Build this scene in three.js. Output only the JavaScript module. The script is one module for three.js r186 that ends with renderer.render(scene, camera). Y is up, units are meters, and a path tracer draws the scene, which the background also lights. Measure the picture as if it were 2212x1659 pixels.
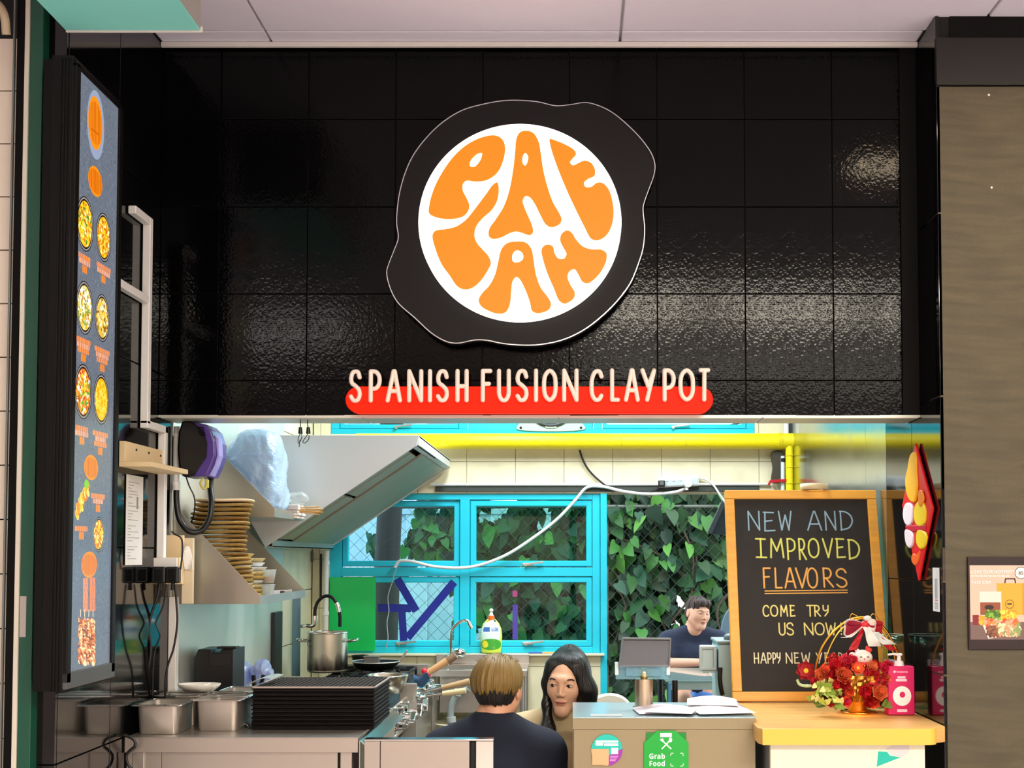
import * as THREE from 'three';
import { RoundedBoxGeometry } from 'three/addons/geometries/RoundedBoxGeometry.js';
import { mergeGeometries, mergeVertices, toCreasedNormals } from 'three/addons/utils/BufferGeometryUtils.js';
import { RectAreaLightUniformsLib } from 'three/addons/lights/RectAreaLightUniformsLib.js';

// ---------- camera, sky, exposure ----------
const scene = new THREE.Scene();
const FOCAL = 2532, VPX = 1237, VPY = 1203, PITCH = Math.atan(0.0402), PPY = VPY - FOCAL * Math.tan(PITCH);
const camera = new THREE.PerspectiveCamera(2 * Math.atan(829.5 / FOCAL) * 180 / Math.PI, 2212 / 1659, 0.05, 120);
camera.position.set(0, 1.5, 0);
camera.rotation.x = PITCH;
camera.setViewOffset(2212, 1659, 1106 - VPX, 829.5 - PPY, 2212, 1659);
const renderer = new THREE.WebGLRenderer({ antialias: true });
renderer.toneMapping = THREE.LinearToneMapping;
renderer.toneMappingExposure = 1.0;
renderer.shadowMap.enabled = true;
RectAreaLightUniformsLib.init();
scene.background = new THREE.Color(0.86, 0.95, 1.0);          // overcast sky
scene.backgroundIntensity = 4.2; scene.environmentIntensity = 4.2;
const KITCHEN_LIGHT = 40, HALL_LIGHT = 28;

// area light + glowing diffuser of the same size (fixture faces down)
function panelLight(name, label, group, x, y, z, w, d, lum, color) {
  const t = thing(name, label, 'light', [x, y, z], 0, group);
  part('housing', at3(rbox(w + 0.06, 0.05, d + 0.06, 0.006), 0, 0.035, 0), M.whitePaint, t);
  const lm = new THREE.MeshStandardMaterial({ color: 0xffffff, roughness: 0.6, emissive: new THREE.Color(color), emissiveIntensity: Math.min(lum, 2.2) });
  part('light_diffuser', at3(rbox(w, 0.012, d, 0.003), 0, 0.006, 0), lm, t);
  const l = new THREE.RectAreaLight(new THREE.Color(color), lum, w, d);
  l.position.set(x, y - 0.004, z); l.rotation.x = -Math.PI / 2; l.name = 'panel_lamp'; scene.add(l);
  return t;
}

// ---------- helpers ----------
let seedState = 12345;
const rnd = () => { seedState = (seedState * 1664525 + 1013904223) >>> 0; return seedState / 4294967296; };
const rr = (a, b) => a + (b - a) * rnd();
const R = (d) => d * Math.PI / 180;
const V3 = (x, y, z) => new THREE.Vector3(x, y, z);
const used = {};
function numbered(n) { const k = used[n] = (used[n] ?? -1) + 1; return k ? n + '_' + String(k).padStart(3, '0') : n; }
function thing(name, label, category, [x, y, z] = [0, 0, 0], turn = 0, group) {
  const o = new THREE.Group(); o.name = numbered(name); scene.add(o);
  o.position.set(x, y, z); o.rotation.y = turn; o.userData = { label, category };
  if (group) o.userData.group = group;
  return o;
}
function part(name, geo, mat, parent, label) {
  if (Array.isArray(geo)) geo = merge(geo);
  const m = new THREE.Mesh(geo, mat); m.name = numbered(name); m.castShadow = m.receiveShadow = true;
  if (label) m.userData.label = label;
  parent.add(m); return m;
}
function single(name, label, category, geo, mat, group) {       // a thing that is one mesh
  const m = part(name, geo, mat, scene, label); m.userData.category = category; if (group) m.userData.group = group; return m;
}
function struct(name, geo, mat, parent) {
  const m = part(name, geo, mat, parent ?? scene); if (!parent) m.userData.kind = 'structure'; return m;
}
function structGroup(name) { const g = new THREE.Group(); g.name = numbered(name); g.userData.kind = 'structure'; scene.add(g); return g; }
function copy(o, name, label, pos, turn) {
  const c = o.clone(); c.name = numbered(name); c.userData = { ...o.userData, label }; scene.add(c);
  c.traverse((q) => { if (q !== c) q.name = numbered(q.name.replace(/_\d{3}$/, '')); });
  if (pos) c.position.set(...pos); if (turn !== undefined) c.rotation.y = turn; return c;
}
// planning aid: the point of plane z = c (or x = c, y = c) that a pixel of the photograph sees
function ray(px, py) {
  const y = -(py - PPY) / FOCAL, c = Math.cos(PITCH), s = Math.sin(PITCH);
  return [(px - VPX) / FOCAL, y * c + s, y * s - c];
}
const onZ = (px, py, z) => { const d = ray(px, py), k = z / d[2]; return [d[0] * k, 1.5 + d[1] * k, z]; };
const onX = (px, py, x) => { const d = ray(px, py), k = x / d[0]; return [x, 1.5 + d[1] * k, d[2] * k]; };
const onY = (px, py, y) => { const d = ray(px, py), k = (y - 1.5) / d[1]; return [d[0] * k, y, d[2] * k]; };
// geometry
function clean(g) { g = g.index ? g.toNonIndexed() : g; for (const k of Object.keys(g.attributes)) if (!['position', 'normal', 'uv'].includes(k)) g.deleteAttribute(k); if (!g.attributes.uv) g.setAttribute('uv', new THREE.BufferAttribute(new Float32Array(g.attributes.position.count * 2), 2)); if (!g.attributes.normal) g.computeVertexNormals(); return g; }
const merge = (list) => list.length === 1 ? list[0] : mergeGeometries(list.flat().map(clean));
const at3 = (g, x, y, z, rx = 0, ry = 0, rz = 0) => { if (rx || ry || rz) g.applyMatrix4(new THREE.Matrix4().makeRotationFromEuler(new THREE.Euler(rx, ry, rz))); return g.translate(x, y, z); };
function rbox(w, h, d, r = 0.003, seg = 1) { r = Math.min(r, w / 2.01, h / 2.01, d / 2.01); return muv(new RoundedBoxGeometry(w, h, d, seg, r)); }
const box = (w, h, d) => muv(new THREE.BoxGeometry(w, h, d));
// box between two corners
const span = (x0, y0, z0, x1, y1, z1, r = 0) => { const g = r ? rbox(Math.abs(x1 - x0), Math.abs(y1 - y0), Math.abs(z1 - z0), r) : box(Math.abs(x1 - x0), Math.abs(y1 - y0), Math.abs(z1 - z0)); g.translate((x0 + x1) / 2, (y0 + y1) / 2, (z0 + z1) / 2); return muv(g); };
// uv in metres from the dominant axis
function muv(g) {
  if (g.index) g = g.toNonIndexed();
  const p = g.attributes.position, n = g.attributes.normal, uv = new Float32Array(p.count * 2);
  for (let i = 0; i < p.count; i++) {
    const ax = Math.abs(n.getX(i)), ay = Math.abs(n.getY(i)), az = Math.abs(n.getZ(i));
    const [u, v] = ax >= ay && ax >= az ? [p.getZ(i), p.getY(i)] : ay >= az ? [p.getX(i), p.getZ(i)] : [p.getX(i), p.getY(i)];
    uv[i * 2] = u; uv[i * 2 + 1] = v;
  }
  g.setAttribute('uv', new THREE.BufferAttribute(uv, 2)); return g;
}
const cyl = (r0, r1, h, seg = 24, open = false) => new THREE.CylinderGeometry(r0, r1, h, seg, 1, open);
const lathe = (pts, seg = 32) => new THREE.LatheGeometry(pts.map(([x, y]) => new THREE.Vector2(x, y)), seg);
function tube(pts, r, seg = 0, rad = 8, closed = false) {
  const c = new THREE.CatmullRomCurve3(pts.map((p) => V3(...p)), closed, 'centripetal');
  return new THREE.TubeGeometry(c, seg || pts.length * 6, r, rad, closed);
}
function rod(a, b, r, seg = 10, r1 = r) {                       // straight bar between two points
  const A = V3(...a), B = V3(...b), L = A.distanceTo(B), g = cyl(r1, r, L, seg);
  g.applyQuaternion(new THREE.Quaternion().setFromUnitVectors(V3(0, 1, 0), B.clone().sub(A).normalize()));
  return g.translate((a[0] + b[0]) / 2, (a[1] + b[1]) / 2, (a[2] + b[2]) / 2);
}
function bar(a, b, w, h, up = [0, 1, 0]) {                      // rectangular bar between two points
  const A = V3(...a), B = V3(...b), z = B.clone().sub(A), L = z.length(); z.normalize();
  const x = V3(...up).cross(z).normalize(), y = z.clone().cross(x);
  const g = rbox(w, h, L, Math.min(w, h) * 0.12); g.applyMatrix4(new THREE.Matrix4().makeBasis(x, y, z));
  return g.translate((a[0] + b[0]) / 2, (a[1] + b[1]) / 2, (a[2] + b[2]) / 2);
}
const poly = (pts) => new THREE.Shape(pts.map(([x, y]) => new THREE.Vector2(x, y)));
const curveShape = (pts, n = 6) => new THREE.Shape(new THREE.CatmullRomCurve3(pts.map(([x, y]) => V3(x, y, 0)), true, 'centripetal').getPoints(pts.length * n).slice(0, -1).map((p) => new THREE.Vector2(p.x, p.y)));
const extr = (shape, depth, bevel = 0, seg = 1) => new THREE.ExtrudeGeometry(shape, { depth: depth - 2 * bevel, bevelEnabled: bevel > 0, bevelThickness: bevel, bevelSize: bevel, bevelOffset: -bevel, bevelSegments: seg, curveSegments: 10 }).translate(0, 0, bevel);
const sph = (r, sx = 1, sy = 1, sz = 1, seg = 20) => new THREE.SphereGeometry(r, seg, Math.round(seg * 0.7)).scale(sx, sy, sz);
// free-form quad patch with thickness: grid of points f(u,v)
function sheet(f, nu, nv, thick = 0) {
  const g = new THREE.BufferGeometry(), p = [], uv = [], idx = [];
  for (let j = 0; j <= nv; j++) for (let i = 0; i <= nu; i++) { p.push(...f(i / nu, j / nv)); uv.push(i / nu, j / nv); }
  for (let j = 0; j < nv; j++) for (let i = 0; i < nu; i++) { const a = j * (nu + 1) + i, b = a + 1, c = a + nu + 1, d = c + 1; idx.push(a, b, d, a, d, c); }
  g.setAttribute('position', new THREE.BufferAttribute(new Float32Array(p), 3)); g.setAttribute('uv', new THREE.BufferAttribute(new Float32Array(uv), 2)); g.setIndex(idx); g.computeVertexNormals();
  if (!thick) return g;
  const n = g.attributes.normal, N = p.length / 3, q = p.slice(), uv2 = uv.concat(uv), idx2 = idx.slice();
  for (let i = 0; i < N; i++) q.push(p[i * 3] - n.getX(i) * thick, p[i * 3 + 1] - n.getY(i) * thick, p[i * 3 + 2] - n.getZ(i) * thick);
  for (let i = 0; i < idx.length; i += 3) idx2.push(idx[i] + N, idx[i + 2] + N, idx[i + 1] + N);
  const edge = []; for (let i = 0; i <= nu; i++) edge.push(i); for (let j = 1; j <= nv; j++) edge.push(j * (nu + 1) + nu); for (let i = nu - 1; i >= 0; i--) edge.push(nv * (nu + 1) + i); for (let j = nv - 1; j >= 1; j--) edge.push(j * (nu + 1));
  edge.forEach((a, i) => { const b = edge[(i + 1) % edge.length]; idx2.push(a, a + N, b, b, a + N, b + N); });
  const h = new THREE.BufferGeometry(); h.setAttribute('position', new THREE.BufferAttribute(new Float32Array(q), 3)); h.setAttribute('uv', new THREE.BufferAttribute(new Float32Array(uv2), 2)); h.setIndex(idx2);
  return toCreasedNormals(h, 0.7);
}
// textures
function hash(x, y, s) { let h = Math.imul(x, 374761393) ^ Math.imul(y, 668265263) ^ Math.imul(s, 974634777); h = Math.imul(h ^ (h >>> 13), 1274126177); return ((h ^ (h >>> 16)) >>> 0) / 4294967296; }
function vnoise(x, y, per, s, perY = per) {                                  // value noise, tiles every per cells
  const ix = Math.floor(x), iy = Math.floor(y), fx = x - ix, fy = y - iy, u = fx * fx * (3 - 2 * fx), v = fy * fy * (3 - 2 * fy), w = (a) => ((a % per) + per) % per, h = (a) => ((a % perY) + perY) % perY;
  const a = hash(w(ix), h(iy), s), b = hash(w(ix + 1), h(iy), s), c = hash(w(ix), h(iy + 1), s), d = hash(w(ix + 1), h(iy + 1), s);
  return a + (b - a) * u + (c - a) * v + (a - b - c + d) * u * v;
}
const fbm = (x, y, per, s, oct = 4, perY = per) => { let t = 0, a = 0.5, k = 1; for (let i = 0; i < oct; i++) { t += a * vnoise(x * k, y * k, per * k, s + i, perY * k); a *= 0.5; k *= 2; } return t / (1 - Math.pow(0.5, oct)); };
function tex(n, size, fn, srgb) {                                 // fn(u,v in 0..1) -> [r,g,b] 0..1 ; repeats every size metres
  const d = new Uint8Array(n * n * 4);
  for (let j = 0; j < n; j++) for (let i = 0; i < n; i++) { const c = fn(i / n, j / n), o = (j * n + i) * 4; for (let k = 0; k < 3; k++) d[o + k] = Math.max(0, Math.min(255, (Array.isArray(c) ? c[k] : c) * 255)); d[o + 3] = 255; }
  const t = new THREE.DataTexture(d, n, n); t.wrapS = t.wrapT = THREE.RepeatWrapping; t.magFilter = THREE.LinearFilter; t.repeat.set(1 / (size[0] ?? size), 1 / (size[1] ?? size)); if (srgb) t.colorSpace = THREE.SRGBColorSpace; t.needsUpdate = true; return t;
}
function canvasTex(w, h, draw) { const c = document.createElement('canvas'); c.width = w; c.height = h; draw(c.getContext('2d'), w, h); const t = new THREE.CanvasTexture(c); t.colorSpace = THREE.SRGBColorSpace; t.needsUpdate = true; return t; }
const std = (color, roughness = 0.6, o = {}) => new THREE.MeshStandardMaterial({ color, roughness, ...o });
const phys = (color, roughness = 0.6, o = {}) => new THREE.MeshPhysicalMaterial({ color, roughness, ...o });

// ---------- materials ----------
const T = {
  peel: tex(256, 0.16, (u, v) => 0.75 * fbm(u * 22, v * 22, 22, 3, 2) + 0.25 * fbm(u * 5, v * 5, 5, 9, 2)),
  brushed: tex(256, [0.5, 0.25], (u, v) => { const s = 0.72 + 0.14 * fbm(u * 3, v * 90, 3, 21, 2, 90) + 0.2 * (fbm(u * 3, v * 3, 3, 5, 3) - 0.3); return [s, s, s]; }),
  smear: tex(256, 0.9, (u, v) => { const s = 0.5 + 0.5 * fbm(u * 7, v * 2, 7, 31, 4, 2); return [s, s, s]; }),
  stone: tex(512, [0.62, 0.4], (u, v) => { const f = fbm(u * 5, v * 26 + 0.7 * Math.sin(u * 6.2832), 5, 41, 5, 26), g = hash(Math.floor(u * 512), Math.floor(v * 512), 3), e = fbm(u * 3, v * 3, 3, 7, 3); const k = 0.62 + 0.22 * f + 0.14 * (g - 0.5) + 0.16 * e; return [k * 0.67, k * 0.60, k * 0.49]; }, true),
  wood: tex(256, [0.6, 0.6], (u, v) => { const f = fbm(u * 3, v * 40, 3, 51, 4, 40), g = fbm(u * 2, v * 8, 2, 5, 3, 8); const k = 0.78 + 0.2 * f + 0.12 * g; return [k * 0.96, k * 0.8, k * 0.54]; }, true),
  grain: tex(128, 0.05, (u, v) => 0.3 + 0.7 * hash(Math.floor(u * 128), Math.floor(v * 128), 8)),
  cloth: tex(128, 0.02, (u, v) => 0.5 + 0.25 * Math.sin(u * 6.283 * 16) + 0.25 * Math.sin(v * 6.283 * 16)),
  cream: tex(128, 0.5, (u, v) => { const k = 0.93 + 0.1 * fbm(u * 6, v * 6, 6, 61, 4); return [k * 0.9, k * 0.87, k * 0.74]; }, true),
};
const M = {
  whitePaint: std(0xd9d6d2, 0.6), ceilingPanel: std(0xe8e4f4, 0.75, { bumpMap: T.grain, bumpScale: 0.0006 }),
  blackTile: phys(0x040405, 0.1, { bumpMap: T.peel, bumpScale: 0.0004, specularIntensity: 0.3 }),
  blackGlass: phys(0x060607, 0.07, {}),
  joint: std(0x050505, 0.8), blackPaint: phys(0x040404, 0.5, { specularIntensity: 0.4 }), blackPlastic: std(0x0c0c0d, 0.38), blackMatte: phys(0x050505, 0.75, { specularIntensity: 0.4 }),
  steel: std(0xb8b2aa, 0.42, { metalness: 0.82, roughnessMap: T.brushed }),
  steelSheet: std(0xd6d8cf, 0.6, { metalness: 0.72, roughnessMap: T.smear }),
  steelBright: std(0xd6d4ce, 0.16, { metalness: 1 }), chrome: std(0xe2e2e0, 0.08, { metalness: 1 }), darkMetal: std(0x2a2a2b, 0.4, { metalness: 0.8 }),
  castIron: std(0x141415, 0.55, { metalness: 0.4 }),
  steelShelf: std(0xb4b2a6, 0.5, { metalness: 0.92, roughnessMap: T.smear }),
  hood: std(0xdfe4e2, 0.5, { metalness: 0.25, roughnessMap: T.smear }),
  cream: std(0xffffff, 0.28, { map: T.cream }), grout: std(0x9c9a86, 0.9),
  teal: std(0x10c4dc, 0.4), tealDark: std(0x0a8594, 0.45), green: std(0x0aa852, 0.4),
  yellowPipe: std(0xf2dc05, 0.35, { bumpMap: T.peel, bumpScale: 0.0012 }),
  stone: std(0x8e9286, 0.62, { map: T.stone, bumpMap: T.grain, bumpScale: 0.0005 }),
  wood: std(0xffffff, 0.5, { map: T.wood }), woodPale: std(0xe6cda0, 0.6), woodHandle: std(0xc79a63, 0.55),
  whitePlastic: std(0xe4e4e2, 0.4), beigeTile: std(0xd8cdbf, 0.35), greenPaint: std(0x0a4a38, 0.35), paper: std(0xe9e6e0, 0.85),
  glass: phys(0xffffff, 0.02, { transmission: 1, thickness: 0, ior: 1.5 }),
  glassTint: phys(0xbfd8d4, 0.02, { transmission: 1, thickness: 0, ior: 1.5 }),
  clearPlastic: phys(0xf4f8fa, 0.12, { transmission: 0.85, thickness: 0, ior: 1.45 }),
  gold: std(0xd9a441, 0.25, { metalness: 1 }), red: std(0xd01222, 0.5),
};
// ---------- the room shell ----------
const XL = -1.42, XR = 1.19, ZF = -4.0, ZB = -6.4, ZP = -3.78, ZPL = -3.25, CEIL = onZ(1237, 97, ZF)[1], FB = onZ(1237, 899, ZF)[1];
const hallFloor = std(0xd8d2d6, 0.4), hallWall = std(0xd2ccd0, 0.8), kFloor = std(0x6d5a4c, 0.4);
struct('floor', span(-4.5, -0.1, ZB - 0.14, 4.5, 0, 4.6), hallFloor);
struct('wall_hall_left', span(-4.6, 0, 4.6, -4.5, CEIL + 0.1, ZB), hallWall);
struct('wall_hall_right', span(4.5, 0, 4.6, 4.6, CEIL + 0.1, ZB), hallWall);
struct('wall_hall_back', span(-4.6, 0, 4.5, 4.6, CEIL + 0.1, 4.6), hallWall);
// ceiling: slab with separate panels below it
const ceiling = struct('ceiling', span(-4.6, CEIL + 0.02, 4.6, 4.6, CEIL + 0.14, ZB - 0.12), M.whitePaint);
{
  const xs = [-3.45, -2.245, -1.041, 0.163, 1.367, 2.571, 3.775], zs = [-3.995, -3.895, -2.69, -1.49, -0.29];
  for (let i = 0; i < xs.length - 1; i++) for (let j = 0; j < zs.length - 1; j++) {
    let x0 = xs[i], x1 = xs[i + 1];
    if (j === 0) { if (x1 < XL || x0 > XR + 0.1) continue; x0 = Math.max(x0, XL); x1 = Math.min(x1, XR); }
    struct('ceiling_panel', span(x0 + 0.004, CEIL + rr(-0.001, 0.001), zs[j] + (j ? 0.004 : 0), x1 - 0.004, CEIL + 0.02, zs[j + 1] - 0.004, 0.004), M.ceilingPanel, ceiling);
  }
  struct('ceiling_trim', span(XL, CEIL - 0.018, -3.985, XR, CEIL, -3.97, 0.003), M.whitePaint, ceiling);
}
// fascia of black tiles over the serving opening
const fascia = struct('wall_front', span(XL, FB + 0.004, ZF - 0.16, XR, CEIL + 0.02, ZF - 0.012), M.joint);
{
  const xs = [338, 473, 663, 853, 1042, 1230, 1420, 1610, 1800, 1947].map((p) => onZ(p, 640, ZF)[0]), ys = [899, 822, 635, 447, 258, 97].map((p) => onZ(1237, p, ZF)[1]);
  xs[0] = XL; 
  for (let i = 0; i < xs.length - 1; i++) for (let j = 0; j < ys.length - 1; j++) {
    const w = xs[i + 1] - xs[i] - 0.003, h = ys[j + 1] - ys[j] - 0.003, g = rbox(w, h, 0.012, 0.0012);
    at3(g, 0, 0, 0, rr(-0.0035, 0.0035), rr(-0.003, 0.003), 0); g.translate((xs[i] + xs[i + 1]) / 2, (ys[j] + ys[j + 1]) / 2, ZF - 0.006);
    struct('tile', g, M.blackTile, fascia);
  }
  struct('end_strip', span(xs[9] + 0.002, FB + 0.004, ZF - 0.012, XR, CEIL + 0.01, ZF, 0.001), M.blackMatte, fascia);
}
{ // steel lining under the fascia, in lengths
  const tr = struct('trim_1', span(XL, FB - 0.004, ZF - 0.16, XR, FB + 0.004, ZF), M.steelSheet);
  for (const [a, b] of [[-1.41, -0.72], [-0.716, -0.05], [-0.046, 0.65], [0.654, XR - 0.005]]) struct('panel', span(a, FB - 0.007, ZF - 0.158, b, FB - 0.004, ZF - 0.002, 0.001), M.steelSheet, tr);
}
// left wall: black glossy tiles in front, steel sheets behind
const DY = CEIL, wallLeft = struct('wall_left', merge([span(XL - 0.12, 0, ZPL, XL - 0.012, DY, -3.62), span(XL - 0.12, 0, -3.62, XL - 0.012, CEIL + 0.02, ZB - 0.12)]), M.joint);
{
  const ys = [0, 0.33, 0.93, 1.53, 2.13, 2.73, CEIL], zs = [ZPL, -3.62, -4.13];
  for (let i = 0; i < 2; i++) for (let j = 0; j < ys.length - 1; j++) struct('tile', span(XL - 0.012, ys[j] + 0.002, zs[i] - 0.002, XL + rr(-0.0005, 0.0005), (i ? ys[j + 1] : Math.min(ys[j + 1], DY)) - 0.002, zs[i + 1] + 0.002, 0.0012), M.blackGlass, wallLeft);
  for (let j = 0; j < ys.length - 1; j++) struct('tile', span(XL - 0.12, ys[j] + 0.002, ZPL, XL - 0.001, Math.min(ys[j + 1], DY) - 0.002, ZPL + 0.012, 0.0012), M.blackGlass, wallLeft);
  for (const [a, b, y0, y1] of [[-4.15, -4.95, 0.9, 1.42], [-4.95, -5.75, 0.9, 1.42], [-4.15, -4.95, 1.42, 2.6], [-4.95, -5.75, 1.42, 2.6]]) struct('steel_sheet', span(XL - 0.012, y0 + 0.001, a - 0.001, XL, y1 - 0.001, b + 0.001, 0.0012), M.steelSheet, wallLeft);
  for (let j = 0; j < 10; j++) struct('tile', span(XL - 0.012, j * 0.265 + 0.002, -5.752, XL - 0.003, j * 0.265 + 0.263, -6.075, 0.0012), M.cream, wallLeft);
  for (let j = 0; j < 10; j++) struct('tile', span(XL - 0.012, j * 0.265 + 0.002, -6.08, XL - 0.003, j * 0.265 + 0.263, ZB, 0.0012), M.cream, wallLeft);
}
// right wall: black glossy tiles in front, steel sheet behind
const wallRight = struct('wall_right', span(XR + 0.012, 0, ZP - 0.02, XR + 0.13, CEIL + 0.02, ZB - 0.12), M.joint);
{
  const ys = [0, 0.52, 1.12, 1.42, 2.02, 2.62, CEIL];
  for (let j = 0; j < ys.length - 1; j++) struct('tile', span(XR + rr(-0.0004, 0.0004), ys[j] + 0.0015, ZP, XR + 0.012, ys[j + 1] - 0.0015, -4.10, 0.0012), M.blackGlass, wallRight);
  for (let j = 0; j < ys.length - 1; j++) struct('tile', span(XR + rr(-0.0004, 0.0004), ys[j] + 0.0015, -4.103, XR + 0.012, ys[j + 1] - 0.0015, -4.44, 0.0012), M.blackGlass, wallRight);
  for (const [a, b] of [[-4.443, -4.75], [-4.752, -6.38]]) struct('steel_sheet', span(XR, 0.6, a, XR + 0.012, 2.7, b, 0.0012), std(0xb4b8b2, 0.24, { metalness: 1, roughnessMap: T.smear }), wallRight);
  struct('corner_strip', span(XR - 0.012, 0.1, ZB, XR + 0.01, 2.6, ZB + 0.03, 0.002), std(0x3c4a5c, 0.4), wallRight);
}
// stone-clad wall to the right of the stall, with its dark head band
const wallStone = struct('wall_right_front', span(XR + 0.001, 0, ZP - 0.12, 4.6, CEIL + 0.02, ZP - 0.011), M.joint);
{
  const yb = onZ(2100, 186, ZP)[1];
  struct('head_band', span(XR, yb + 0.002, ZP - 0.012, 4.5, CEIL - 0.075, ZP + 0.006, 0.002), std(0x070505, 0.6), wallStone);
  struct('stone_slab', span(XR + 0.001, 0.02, ZP - 0.012, 2.38, yb - 0.001, ZP, 0.0015), M.stone, wallStone);
  struct('stone_slab', span(2.383, 0.02, ZP - 0.012, 3.6, yb - 0.001, ZP, 0.0015), M.stone, wallStone);
  struct('head_trim', span(XR + 0.05, CEIL - 0.075, ZP - 0.012, 4.5, CEIL + 0.01, ZP - 0.006), M.blackMatte, wallStone);
  for (const [x, y] of [[2136, 205], [2142, 405]]) { const p = onZ(x, y, ZP); part('screw_head', at3(sph(0.004, 1, 1, 0.5, 8), p[0], p[1], ZP), M.whitePlastic, wallStone); }
}
// neighbour's tiled wall at the far left
const wallTile = struct('wall_left_front', span(-4.6, 0, ZPL - 0.3, XL - 0.13, CEIL + 0.02, ZPL - 0.012), M.joint);
{
  const x1 = onZ(31, 600, ZPL)[0], th = 117.6 / FOCAL * 3.25, y0 = onZ(20, 196, ZPL)[1] - 24 * th;
  for (let j = 0; j < 26; j++) for (let i = 0; i < 3; i++) { const a = y0 + j * th; if (a + th > onZ(20, 75, ZPL)[1] + 0.02 || a < -0.02) continue; struct('tile', span(x1 - (i + 1) * 0.3 + 0.002, a + 0.0015, ZPL - 0.012, x1 - i * 0.3 - 0.002, a + th - 0.0015, ZPL, 0.0015), M.beigeTile, wallTile); }
}
// back wall of cream tiles with windows and a doorway
const Y = (py) => onZ(1237, py, ZB)[1], X = (px) => onZ(px, 1203, ZB)[0];
const wallBack = structGroup('wall_back');
{
  const wb = (x0, y0, x1, y1) => { const m = part('wall_piece', span(x0, y0, ZB - 0.13, x1, y1, ZB - 0.012), M.grout, wallBack); return m; };
  const xs0 = X(712), xs1 = X(1309), xd1 = X(1640), sill = Y(1411), wt = Y(1066), dt = Y(1068), ub = Y(937);
  wb(XL, 0, xs1, sill); wb(XL, sill, xs0, 2.95); wb(xs0, wt, XR, ub); wb(xd1, 0, XR, wt); wb(X(1632), ub, XR, 2.95); wb(xs0, 2.75, X(1632), 2.95); 
  const tilesIn = (x0, x1, y0, y1, ox, oy, s) => {
    for (let a = ox - 20 * s; a < x1; a += s) for (let b = oy - 20 * s; b < y1; b += s) {
      const u0 = Math.max(a, x0), u1 = Math.min(a + s, x1), v0 = Math.max(b, y0), v1 = Math.min(b + s, y1);
      if (u1 - u0 > 0.012 && v1 - v0 > 0.012) struct('tile', span(u0 + 0.001, v0 + 0.001, ZB - 0.012, u1 - 0.001, v1 - 0.001, ZB + rr(-0.0008, 0.0008), 0.0012), M.cream, wallBack);
    }
  };
  const s = 105.5 / 395.6, ox = X(1324), oy = Y(997);
  tilesIn(xs0, XR, wt, ub, ox, oy, s); tilesIn(XL, xs0, 0.6, 2.3, ox, oy, s); tilesIn(xs0, xs1, 0.5, sill, ox, Y(1440), s); tilesIn(X(1632), XR, ub, 2.4, ox, oy, s); tilesIn(xd1, XR, 0.5, wt, ox, oy, s);
  part('wall_ledge', span(xs0, sill - 0.012, ZB - 0.05, xs1 - 0.01, sill, ZB + 0.035, 0.003), M.cream, wallBack);
  part('lintel_strip', span(X(940), Y(1062), ZB, X(1640), Y(1048), ZB + 0.012, 0.002), std(0x39403a, 0.7), wallBack);
}
struct('ceiling_kitchen', span(XL, 2.95, ZF - 0.16, XR, 3.05, ZB), M.whitePaint);
struct('floor_kitchen', span(XL, 0, ZF, XR, 0.012, ZB), kFloor);
// dark surround between neighbour wall and stall: slim post profiles
{
  const z = -3.2, p0 = onZ(52, 800, z)[0], p1 = onZ(80, 800, z)[0];
  const g = thing('door_post', 'green painted steel post with pale edge strip at the stall corner', 'post', [0, 0, 0]);
  part('post', span(p0, 0, z - 0.05, p1, CEIL - 0.02, z, 0.002), M.greenPaint, g);
  part('edge_strip', span(p0 - 0.014, 0, z - 0.03, p0 - 0.001, CEIL - 0.02, z + 0.004, 0.002), std(0xcfcabd, 0.5), g);
  part('gap_profile', span(p0 - 0.052, 0, z - 0.05, p0 - 0.016, CEIL - 0.02, z - 0.03, 0.002), M.blackMatte, g);
  part('bead', span(p0 - 0.058, 0, z - 0.03, p0 - 0.053, CEIL - 0.02, z - 0.02, 0.001), std(0x7a7f7c, 0.4, { metalness: 0.6 }), g);
  const a = onZ(44, 1288, z), b = onZ(56, 1376, z);
  single('post_sticker', 'narrow grey printed sticker on the green post', 'sticker', span(a[0], b[1], z + 0.0005, b[0], a[1], z + 0.0015), std(0xa7a09c, 0.6));
}
// teal duct hanging from the hall ceiling at the upper left
{
  const z1 = -3.2, a = onZ(142, 66, z1), b = onZ(434, 64, z1);
  const t = thing('ceiling_duct', 'pale teal boxed duct hanging below the ceiling at the upper left corner', 'duct', [0, 0, 0]);
  part('duct_body', span(a[0], a[1] + 0.004, z1, b[0], CEIL - 0.002, -2.2, 0.003), std(0x9b9a95, 0.6), t);
  part('duct_underside', span(a[0] + 0.001, a[1], z1 + 0.002, b[0] - 0.002, a[1] + 0.004, -2.2), std(0x86ded6, 0.5), t);
  part('edge_trim', span(a[0], a[1] - 0.004, z1 - 0.006, b[0] + 0.004, a[1] + 0.012, z1, 0.001), M.whitePaint, t);
}
{ // pipe bundle head at the top left corner
  const z = -3.15, t = thing('corner_pipe', 'bent pale pipe at the top left corner above the beige tiles', 'pipe', [0, 0, 0]);
  part('pipe', tube([onZ(-60, -20, z), onZ(-10, 5, z), onZ(8, 30, z), onZ(14, 75, z - 0.02)], 0.012), std(0xb9a98d, 0.4), t);
  
}
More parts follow.
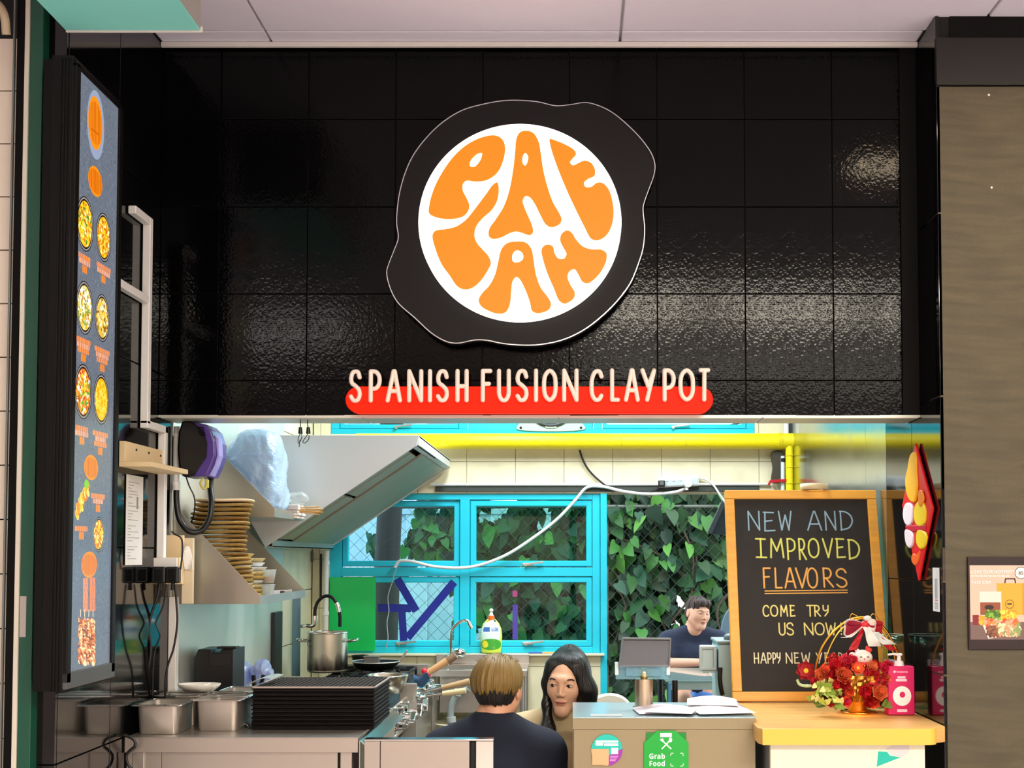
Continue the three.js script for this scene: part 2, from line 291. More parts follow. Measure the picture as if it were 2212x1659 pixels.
// lamps of the hall and of the kitchen
panelLight('ceiling_light', 'long warm ceiling light in the hall, nearest to the stall', 'hall ceiling lights', 1.85, CEIL - 0.04, -2.85, 1.2, 0.12, HALL_LIGHT * 1.2, 0xffe6c2);
[[0.4, 'nearest the viewer'], [1.53, 'over the middle'], [2.66, 'at the right']].forEach(([x, w], i) => {
  panelLight('ceiling_light', 'ceiling light of the front hall row, ' + w, 'hall ceiling lights', x, CEIL - 0.04, 0.12, 1.0, 0.34, HALL_LIGHT * 3.0, 0xfff6e0);
  panelLight('ceiling_light', 'ceiling light of the far hall row, ' + w, 'hall ceiling lights', x + 0.15, CEIL - 0.04, 3.05, 1.1, 0.4, HALL_LIGHT * 1.0, 0xfff8ea);
});
panelLight('ceiling_light', 'ceiling light at the left of the hall', 'hall ceiling lights', -2.2, CEIL - 0.04, 0.9, 1.1, 0.4, HALL_LIGHT * 0.6, 0xfffaf6);
{ // lit shop front across the hall, mirrored by the steel counters
  const t = thing('opposite_shop_window', 'wide warm lit shop window across the hall, behind the viewer', 'shop window', [0, 0, 0]);
  part('window_frame', span(-3.6, 0.15, 4.44, 3.6, 2.25, 4.5, 0.01), M.blackPaint, t);
  part('lit_window', span(-3.45, 0.3, 4.42, -0.05, 2.1, 4.44, 0.004), std(0xf2d2c0, 0.5, { emissive: 0xffcfbc, emissiveIntensity: 0.55 }), t); part('lit_window', span(0.05, 0.3, 4.42, 3.45, 2.1, 4.44, 0.004), std(0xf2d2c0, 0.5, { emissive: 0xffcfbc, emissiveIntensity: 0.55 }), t);
  for (const x of [-1.75, 1.75]) { const l = new THREE.RectAreaLight(0xffe0d0, 0.3, 3.4, 1.8); l.position.set(x, 1.2, 4.41); l.name = 'shop_window_lamp'; scene.add(l); }
}
panelLight('kitchen_light', 'cool white ceiling light over the cooking range', 'kitchen ceiling lights', -0.35, 2.9, -5.2, 0.3, 1.2, KITCHEN_LIGHT, 0xf2fbff);
panelLight('kitchen_light', 'cool white ceiling light over the counter passage', 'kitchen ceiling lights', 0.55, 2.9, -5.0, 0.3, 1.2, KITCHEN_LIGHT, 0xf2fbff);
// ---------- round logo sign ----------
{
  const q = (list, z) => list.map(([u, v]) => onZ(820 + u / 2.911, 200 + v / 2.911, z));
  const zBoard = ZF + 0.075, t = thing('logo_sign', 'round lit shop sign on a black pan-shaped board with bubbly orange letters', 'sign', [0, 0, 0]);
  const board = [[890, 48], [1000, 58], [1110, 82], [1200, 75], [1300, 62], [1400, 90], [1480, 135], [1600, 240], [1670, 320], [1715, 390], [1735, 460], [1728, 520], [1700, 600], [1668, 690], [1660, 730], [1670, 860], [1660, 980], [1630, 1080], [1580, 1200], [1500, 1310], [1400, 1410], [1280, 1500], [1150, 1560], [1000, 1590], [880, 1592], [760, 1580], [680, 1563], [600, 1560], [490, 1580], [420, 1570], [330, 1520], [220, 1420], [110, 1320], [60, 1220], [42, 1130], [55, 1080], [90, 990], [115, 915], [105, 830], [108, 740], [130, 600], [190, 430], [270, 310], [390, 190], [520, 110], [660, 70], [780, 50]];
  const bs = curveShape(q(board, zBoard), 5);
  part('board', extr(bs, 0.028, 0.0015).translate(0, 0, zBoard - 0.03), phys(0x070407, 0.5, { specularIntensity: 0.5 }), t);
  const rim = curveShape(q(board, zBoard), 5), pts = bs.getPoints(), cx = onZ(820 + 882 / 2.911, 200 + 811 / 2.911, zBoard);
  const hole = new THREE.Path(pts.map((p) => { const dx = p.x - cx[0], dy = p.y - cx[1], L = Math.hypot(dx, dy); return new THREE.Vector2(p.x - dx / L * 0.003, p.y - dy / L * 0.003); }));
  rim.holes.push(hole);
  part('rim', extr(rim, 0.034, 0.0006).translate(0, 0, zBoard - 0.03), std(0xd8dadf, 0.22, { metalness: 1 }), t);
  for (const [a, b] of [[-0.15, -0.2], [0.15, -0.2], [-0.15, 0.2], [0.15, 0.2]]) part('spacer', at3(cyl(0.01, 0.01, 0.05, 12), cx[0] + a, cx[1] + b, zBoard - 0.054, Math.PI / 2), M.steel, t);
  const zd = zBoard + 0.035, rx = 646 / 2.911 / FOCAL * -zd, ry = 632 / 2.911 / FOCAL * -zd, cd = onZ(820 + 882 / 2.911, 200 + 811 / 2.911, zd);
  const disc = new THREE.Shape(); disc.absellipse(cd[0], cd[1], rx, ry, 0, Math.PI * 2);
  const lit = std(0xffffff, 0.5, { emissive: 0xfff4ea, emissiveIntensity: 2.2 });
  const dg = new THREE.ExtrudeGeometry(disc, { depth: 0.034, bevelEnabled: true, bevelThickness: 0.003, bevelSize: 0.003, bevelOffset: -0.003, bevelSegments: 2, curveSegments: 96 }).translate(0, 0, zd - 0.038);
  part('lit_sign_disc', dg, lit, t);
  const orange = std(0xb85200, 0.45, { emissive: 0xff9400, emissiveIntensity: 0.7 });
  const L = (outer, inner) => { const s = curveShape(q(outer, zd)); if (inner) s.holes.push(new THREE.Path(curveShape(q(inner, zd)).getPoints())); part('sign_letter', extr(s, 0.006, 0.001).translate(0, 0, zd - 0.0005), orange, t); };
  L([[730, 272], [775, 300], [790, 350], [780, 420], [745, 500], [690, 545], [640, 560], [590, 560], [550, 555], [525, 575], [525, 620], [545, 660], [565, 710], [555, 750], [525, 780], [470, 795], [400, 795], [340, 780], [312, 760], [315, 700], [345, 600], [400, 495], [470, 400], [550, 330], [640, 285]], [[645, 380], [640, 420], [600, 470], [570, 468], [568, 435], [600, 395], [625, 380]]);
  L([[915, 242], [965, 255], [1000, 310], [1015, 390], [1030, 490], [1055, 590], [1090, 690], [1130, 760], [1145, 800], [1130, 830], [1080, 848], [1045, 830], [1010, 770], [975, 700], [945, 660], [920, 652], [900, 680], [910, 720], [935, 780], [960, 840], [965, 880], [945, 898], [900, 885], [860, 875], [820, 885], [770, 910], [715, 922], [688, 905], [690, 860], [730, 800], [780, 720], [815, 620], [838, 500], [852, 380], [860, 295], [880, 255]], [[915, 378], [935, 400], [932, 440], [915, 465], [898, 445], [898, 405]]);
  L([[1070, 295], [1110, 305], [1170, 330], [1225, 365], [1235, 390], [1215, 415], [1198, 440], [1215, 460], [1250, 445], [1290, 430], [1330, 445], [1355, 490], [1350, 525], [1310, 545], [1285, 570], [1295, 595], [1330, 595], [1365, 570], [1400, 570], [1440, 610], [1465, 690], [1472, 770], [1455, 850], [1420, 905], [1370, 930], [1330, 920], [1290, 850], [1230, 730], [1170, 600], [1110, 450], [1075, 340]]);
  L([[740, 567], [750, 600], [740, 680], [705, 740], [650, 790], [610, 840], [597, 900], [615, 950], [650, 990], [685, 1030], [700, 1075], [680, 1120], [640, 1180], [590, 1225], [540, 1240], [490, 1220], [440, 1150], [390, 1080], [350, 980], [333, 900], [350, 872], [420, 860], [480, 845], [540, 805], [610, 720], [670, 640], [715, 580]]);
  L([[870, 937], [920, 945], [955, 985], [970, 1060], [985, 1150], [1015, 1230], [1060, 1290], [1078, 1330], [1065, 1365], [1000, 1388], [960, 1375], [945, 1320], [920, 1250], [885, 1180], [862, 1160], [838, 1185], [828, 1250], [820, 1330], [795, 1380], [750, 1392], [690, 1375], [640, 1345], [623, 1310], [640, 1270], [690, 1215], [725, 1150], [745, 1070], [765, 990], [800, 950]], [[868, 990], [900, 1010], [903, 1050], [870, 1072], [838, 1065], [832, 1030], [845, 1000]]);
  L([[1060, 957], [1090, 970], [1100, 1010], [1125, 1045], [1160, 1045], [1175, 1015], [1155, 975], [1135, 930], [1145, 890], [1180, 868], [1210, 885], [1235, 925], [1280, 970], [1340, 988], [1390, 988], [1425, 1010], [1425, 1060], [1390, 1130], [1350, 1175], [1310, 1200], [1275, 1190], [1250, 1145], [1225, 1112], [1195, 1125], [1182, 1160], [1200, 1210], [1228, 1260], [1220, 1295], [1165, 1328], [1130, 1310], [1095, 1230], [1060, 1150], [1030, 1060], [1018, 990], [1035, 965]]);
}
// ---------- long red name bar with raised letters ----------
function strokes(paths, w, depth) {                              // raised letters with round ends, softly domed
  const out = [], r = w / 2, k = depth / r, put = (g) => out.push(g.scale(1, 1, k));
  for (const p of paths) {
    if (p.smooth) {
      const c = new THREE.CatmullRomCurve3(p.map(([x, y]) => V3(x, y, 0)), !!p.closed, 'centripetal');
      put(new THREE.TubeGeometry(c, p.length * 5, r, 12, !!p.closed)); if (!p.closed) for (const e of [p[0], p[p.length - 1]]) put(sph(r, 1, 1, 1, 14).translate(e[0], e[1], 0));
    } else p.forEach((q, i) => { put(sph(r, 1, 1, 1, 14).translate(q[0], q[1], 0)); if (i) put(rod([p[i - 1][0], p[i - 1][1], 0], [q[0], q[1], 0], r, 14)); });
  }
  return out;
}
const sm = (pts, closed) => { pts.smooth = true; pts.closed = closed; return pts; };
const GLYPH = {                                                   // unit box, y up
  S: [sm([[0.92, 0.8], [0.72, 0.98], [0.3, 0.98], [0.06, 0.8], [0.14, 0.6], [0.5, 0.5], [0.86, 0.36], [0.92, 0.16], [0.68, 0.01], [0.3, 0.01], [0.04, 0.14]])],
  P: [[[0.08, 0], [0.08, 1]], sm([[0.08, 1], [0.6, 0.98], [0.94, 0.82], [0.92, 0.56], [0.6, 0.42], [0.08, 0.4]])],
  A: [[[0.02, 0], [0.48, 1], [0.56, 1], [0.98, 0]], [[0.24, 0.32], [0.8, 0.32]]],
  N: [[[0.06, 0], [0.06, 1], [0.94, 0], [0.94, 1]]], I: [[[0.5, 0], [0.5, 1]]],
  H: [[[0.06, 0], [0.06, 1]], [[0.94, 0], [0.94, 1]], [[0.06, 0.48], [0.94, 0.48]]],
  F: [[[0.1, 0], [0.1, 1], [0.96, 1]], [[0.1, 0.55], [0.8, 0.56]]],
  U: [sm([[0.06, 1], [0.06, 0.5], [0.1, 0.16], [0.36, 0.0], [0.64, 0.0], [0.9, 0.16], [0.94, 0.5], [0.94, 1]])],
  O: [sm([[0.5, 1], [0.16, 0.86], [0.04, 0.5], [0.16, 0.14], [0.5, 0], [0.84, 0.14], [0.96, 0.5], [0.84, 0.86]], true)],
  C: [sm([[0.96, 0.8], [0.76, 0.97], [0.4, 0.96], [0.12, 0.76], [0.04, 0.45], [0.14, 0.14], [0.42, 0.0], [0.74, 0.02], [0.94, 0.14]])],
  L: [[[0.1, 1], [0.1, 0], [0.95, 0]]], Y: [[[0.02, 1], [0.5, 0.45], [0.98, 1]], [[0.98, 1], [0.4, 0]]], T: [[[0.02, 1], [0.98, 1]], [[0.5, 1], [0.45, 0]]],
};
{
  const z = ZF + 0.05, t = thing('name_sign', 'long red rounded bar sign with raised cream capital letters above the counter', 'sign', [0, 0, 0]);
  const a = onZ(746, 833, z), b = onZ(1541, 892, z), r = (a[1] - b[1]) / 2 * 0.98, s = new THREE.Shape();
  s.absarc(a[0] + r, b[1] + r, r, Math.PI * 0.5, Math.PI * 1.5); s.absarc(b[0] - r, b[1] + r, r, -Math.PI / 2, Math.PI / 2);
  part('lit_sign_bar', extr(s, 0.04, 0.003, 2).translate(0, 0, z - 0.042), phys(0xb01800, 0.5, { specularIntensity: 0.3, emissive: 0xff2000, emissiveIntensity: 0.66 }), t);
  const word = 'SPANISHFUSIONCLAYPOT', xs = [[80, 160], [188, 268], [285, 382], [402, 503], [522, 548], [565, 645], [672, 755], [812, 885], [903, 990], [1008, 1088], [1113, 1138], [1155, 1250], [1265, 1368], [1420, 1505], [1533, 1595], [1613, 1705], [1705, 1797], [1825, 1905], [1915, 2015], [2030, 2098]];
  const cream = std(0xe4d6ca, 0.5, { emissive: 0xffe6d4, emissiveIntensity: 0.1 }), zl = z + 0.02, k = -zl / FOCAL, w = 9.6 * k;  // faint emissive brightens the letters, which are not lit themselves
  word.split('').forEach((ch, i) => {
    const f = i / 19, top = 760 + (97 - 7 * f) / 2.572 + 3.6, bot = 760 + (279 - 6 * f) / 2.572 - 4;
    const p0 = onZ(720 + xs[i][0] / 2.572 + 4.8, bot, zl), p1 = onZ(720 + xs[i][1] / 2.572 - 4.8, top, zl);
    const g = strokes(GLYPH[ch].map((p) => { const m = p.map(([x, y]) => [p0[0] + x * (p1[0] - p0[0]), p0[1] + y * (p1[1] - p0[1])]); m.smooth = p.smooth; m.closed = p.closed; return m; }), w, 0.009);
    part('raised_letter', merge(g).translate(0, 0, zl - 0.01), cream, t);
  });
}
// ---------- tall lit menu board on the left ----------
{
  const xf = XL + 0.065, z0 = onX(150, 1400, xf)[2], z1 = onX(237, 1400, xf)[2], yt = onX(165, 145, xf)[1], yb = onX(146, 1452, xf)[1];
  const W = 360, H = 2048, pt = (px, py) => { const p = onX(px, py, xf); return [(p[2] - z0) / (z1 - z0) * W, (yt - p[1]) / (yt - yb) * H]; };
  const draw = (c) => {
    c.fillStyle = '#666d79'; c.fillRect(0, 0, W, H);
    for (let i = 0; i < 5200; i++) { const v = rnd(); c.strokeStyle = v < 0.5 ? `rgba(26,30,40,${0.3 * rnd()})` : `rgba(175,190,212,${0.3 * rnd()})`; c.lineWidth = 1 + 3 * rnd(); const x = rnd() * W, y = rnd() * H; c.beginPath(); c.moveTo(x, y); c.lineTo(x + rr(-14, 14), y + rr(-14, 14)); c.stroke(); }
    for (let i = 0; i < 500; i++) { c.fillStyle = `rgba(215,225,240,${0.5 * rnd()})`; c.fillRect(rnd() * W, rnd() * H, 1 + 3 * rnd(), 1 + 3 * rnd()); }
    const blob = (px, py, rx, ry, col) => { const [x, y] = pt(px, py); c.fillStyle = col; c.beginPath(); c.ellipse(x, y, rx, ry, 0, 0, 7); c.fill(); };
    const word = (px, py, txt, size, col, bold = 1) => { const [x, y] = pt(px, py); c.font = `${bold ? 'bold ' : ''}${size}px sans-serif`; c.textAlign = 'center'; c.textBaseline = 'middle'; c.fillStyle = col; c.fillText(txt, x, y); };
    const badge = (px, py, rx, ry, rows) => { blob(px, py, rx, ry, '#ff8a14'); const [x, y] = pt(px, py); c.strokeStyle = '#a03c05'; c.lineWidth = 4; for (let i = -rows; i <= rows; i++) { c.beginPath(); c.moveTo(x + i * rx / (rows + 1), y - ry * 0.8 * Math.sqrt(1 - (i / (rows + 1)) ** 2)); c.lineTo(x + i * rx / (rows + 1) + 3, y + ry * 0.8 * Math.sqrt(1 - (i / (rows + 1)) ** 2)); c.stroke(); } };
    blob(207, 270, 78, 122, '#8f9bb5'); badge(206, 266, 64, 94, 4);
    c.fillStyle = '#c25608'; { const [x, y] = pt(206, 285); c.fillRect(x - 34, y - 3, 66, 6); }
    badge(206, 392, 64, 52, 5);
    const dish = (px, py, r, cols) => {
      blob(px, py, r, r * 1.25, '#17141a'); blob(px, py, r * 0.94, r * 1.2, '#9c948f'); blob(px, py, r * 0.86, r * 1.13, '#1a1413'); blob(px, py, r * 0.8, r * 1.05, cols[0]);
      const [x, y] = pt(px, py); for (let i = 0; i < 260; i++) { const a = rnd() * 6.28, d = Math.sqrt(rnd()) * 0.76; c.fillStyle = cols[1 + Math.floor(rnd() * (cols.length - 1))]; c.beginPath(); c.ellipse(x + Math.cos(a) * d * r, y + Math.sin(a) * d * r * 1.25, 3 + 7 * rnd(), 3 + 5 * rnd(), rnd() * 3, 0, 7); c.fill(); }
    };
    const Y1 = ['#f0b21a', '#ffd84a', '#e08a10', '#fff0b0', '#c96a0a', '#ffcf20'];
    dish(184, 484, 76, [...Y1, '#5f8a20']); dish(224, 513, 70, Y1); dish(183, 665, 74, ['#e8cd60', '#fff6d0', '#f2c22a', '#b0781a', '#ffffff', '#8aa040']); dish(221, 687, 68, ['#d8b84a', '#fff3c4', '#8a5a1a', '#f0d060', '#e3b430']); dish(180, 846, 76, ['#e07a20', '#ff9d30', '#d8461a', '#ffd23a', '#58a030', '#f5f0dc']); dish(219, 863, 72, ['#f5b50f', '#ffc928', '#f0a408', '#ffd95a']);
    const bars = (px, py, w, h, col) => { const [x, y] = pt(px, py); for (let q = -w / 2; q < w / 2;) { const l = Math.min(8 + rnd() * 16, w / 2 - q); c.fillStyle = col; c.fillRect(x + q, y - h / 2, l, h); q += l + 4; } };
    const caption = (px, py, n) => { for (let i = 0; i < n; i++) bars(px, py + i * 11, 90 + 50 * rnd(), 17, i % 2 ? '#ffa27a' : '#ff8a48'); bars(px, py + n * 11 + 4, 40, 26, '#ff8426'); };
    caption(183, 556, 2); caption(224, 578, 2); caption(180, 736, 3); caption(221, 758, 3); caption(177, 926, 2); caption(217, 938, 3);
    badge(197, 1010, 62, 44, 4);
    { const [x, y] = pt(176, 1080); for (let i = 0; i < 60; i++) { const f = i / 60; c.fillStyle = ['#ffc61c', '#f49b12', '#ffe070', '#d9770d'][i % 4]; c.beginPath(); c.ellipse(x - 40 + 90 * f + rr(-14, 14), y + 48 - 90 * f + rr(-14, 14), 14, 10, 0.7, 0, 7); c.fill(); } blob(187, 1046, 20, 16, '#7ac51e'); }
    caption(212, 1072, 2); caption(176, 1142, 1);
    blob(213, 1155, 52, 62, '#cfc9c4'); dish(213, 1155, 50, Y1);
    badge(193, 1220, 70, 46, 5);
    for (let i = 0; i < 7; i++) { bars(185, 1255 + i * 10, 44, 20, '#ff8a5c'); bars(200, 1254 + i * 10, 50, 20, '#ff7f4a'); }
    for (let k = 0; k < 4; k++) for (let i = 0; i < 90; i++) { const [x, y] = pt(174 + k * 9, 1338 + i * 1.05 + (k % 2) * 3); c.fillStyle = ['#f08a3c', '#c9582a', '#ffb070', '#8f3a1c', '#ffd9a8'][Math.floor(rnd() * 5)]; c.beginPath(); c.ellipse(x + rr(-12, 12), y, 10 + 6 * rnd(), 6, rnd(), 0, 7); c.fill(); }
    for (let k = 0; k < 4; k++) { const [x, y] = pt(174 + k * 9, 1330); c.fillStyle = '#ffe2b0'; c.fillRect(x - 3, y - 22, 5, 26); }
  };
  const screen = canvasTex(W, H, draw);
  const t = thing('menu_board', 'tall narrow lit menu board with dishes on dark slate, on the left wall', 'menu board', [0, 0, 0]);
  const zi = z0 + 0.012, zo = z1 - 0.012;
  part('case', span(XL + 0.001, yb - 0.05, z1 - 0.03, xf - 0.004, yt + 0.03, z0 + 0.03, 0.004), M.blackPaint, t);
  const g = new THREE.PlaneGeometry(z0 - z1, yt - yb); g.rotateY(Math.PI / 2); g.translate(xf, (yt + yb) / 2, (z0 + z1) / 2);
  part('lit_screen', g, std(0x111111, 0.25, { map: screen, emissive: 0xffffff, emissiveMap: screen, emissiveIntensity: 1.25 }), t);
  for (const [a, b] of [[z0, z0 + 0.028], [z1 - 0.028, z1]]) part('frame_bar', span(XL + 0.01, yb - 0.03, a, xf + 0.006, yt + 0.012, b, 0.003), M.blackPaint, t);
  part('frame_bar', span(XL + 0.01, yb - 0.045, z1 - 0.028, xf + 0.006, yb, z0 + 0.028, 0.003), std(0x4a4c4c, 0.5), t);
  part('frame_bar', span(XL + 0.01, yt, z1 - 0.028, xf + 0.006, yt + 0.014, z0 + 0.028, 0.003), M.blackPaint, t);
  for (let i = 0; i < 4; i++) part('ridge', span(xf - 0.012 - i * 0.009, yb - 0.05, z0 + 0.026, xf - 0.007 - i * 0.009, yt + 0.02, z0 + 0.033, 0.001), M.blackPaint, t);
  part('side_plate', span(XL - 0.02, yb - 0.05, z0 - 0.02, xf - 0.05, yt + 0.02, z0 + 0.029, 0.002), M.blackMatte, t);
}
const ORD = ['topmost', 'second', 'third', 'fourth', 'fifth', 'sixth', 'seventh', 'eighth', 'ninth', 'tenth', 'eleventh', 'twelfth', 'thirteenth', 'fourteenth', 'fifteenth', 'sixteenth', 'seventeenth', 'eighteenth', 'nineteenth', 'twentieth', 'twenty-first', 'twenty-second', 'twenty-third', 'twenty-fourth'];
// ---------- left wall fittings ----------
const CT = 0.93;                                                  // steel counter height
{
  const t = thing('cable_trunking', 'white square cable trunking running down the black left wall', 'trunking', [0, 0, 0]);
  const x = XL + 0.016, a = onX(285, 452, x), b = onX(320, 478, x), c = onX(318, 918, x), d = onX(352, 945, x), e = onX(356, 1208, x), f0 = onX(246, 620, x), f1 = onX(272, 622, x), f2 = onX(318, 655, x);
  const w = 0.026;
  part('trunking_length', bar([x, a[1], a[2]], [x, a[1], b[2] + 0.013], w, w), M.whitePlastic, t);
  part('trunking_length', bar([x, a[1] + 0.013, b[2]], [x, c[1], b[2]], w, w, [0, 0, 1]), M.whitePlastic, t);
  part('trunking_length', bar([x, c[1], b[2] + 0.013], [x, c[1], d[2] - 0.013], w, w), M.whitePlastic, t);
  part('trunking_length', bar([x, c[1] + 0.013, d[2]], [x, e[1], d[2]], w, w, [0, 0, 1]), M.whitePlastic, t);
  part('trunking_length', bar([x, f1[1], f0[2] + 0.03], [x, f1[1], b[2] + 0.012], w * 0.9, w), M.whitePlastic, t);
  const g = onX(382, 900, x), h = onX(382, 1056, x);
  const t2 = single('downpipe', 'white vertical pipe on the left wall feeding the black hose', 'pipe', [rod([x, FB - 0.02, g[2]], [x, h[1], g[2]], 0.011, 14), at3(cyl(0.014, 0.014, 0.03, 14), x, h[1] + 0.01, g[2])], M.whitePlastic);
}
{ // purple and black blower with a hose
  const t = thing('wall_blower', 'purple and black blower unit mounted high on the left wall', 'blower', [0, 0, 0]);
  const z = -4.1, q = (l) => l.map(([a, b]) => onZ(a, b, z));
  part('body', extr(curveShape(q([[396, 912], [425, 914], [452, 925], [458, 960], [456, 995], [440, 1022], [425, 1028], [396, 1028]]), 4), 0.12, 0.008).translate(0, 0, z - 0.1), M.blackPlastic, t);
  part('shell', extr(poly(q([[423, 914], [448, 918], [462, 932], [469, 955], [470, 985], [463, 1006], [452, 1029], [423, 1031], [440, 1003], [450, 990], [452, 958], [444, 936]])), 0.14, 0.006, 2).translate(0, 0, z - 0.11), std(0x4a3585, 0.35), t);
  for (let i = 0; i < 6; i++) { const a = onZ(424 + i * 1.5, 922 + i * 3.4, z + 0.032), b = onZ(440 + i * 1.0, 924 + i * 3.6, z + 0.042); part('vent_slot', bar(a, b, 0.002, 0.003), M.blackMatte, t); }
  part('side_strip', extr(poly(q([[466, 940], [473, 948], [475, 985], [468, 1006], [458, 1028], [452, 1028], [464, 1004], [470, 984]])), 0.05, 0.003).translate(0, 0, z - 0.04), std(0x9a8fd0, 0.3), t);
  part('clip', [tube([onZ(438, 1033, z + 0.02), onZ(433, 1045, z + 0.03), onZ(441, 1056, z + 0.03), onZ(450, 1044, z + 0.02)], 0.004), at3(rbox(0.012, 0.03, 0.014, 0.003), ...onZ(447, 1045, z + 0.02))], std(0xb9b04a, 0.5), t);
  part('bracket', span(XL, 1.8, z - 0.1, XL + 0.06, 1.93, z - 0.04, 0.004), M.blackPlastic, t);
  single('flexible_hose', 'thick black hose hanging in a U below the purple blower', 'hose', tube([onZ(381, 1052, -4.15), onZ(382, 1090, -4.15), onZ(390, 1126, -4.15), onZ(410, 1148, -4.15), onZ(434, 1146, -4.16), onZ(452, 1122, -4.16), onZ(457, 1085, -4.17), onZ(454, 1052, -4.19), onZ(456, 1030, -4.2)], 0.0105, 60, 12), M.blackPlastic);
  single('hanging_cable', 'thin black cable looping behind the U-shaped hose', 'cable', tube([onX(402, 1030, XL + 0.02), onZ(408, 1048, -4.25), onZ(420, 1075, -4.25), onZ(419, 1110, -4.25), onX(408, 1140, XL + 0.02)], 0.003, 30, 6), M.blackPlastic);
}
{ // wooden ledge, notice, socket board, cables
  const t = thing('wooden_ledge', 'small raw pine ledge on the black left wall', 'shelf', [0, 0, 0]);
  const a = onX(256, 997, XL), b = onX(346, 1000, XL), top = onX(256, 952, XL);
  part('back_board', span(XL + 0.001, a[1], -4.0, XL + 0.02, top[1], a[2], 0.0015), M.woodPale, t);
  part('plank', span(XL + 0.001, a[1] - 0.016, -4.0, XL + 0.105, a[1], a[2], 0.0015), M.woodPale, t);
  for (const f of [0.25, 0.55, 0.85]) part('screw', at3(cyl(0.004, 0.004, 0.003, 10), XL + 0.021, top[1] - 0.02, a[2] + (b[2] - a[2]) * f, 0, 0, Math.PI / 2), M.darkMetal, t);
  const n0 = onX(271, 1024, XL), n1 = onX(305, 1220, XL);
  const notice = canvasTex(128, 512, (c, w, h) => { c.fillStyle = '#dcd9d5'; c.fillRect(0, 0, w, h); c.fillStyle = '#777'; for (let i = 0; i < 26; i++) { const y = 40 + i * 17 + (i > 8 ? 10 : 0); if (i % 7 === 6) continue; c.fillRect(16, y, 20 + rnd() * 70, 3); } c.fillStyle = '#888'; c.fillRect(78, 120, 14, 70); });
  const pg = new THREE.PlaneGeometry(n0[2] - n1[2], n0[1] - n1[1]).rotateY(Math.PI / 2).translate(XL + 0.003, (n0[1] + n1[1]) / 2, (n0[2] + n1[2]) / 2);
  single('paper_notice', 'tall white printed notice taped to the black left wall', 'notice', pg, std(0xffffff, 0.8, { map: notice, side: THREE.DoubleSide }));
  const z = -3.99, p = (x, y) => onZ(x, y, z), s0 = p(303, 1204), s1 = p(387, 1259);
  const sb = thing('socket_board', 'pale wooden block on the left wall carrying a white power socket', 'socket', [0, 0, 0]);
  part('wooden_block', span(XL + 0.001, s1[1], z - 0.03, s1[0], s0[1], z, 0.002), M.woodPale, sb);
  { const a2 = p(327, 1205), b2 = p(384, 1237); part('socket_plate', span(a2[0], b2[1], z, b2[0], a2[1], z + 0.012, 0.003), M.whitePlastic, sb); }
  const plugs = [[345, 1242, 32, 36], [374, 1242, 30, 36]];
  plugs.forEach(([x, y, w, h], i) => {
    const c = onZ(x, y, z + 0.03), k = 3.95 / FOCAL, g = thing('power_plug', i ? 'black power plug in the white socket, farther from the paper notice' : 'black power plug in the white socket, nearer to the paper notice', 'plug', c);
    part('plug_body', rbox(w * k, h * k, 0.034, 0.008, 3), M.blackPlastic, g); part('cord_grip', at3(cyl(0.006, 0.008, 0.03, 12), 0, -h * k / 2 - 0.008, 0), M.blackPlastic, g);
    part('grip_ridge', at3(rbox(w * k * 0.5, h * k * 0.7, 0.006, 0.002), 0, 0, 0.018), M.blackMatte, g);
  });
  const zc = -3.95;
  single('power_cable', 'black power cord hanging straight down from the nearer plug', 'cord', tube([onZ(345, 1262, zc), onZ(338, 1295, zc), onZ(326, 1330, zc), onZ(322, 1360, zc), onZ(326, 1395, zc), onZ(321, 1440, zc), onZ(305, 1500, zc), [onZ(292, 1540, zc)[0], CT + 0.006, zc]], 0.0045, 50, 8), M.blackPlastic);
  single('power_cable', 'thin black power cord that kinks midway on the left wall', 'cord', tube([onZ(360, 1262, zc), onZ(352, 1310, zc), onZ(338, 1340, zc), onZ(336, 1346, zc), onZ(346, 1372, zc), onZ(336, 1400, zc), onZ(330, 1450, zc), [onZ(318, 1535, zc)[0], CT + 0.005, zc - 0.05]], 0.003, 50, 6), M.blackPlastic);
  single('power_cable', 'black power cord curving across the white wall edge to the counter', 'cord', tube([onZ(378, 1262, zc), onZ(381, 1300, zc), onZ(383, 1345, zc), onZ(375, 1400, zc), onZ(362, 1440, zc), onZ(357, 1480, zc), [onZ(357, 1540, zc)[0], CT + 0.005, zc - 0.02]], 0.0036, 50, 6), M.blackPlastic);
  single('power_cable', 'thin black cord running from the trunking end down to the plugs', 'cord', tube([onZ(371, 1148, zc), onZ(378, 1154, zc), onZ(391, 1162, zc), onZ(394, 1190, zc), onZ(390, 1230, zc)], 0.003, 30, 6), M.blackPlastic);
  const bd = thing('backing_board', 'pale wooden backing board with torn paper behind the socket', 'board', [0, 0, 0]);
  const b0 = onZ(359, 1156, -4.1), b1 = onZ(412, 1305, -4.1), b2 = onZ(396, 1160, -4.1);
  part('board', span(b0[0], onZ(0, 1262, -4.1)[1], -4.115, b2[0], b0[1], -4.1, 0.002), M.woodPale, bd);
  part('board', span(b2[0] - 0.01, b1[1], -4.135, b1[0], onZ(0, 1162, -4.1)[1], -4.118, 0.002), std(0xd8c9ab, 0.7), bd);
  part('torn_paper', sheet((u, v) => { const q = onZ(396 + 16 * u + (v - 0.5) * 8 * (u), 1180 + 50 * v, -4.095); return [q[0], q[1], -4.1 + 0.012 * Math.sin(u * 3 + v * 4)]; }, 5, 6, 0.001), M.paper, bd);
  struct('edge_trim', span(XL, CT, -4.16, XL + 0.028, 1.36, -4.128, 0.003), M.whitePaint, wallLeft);
}
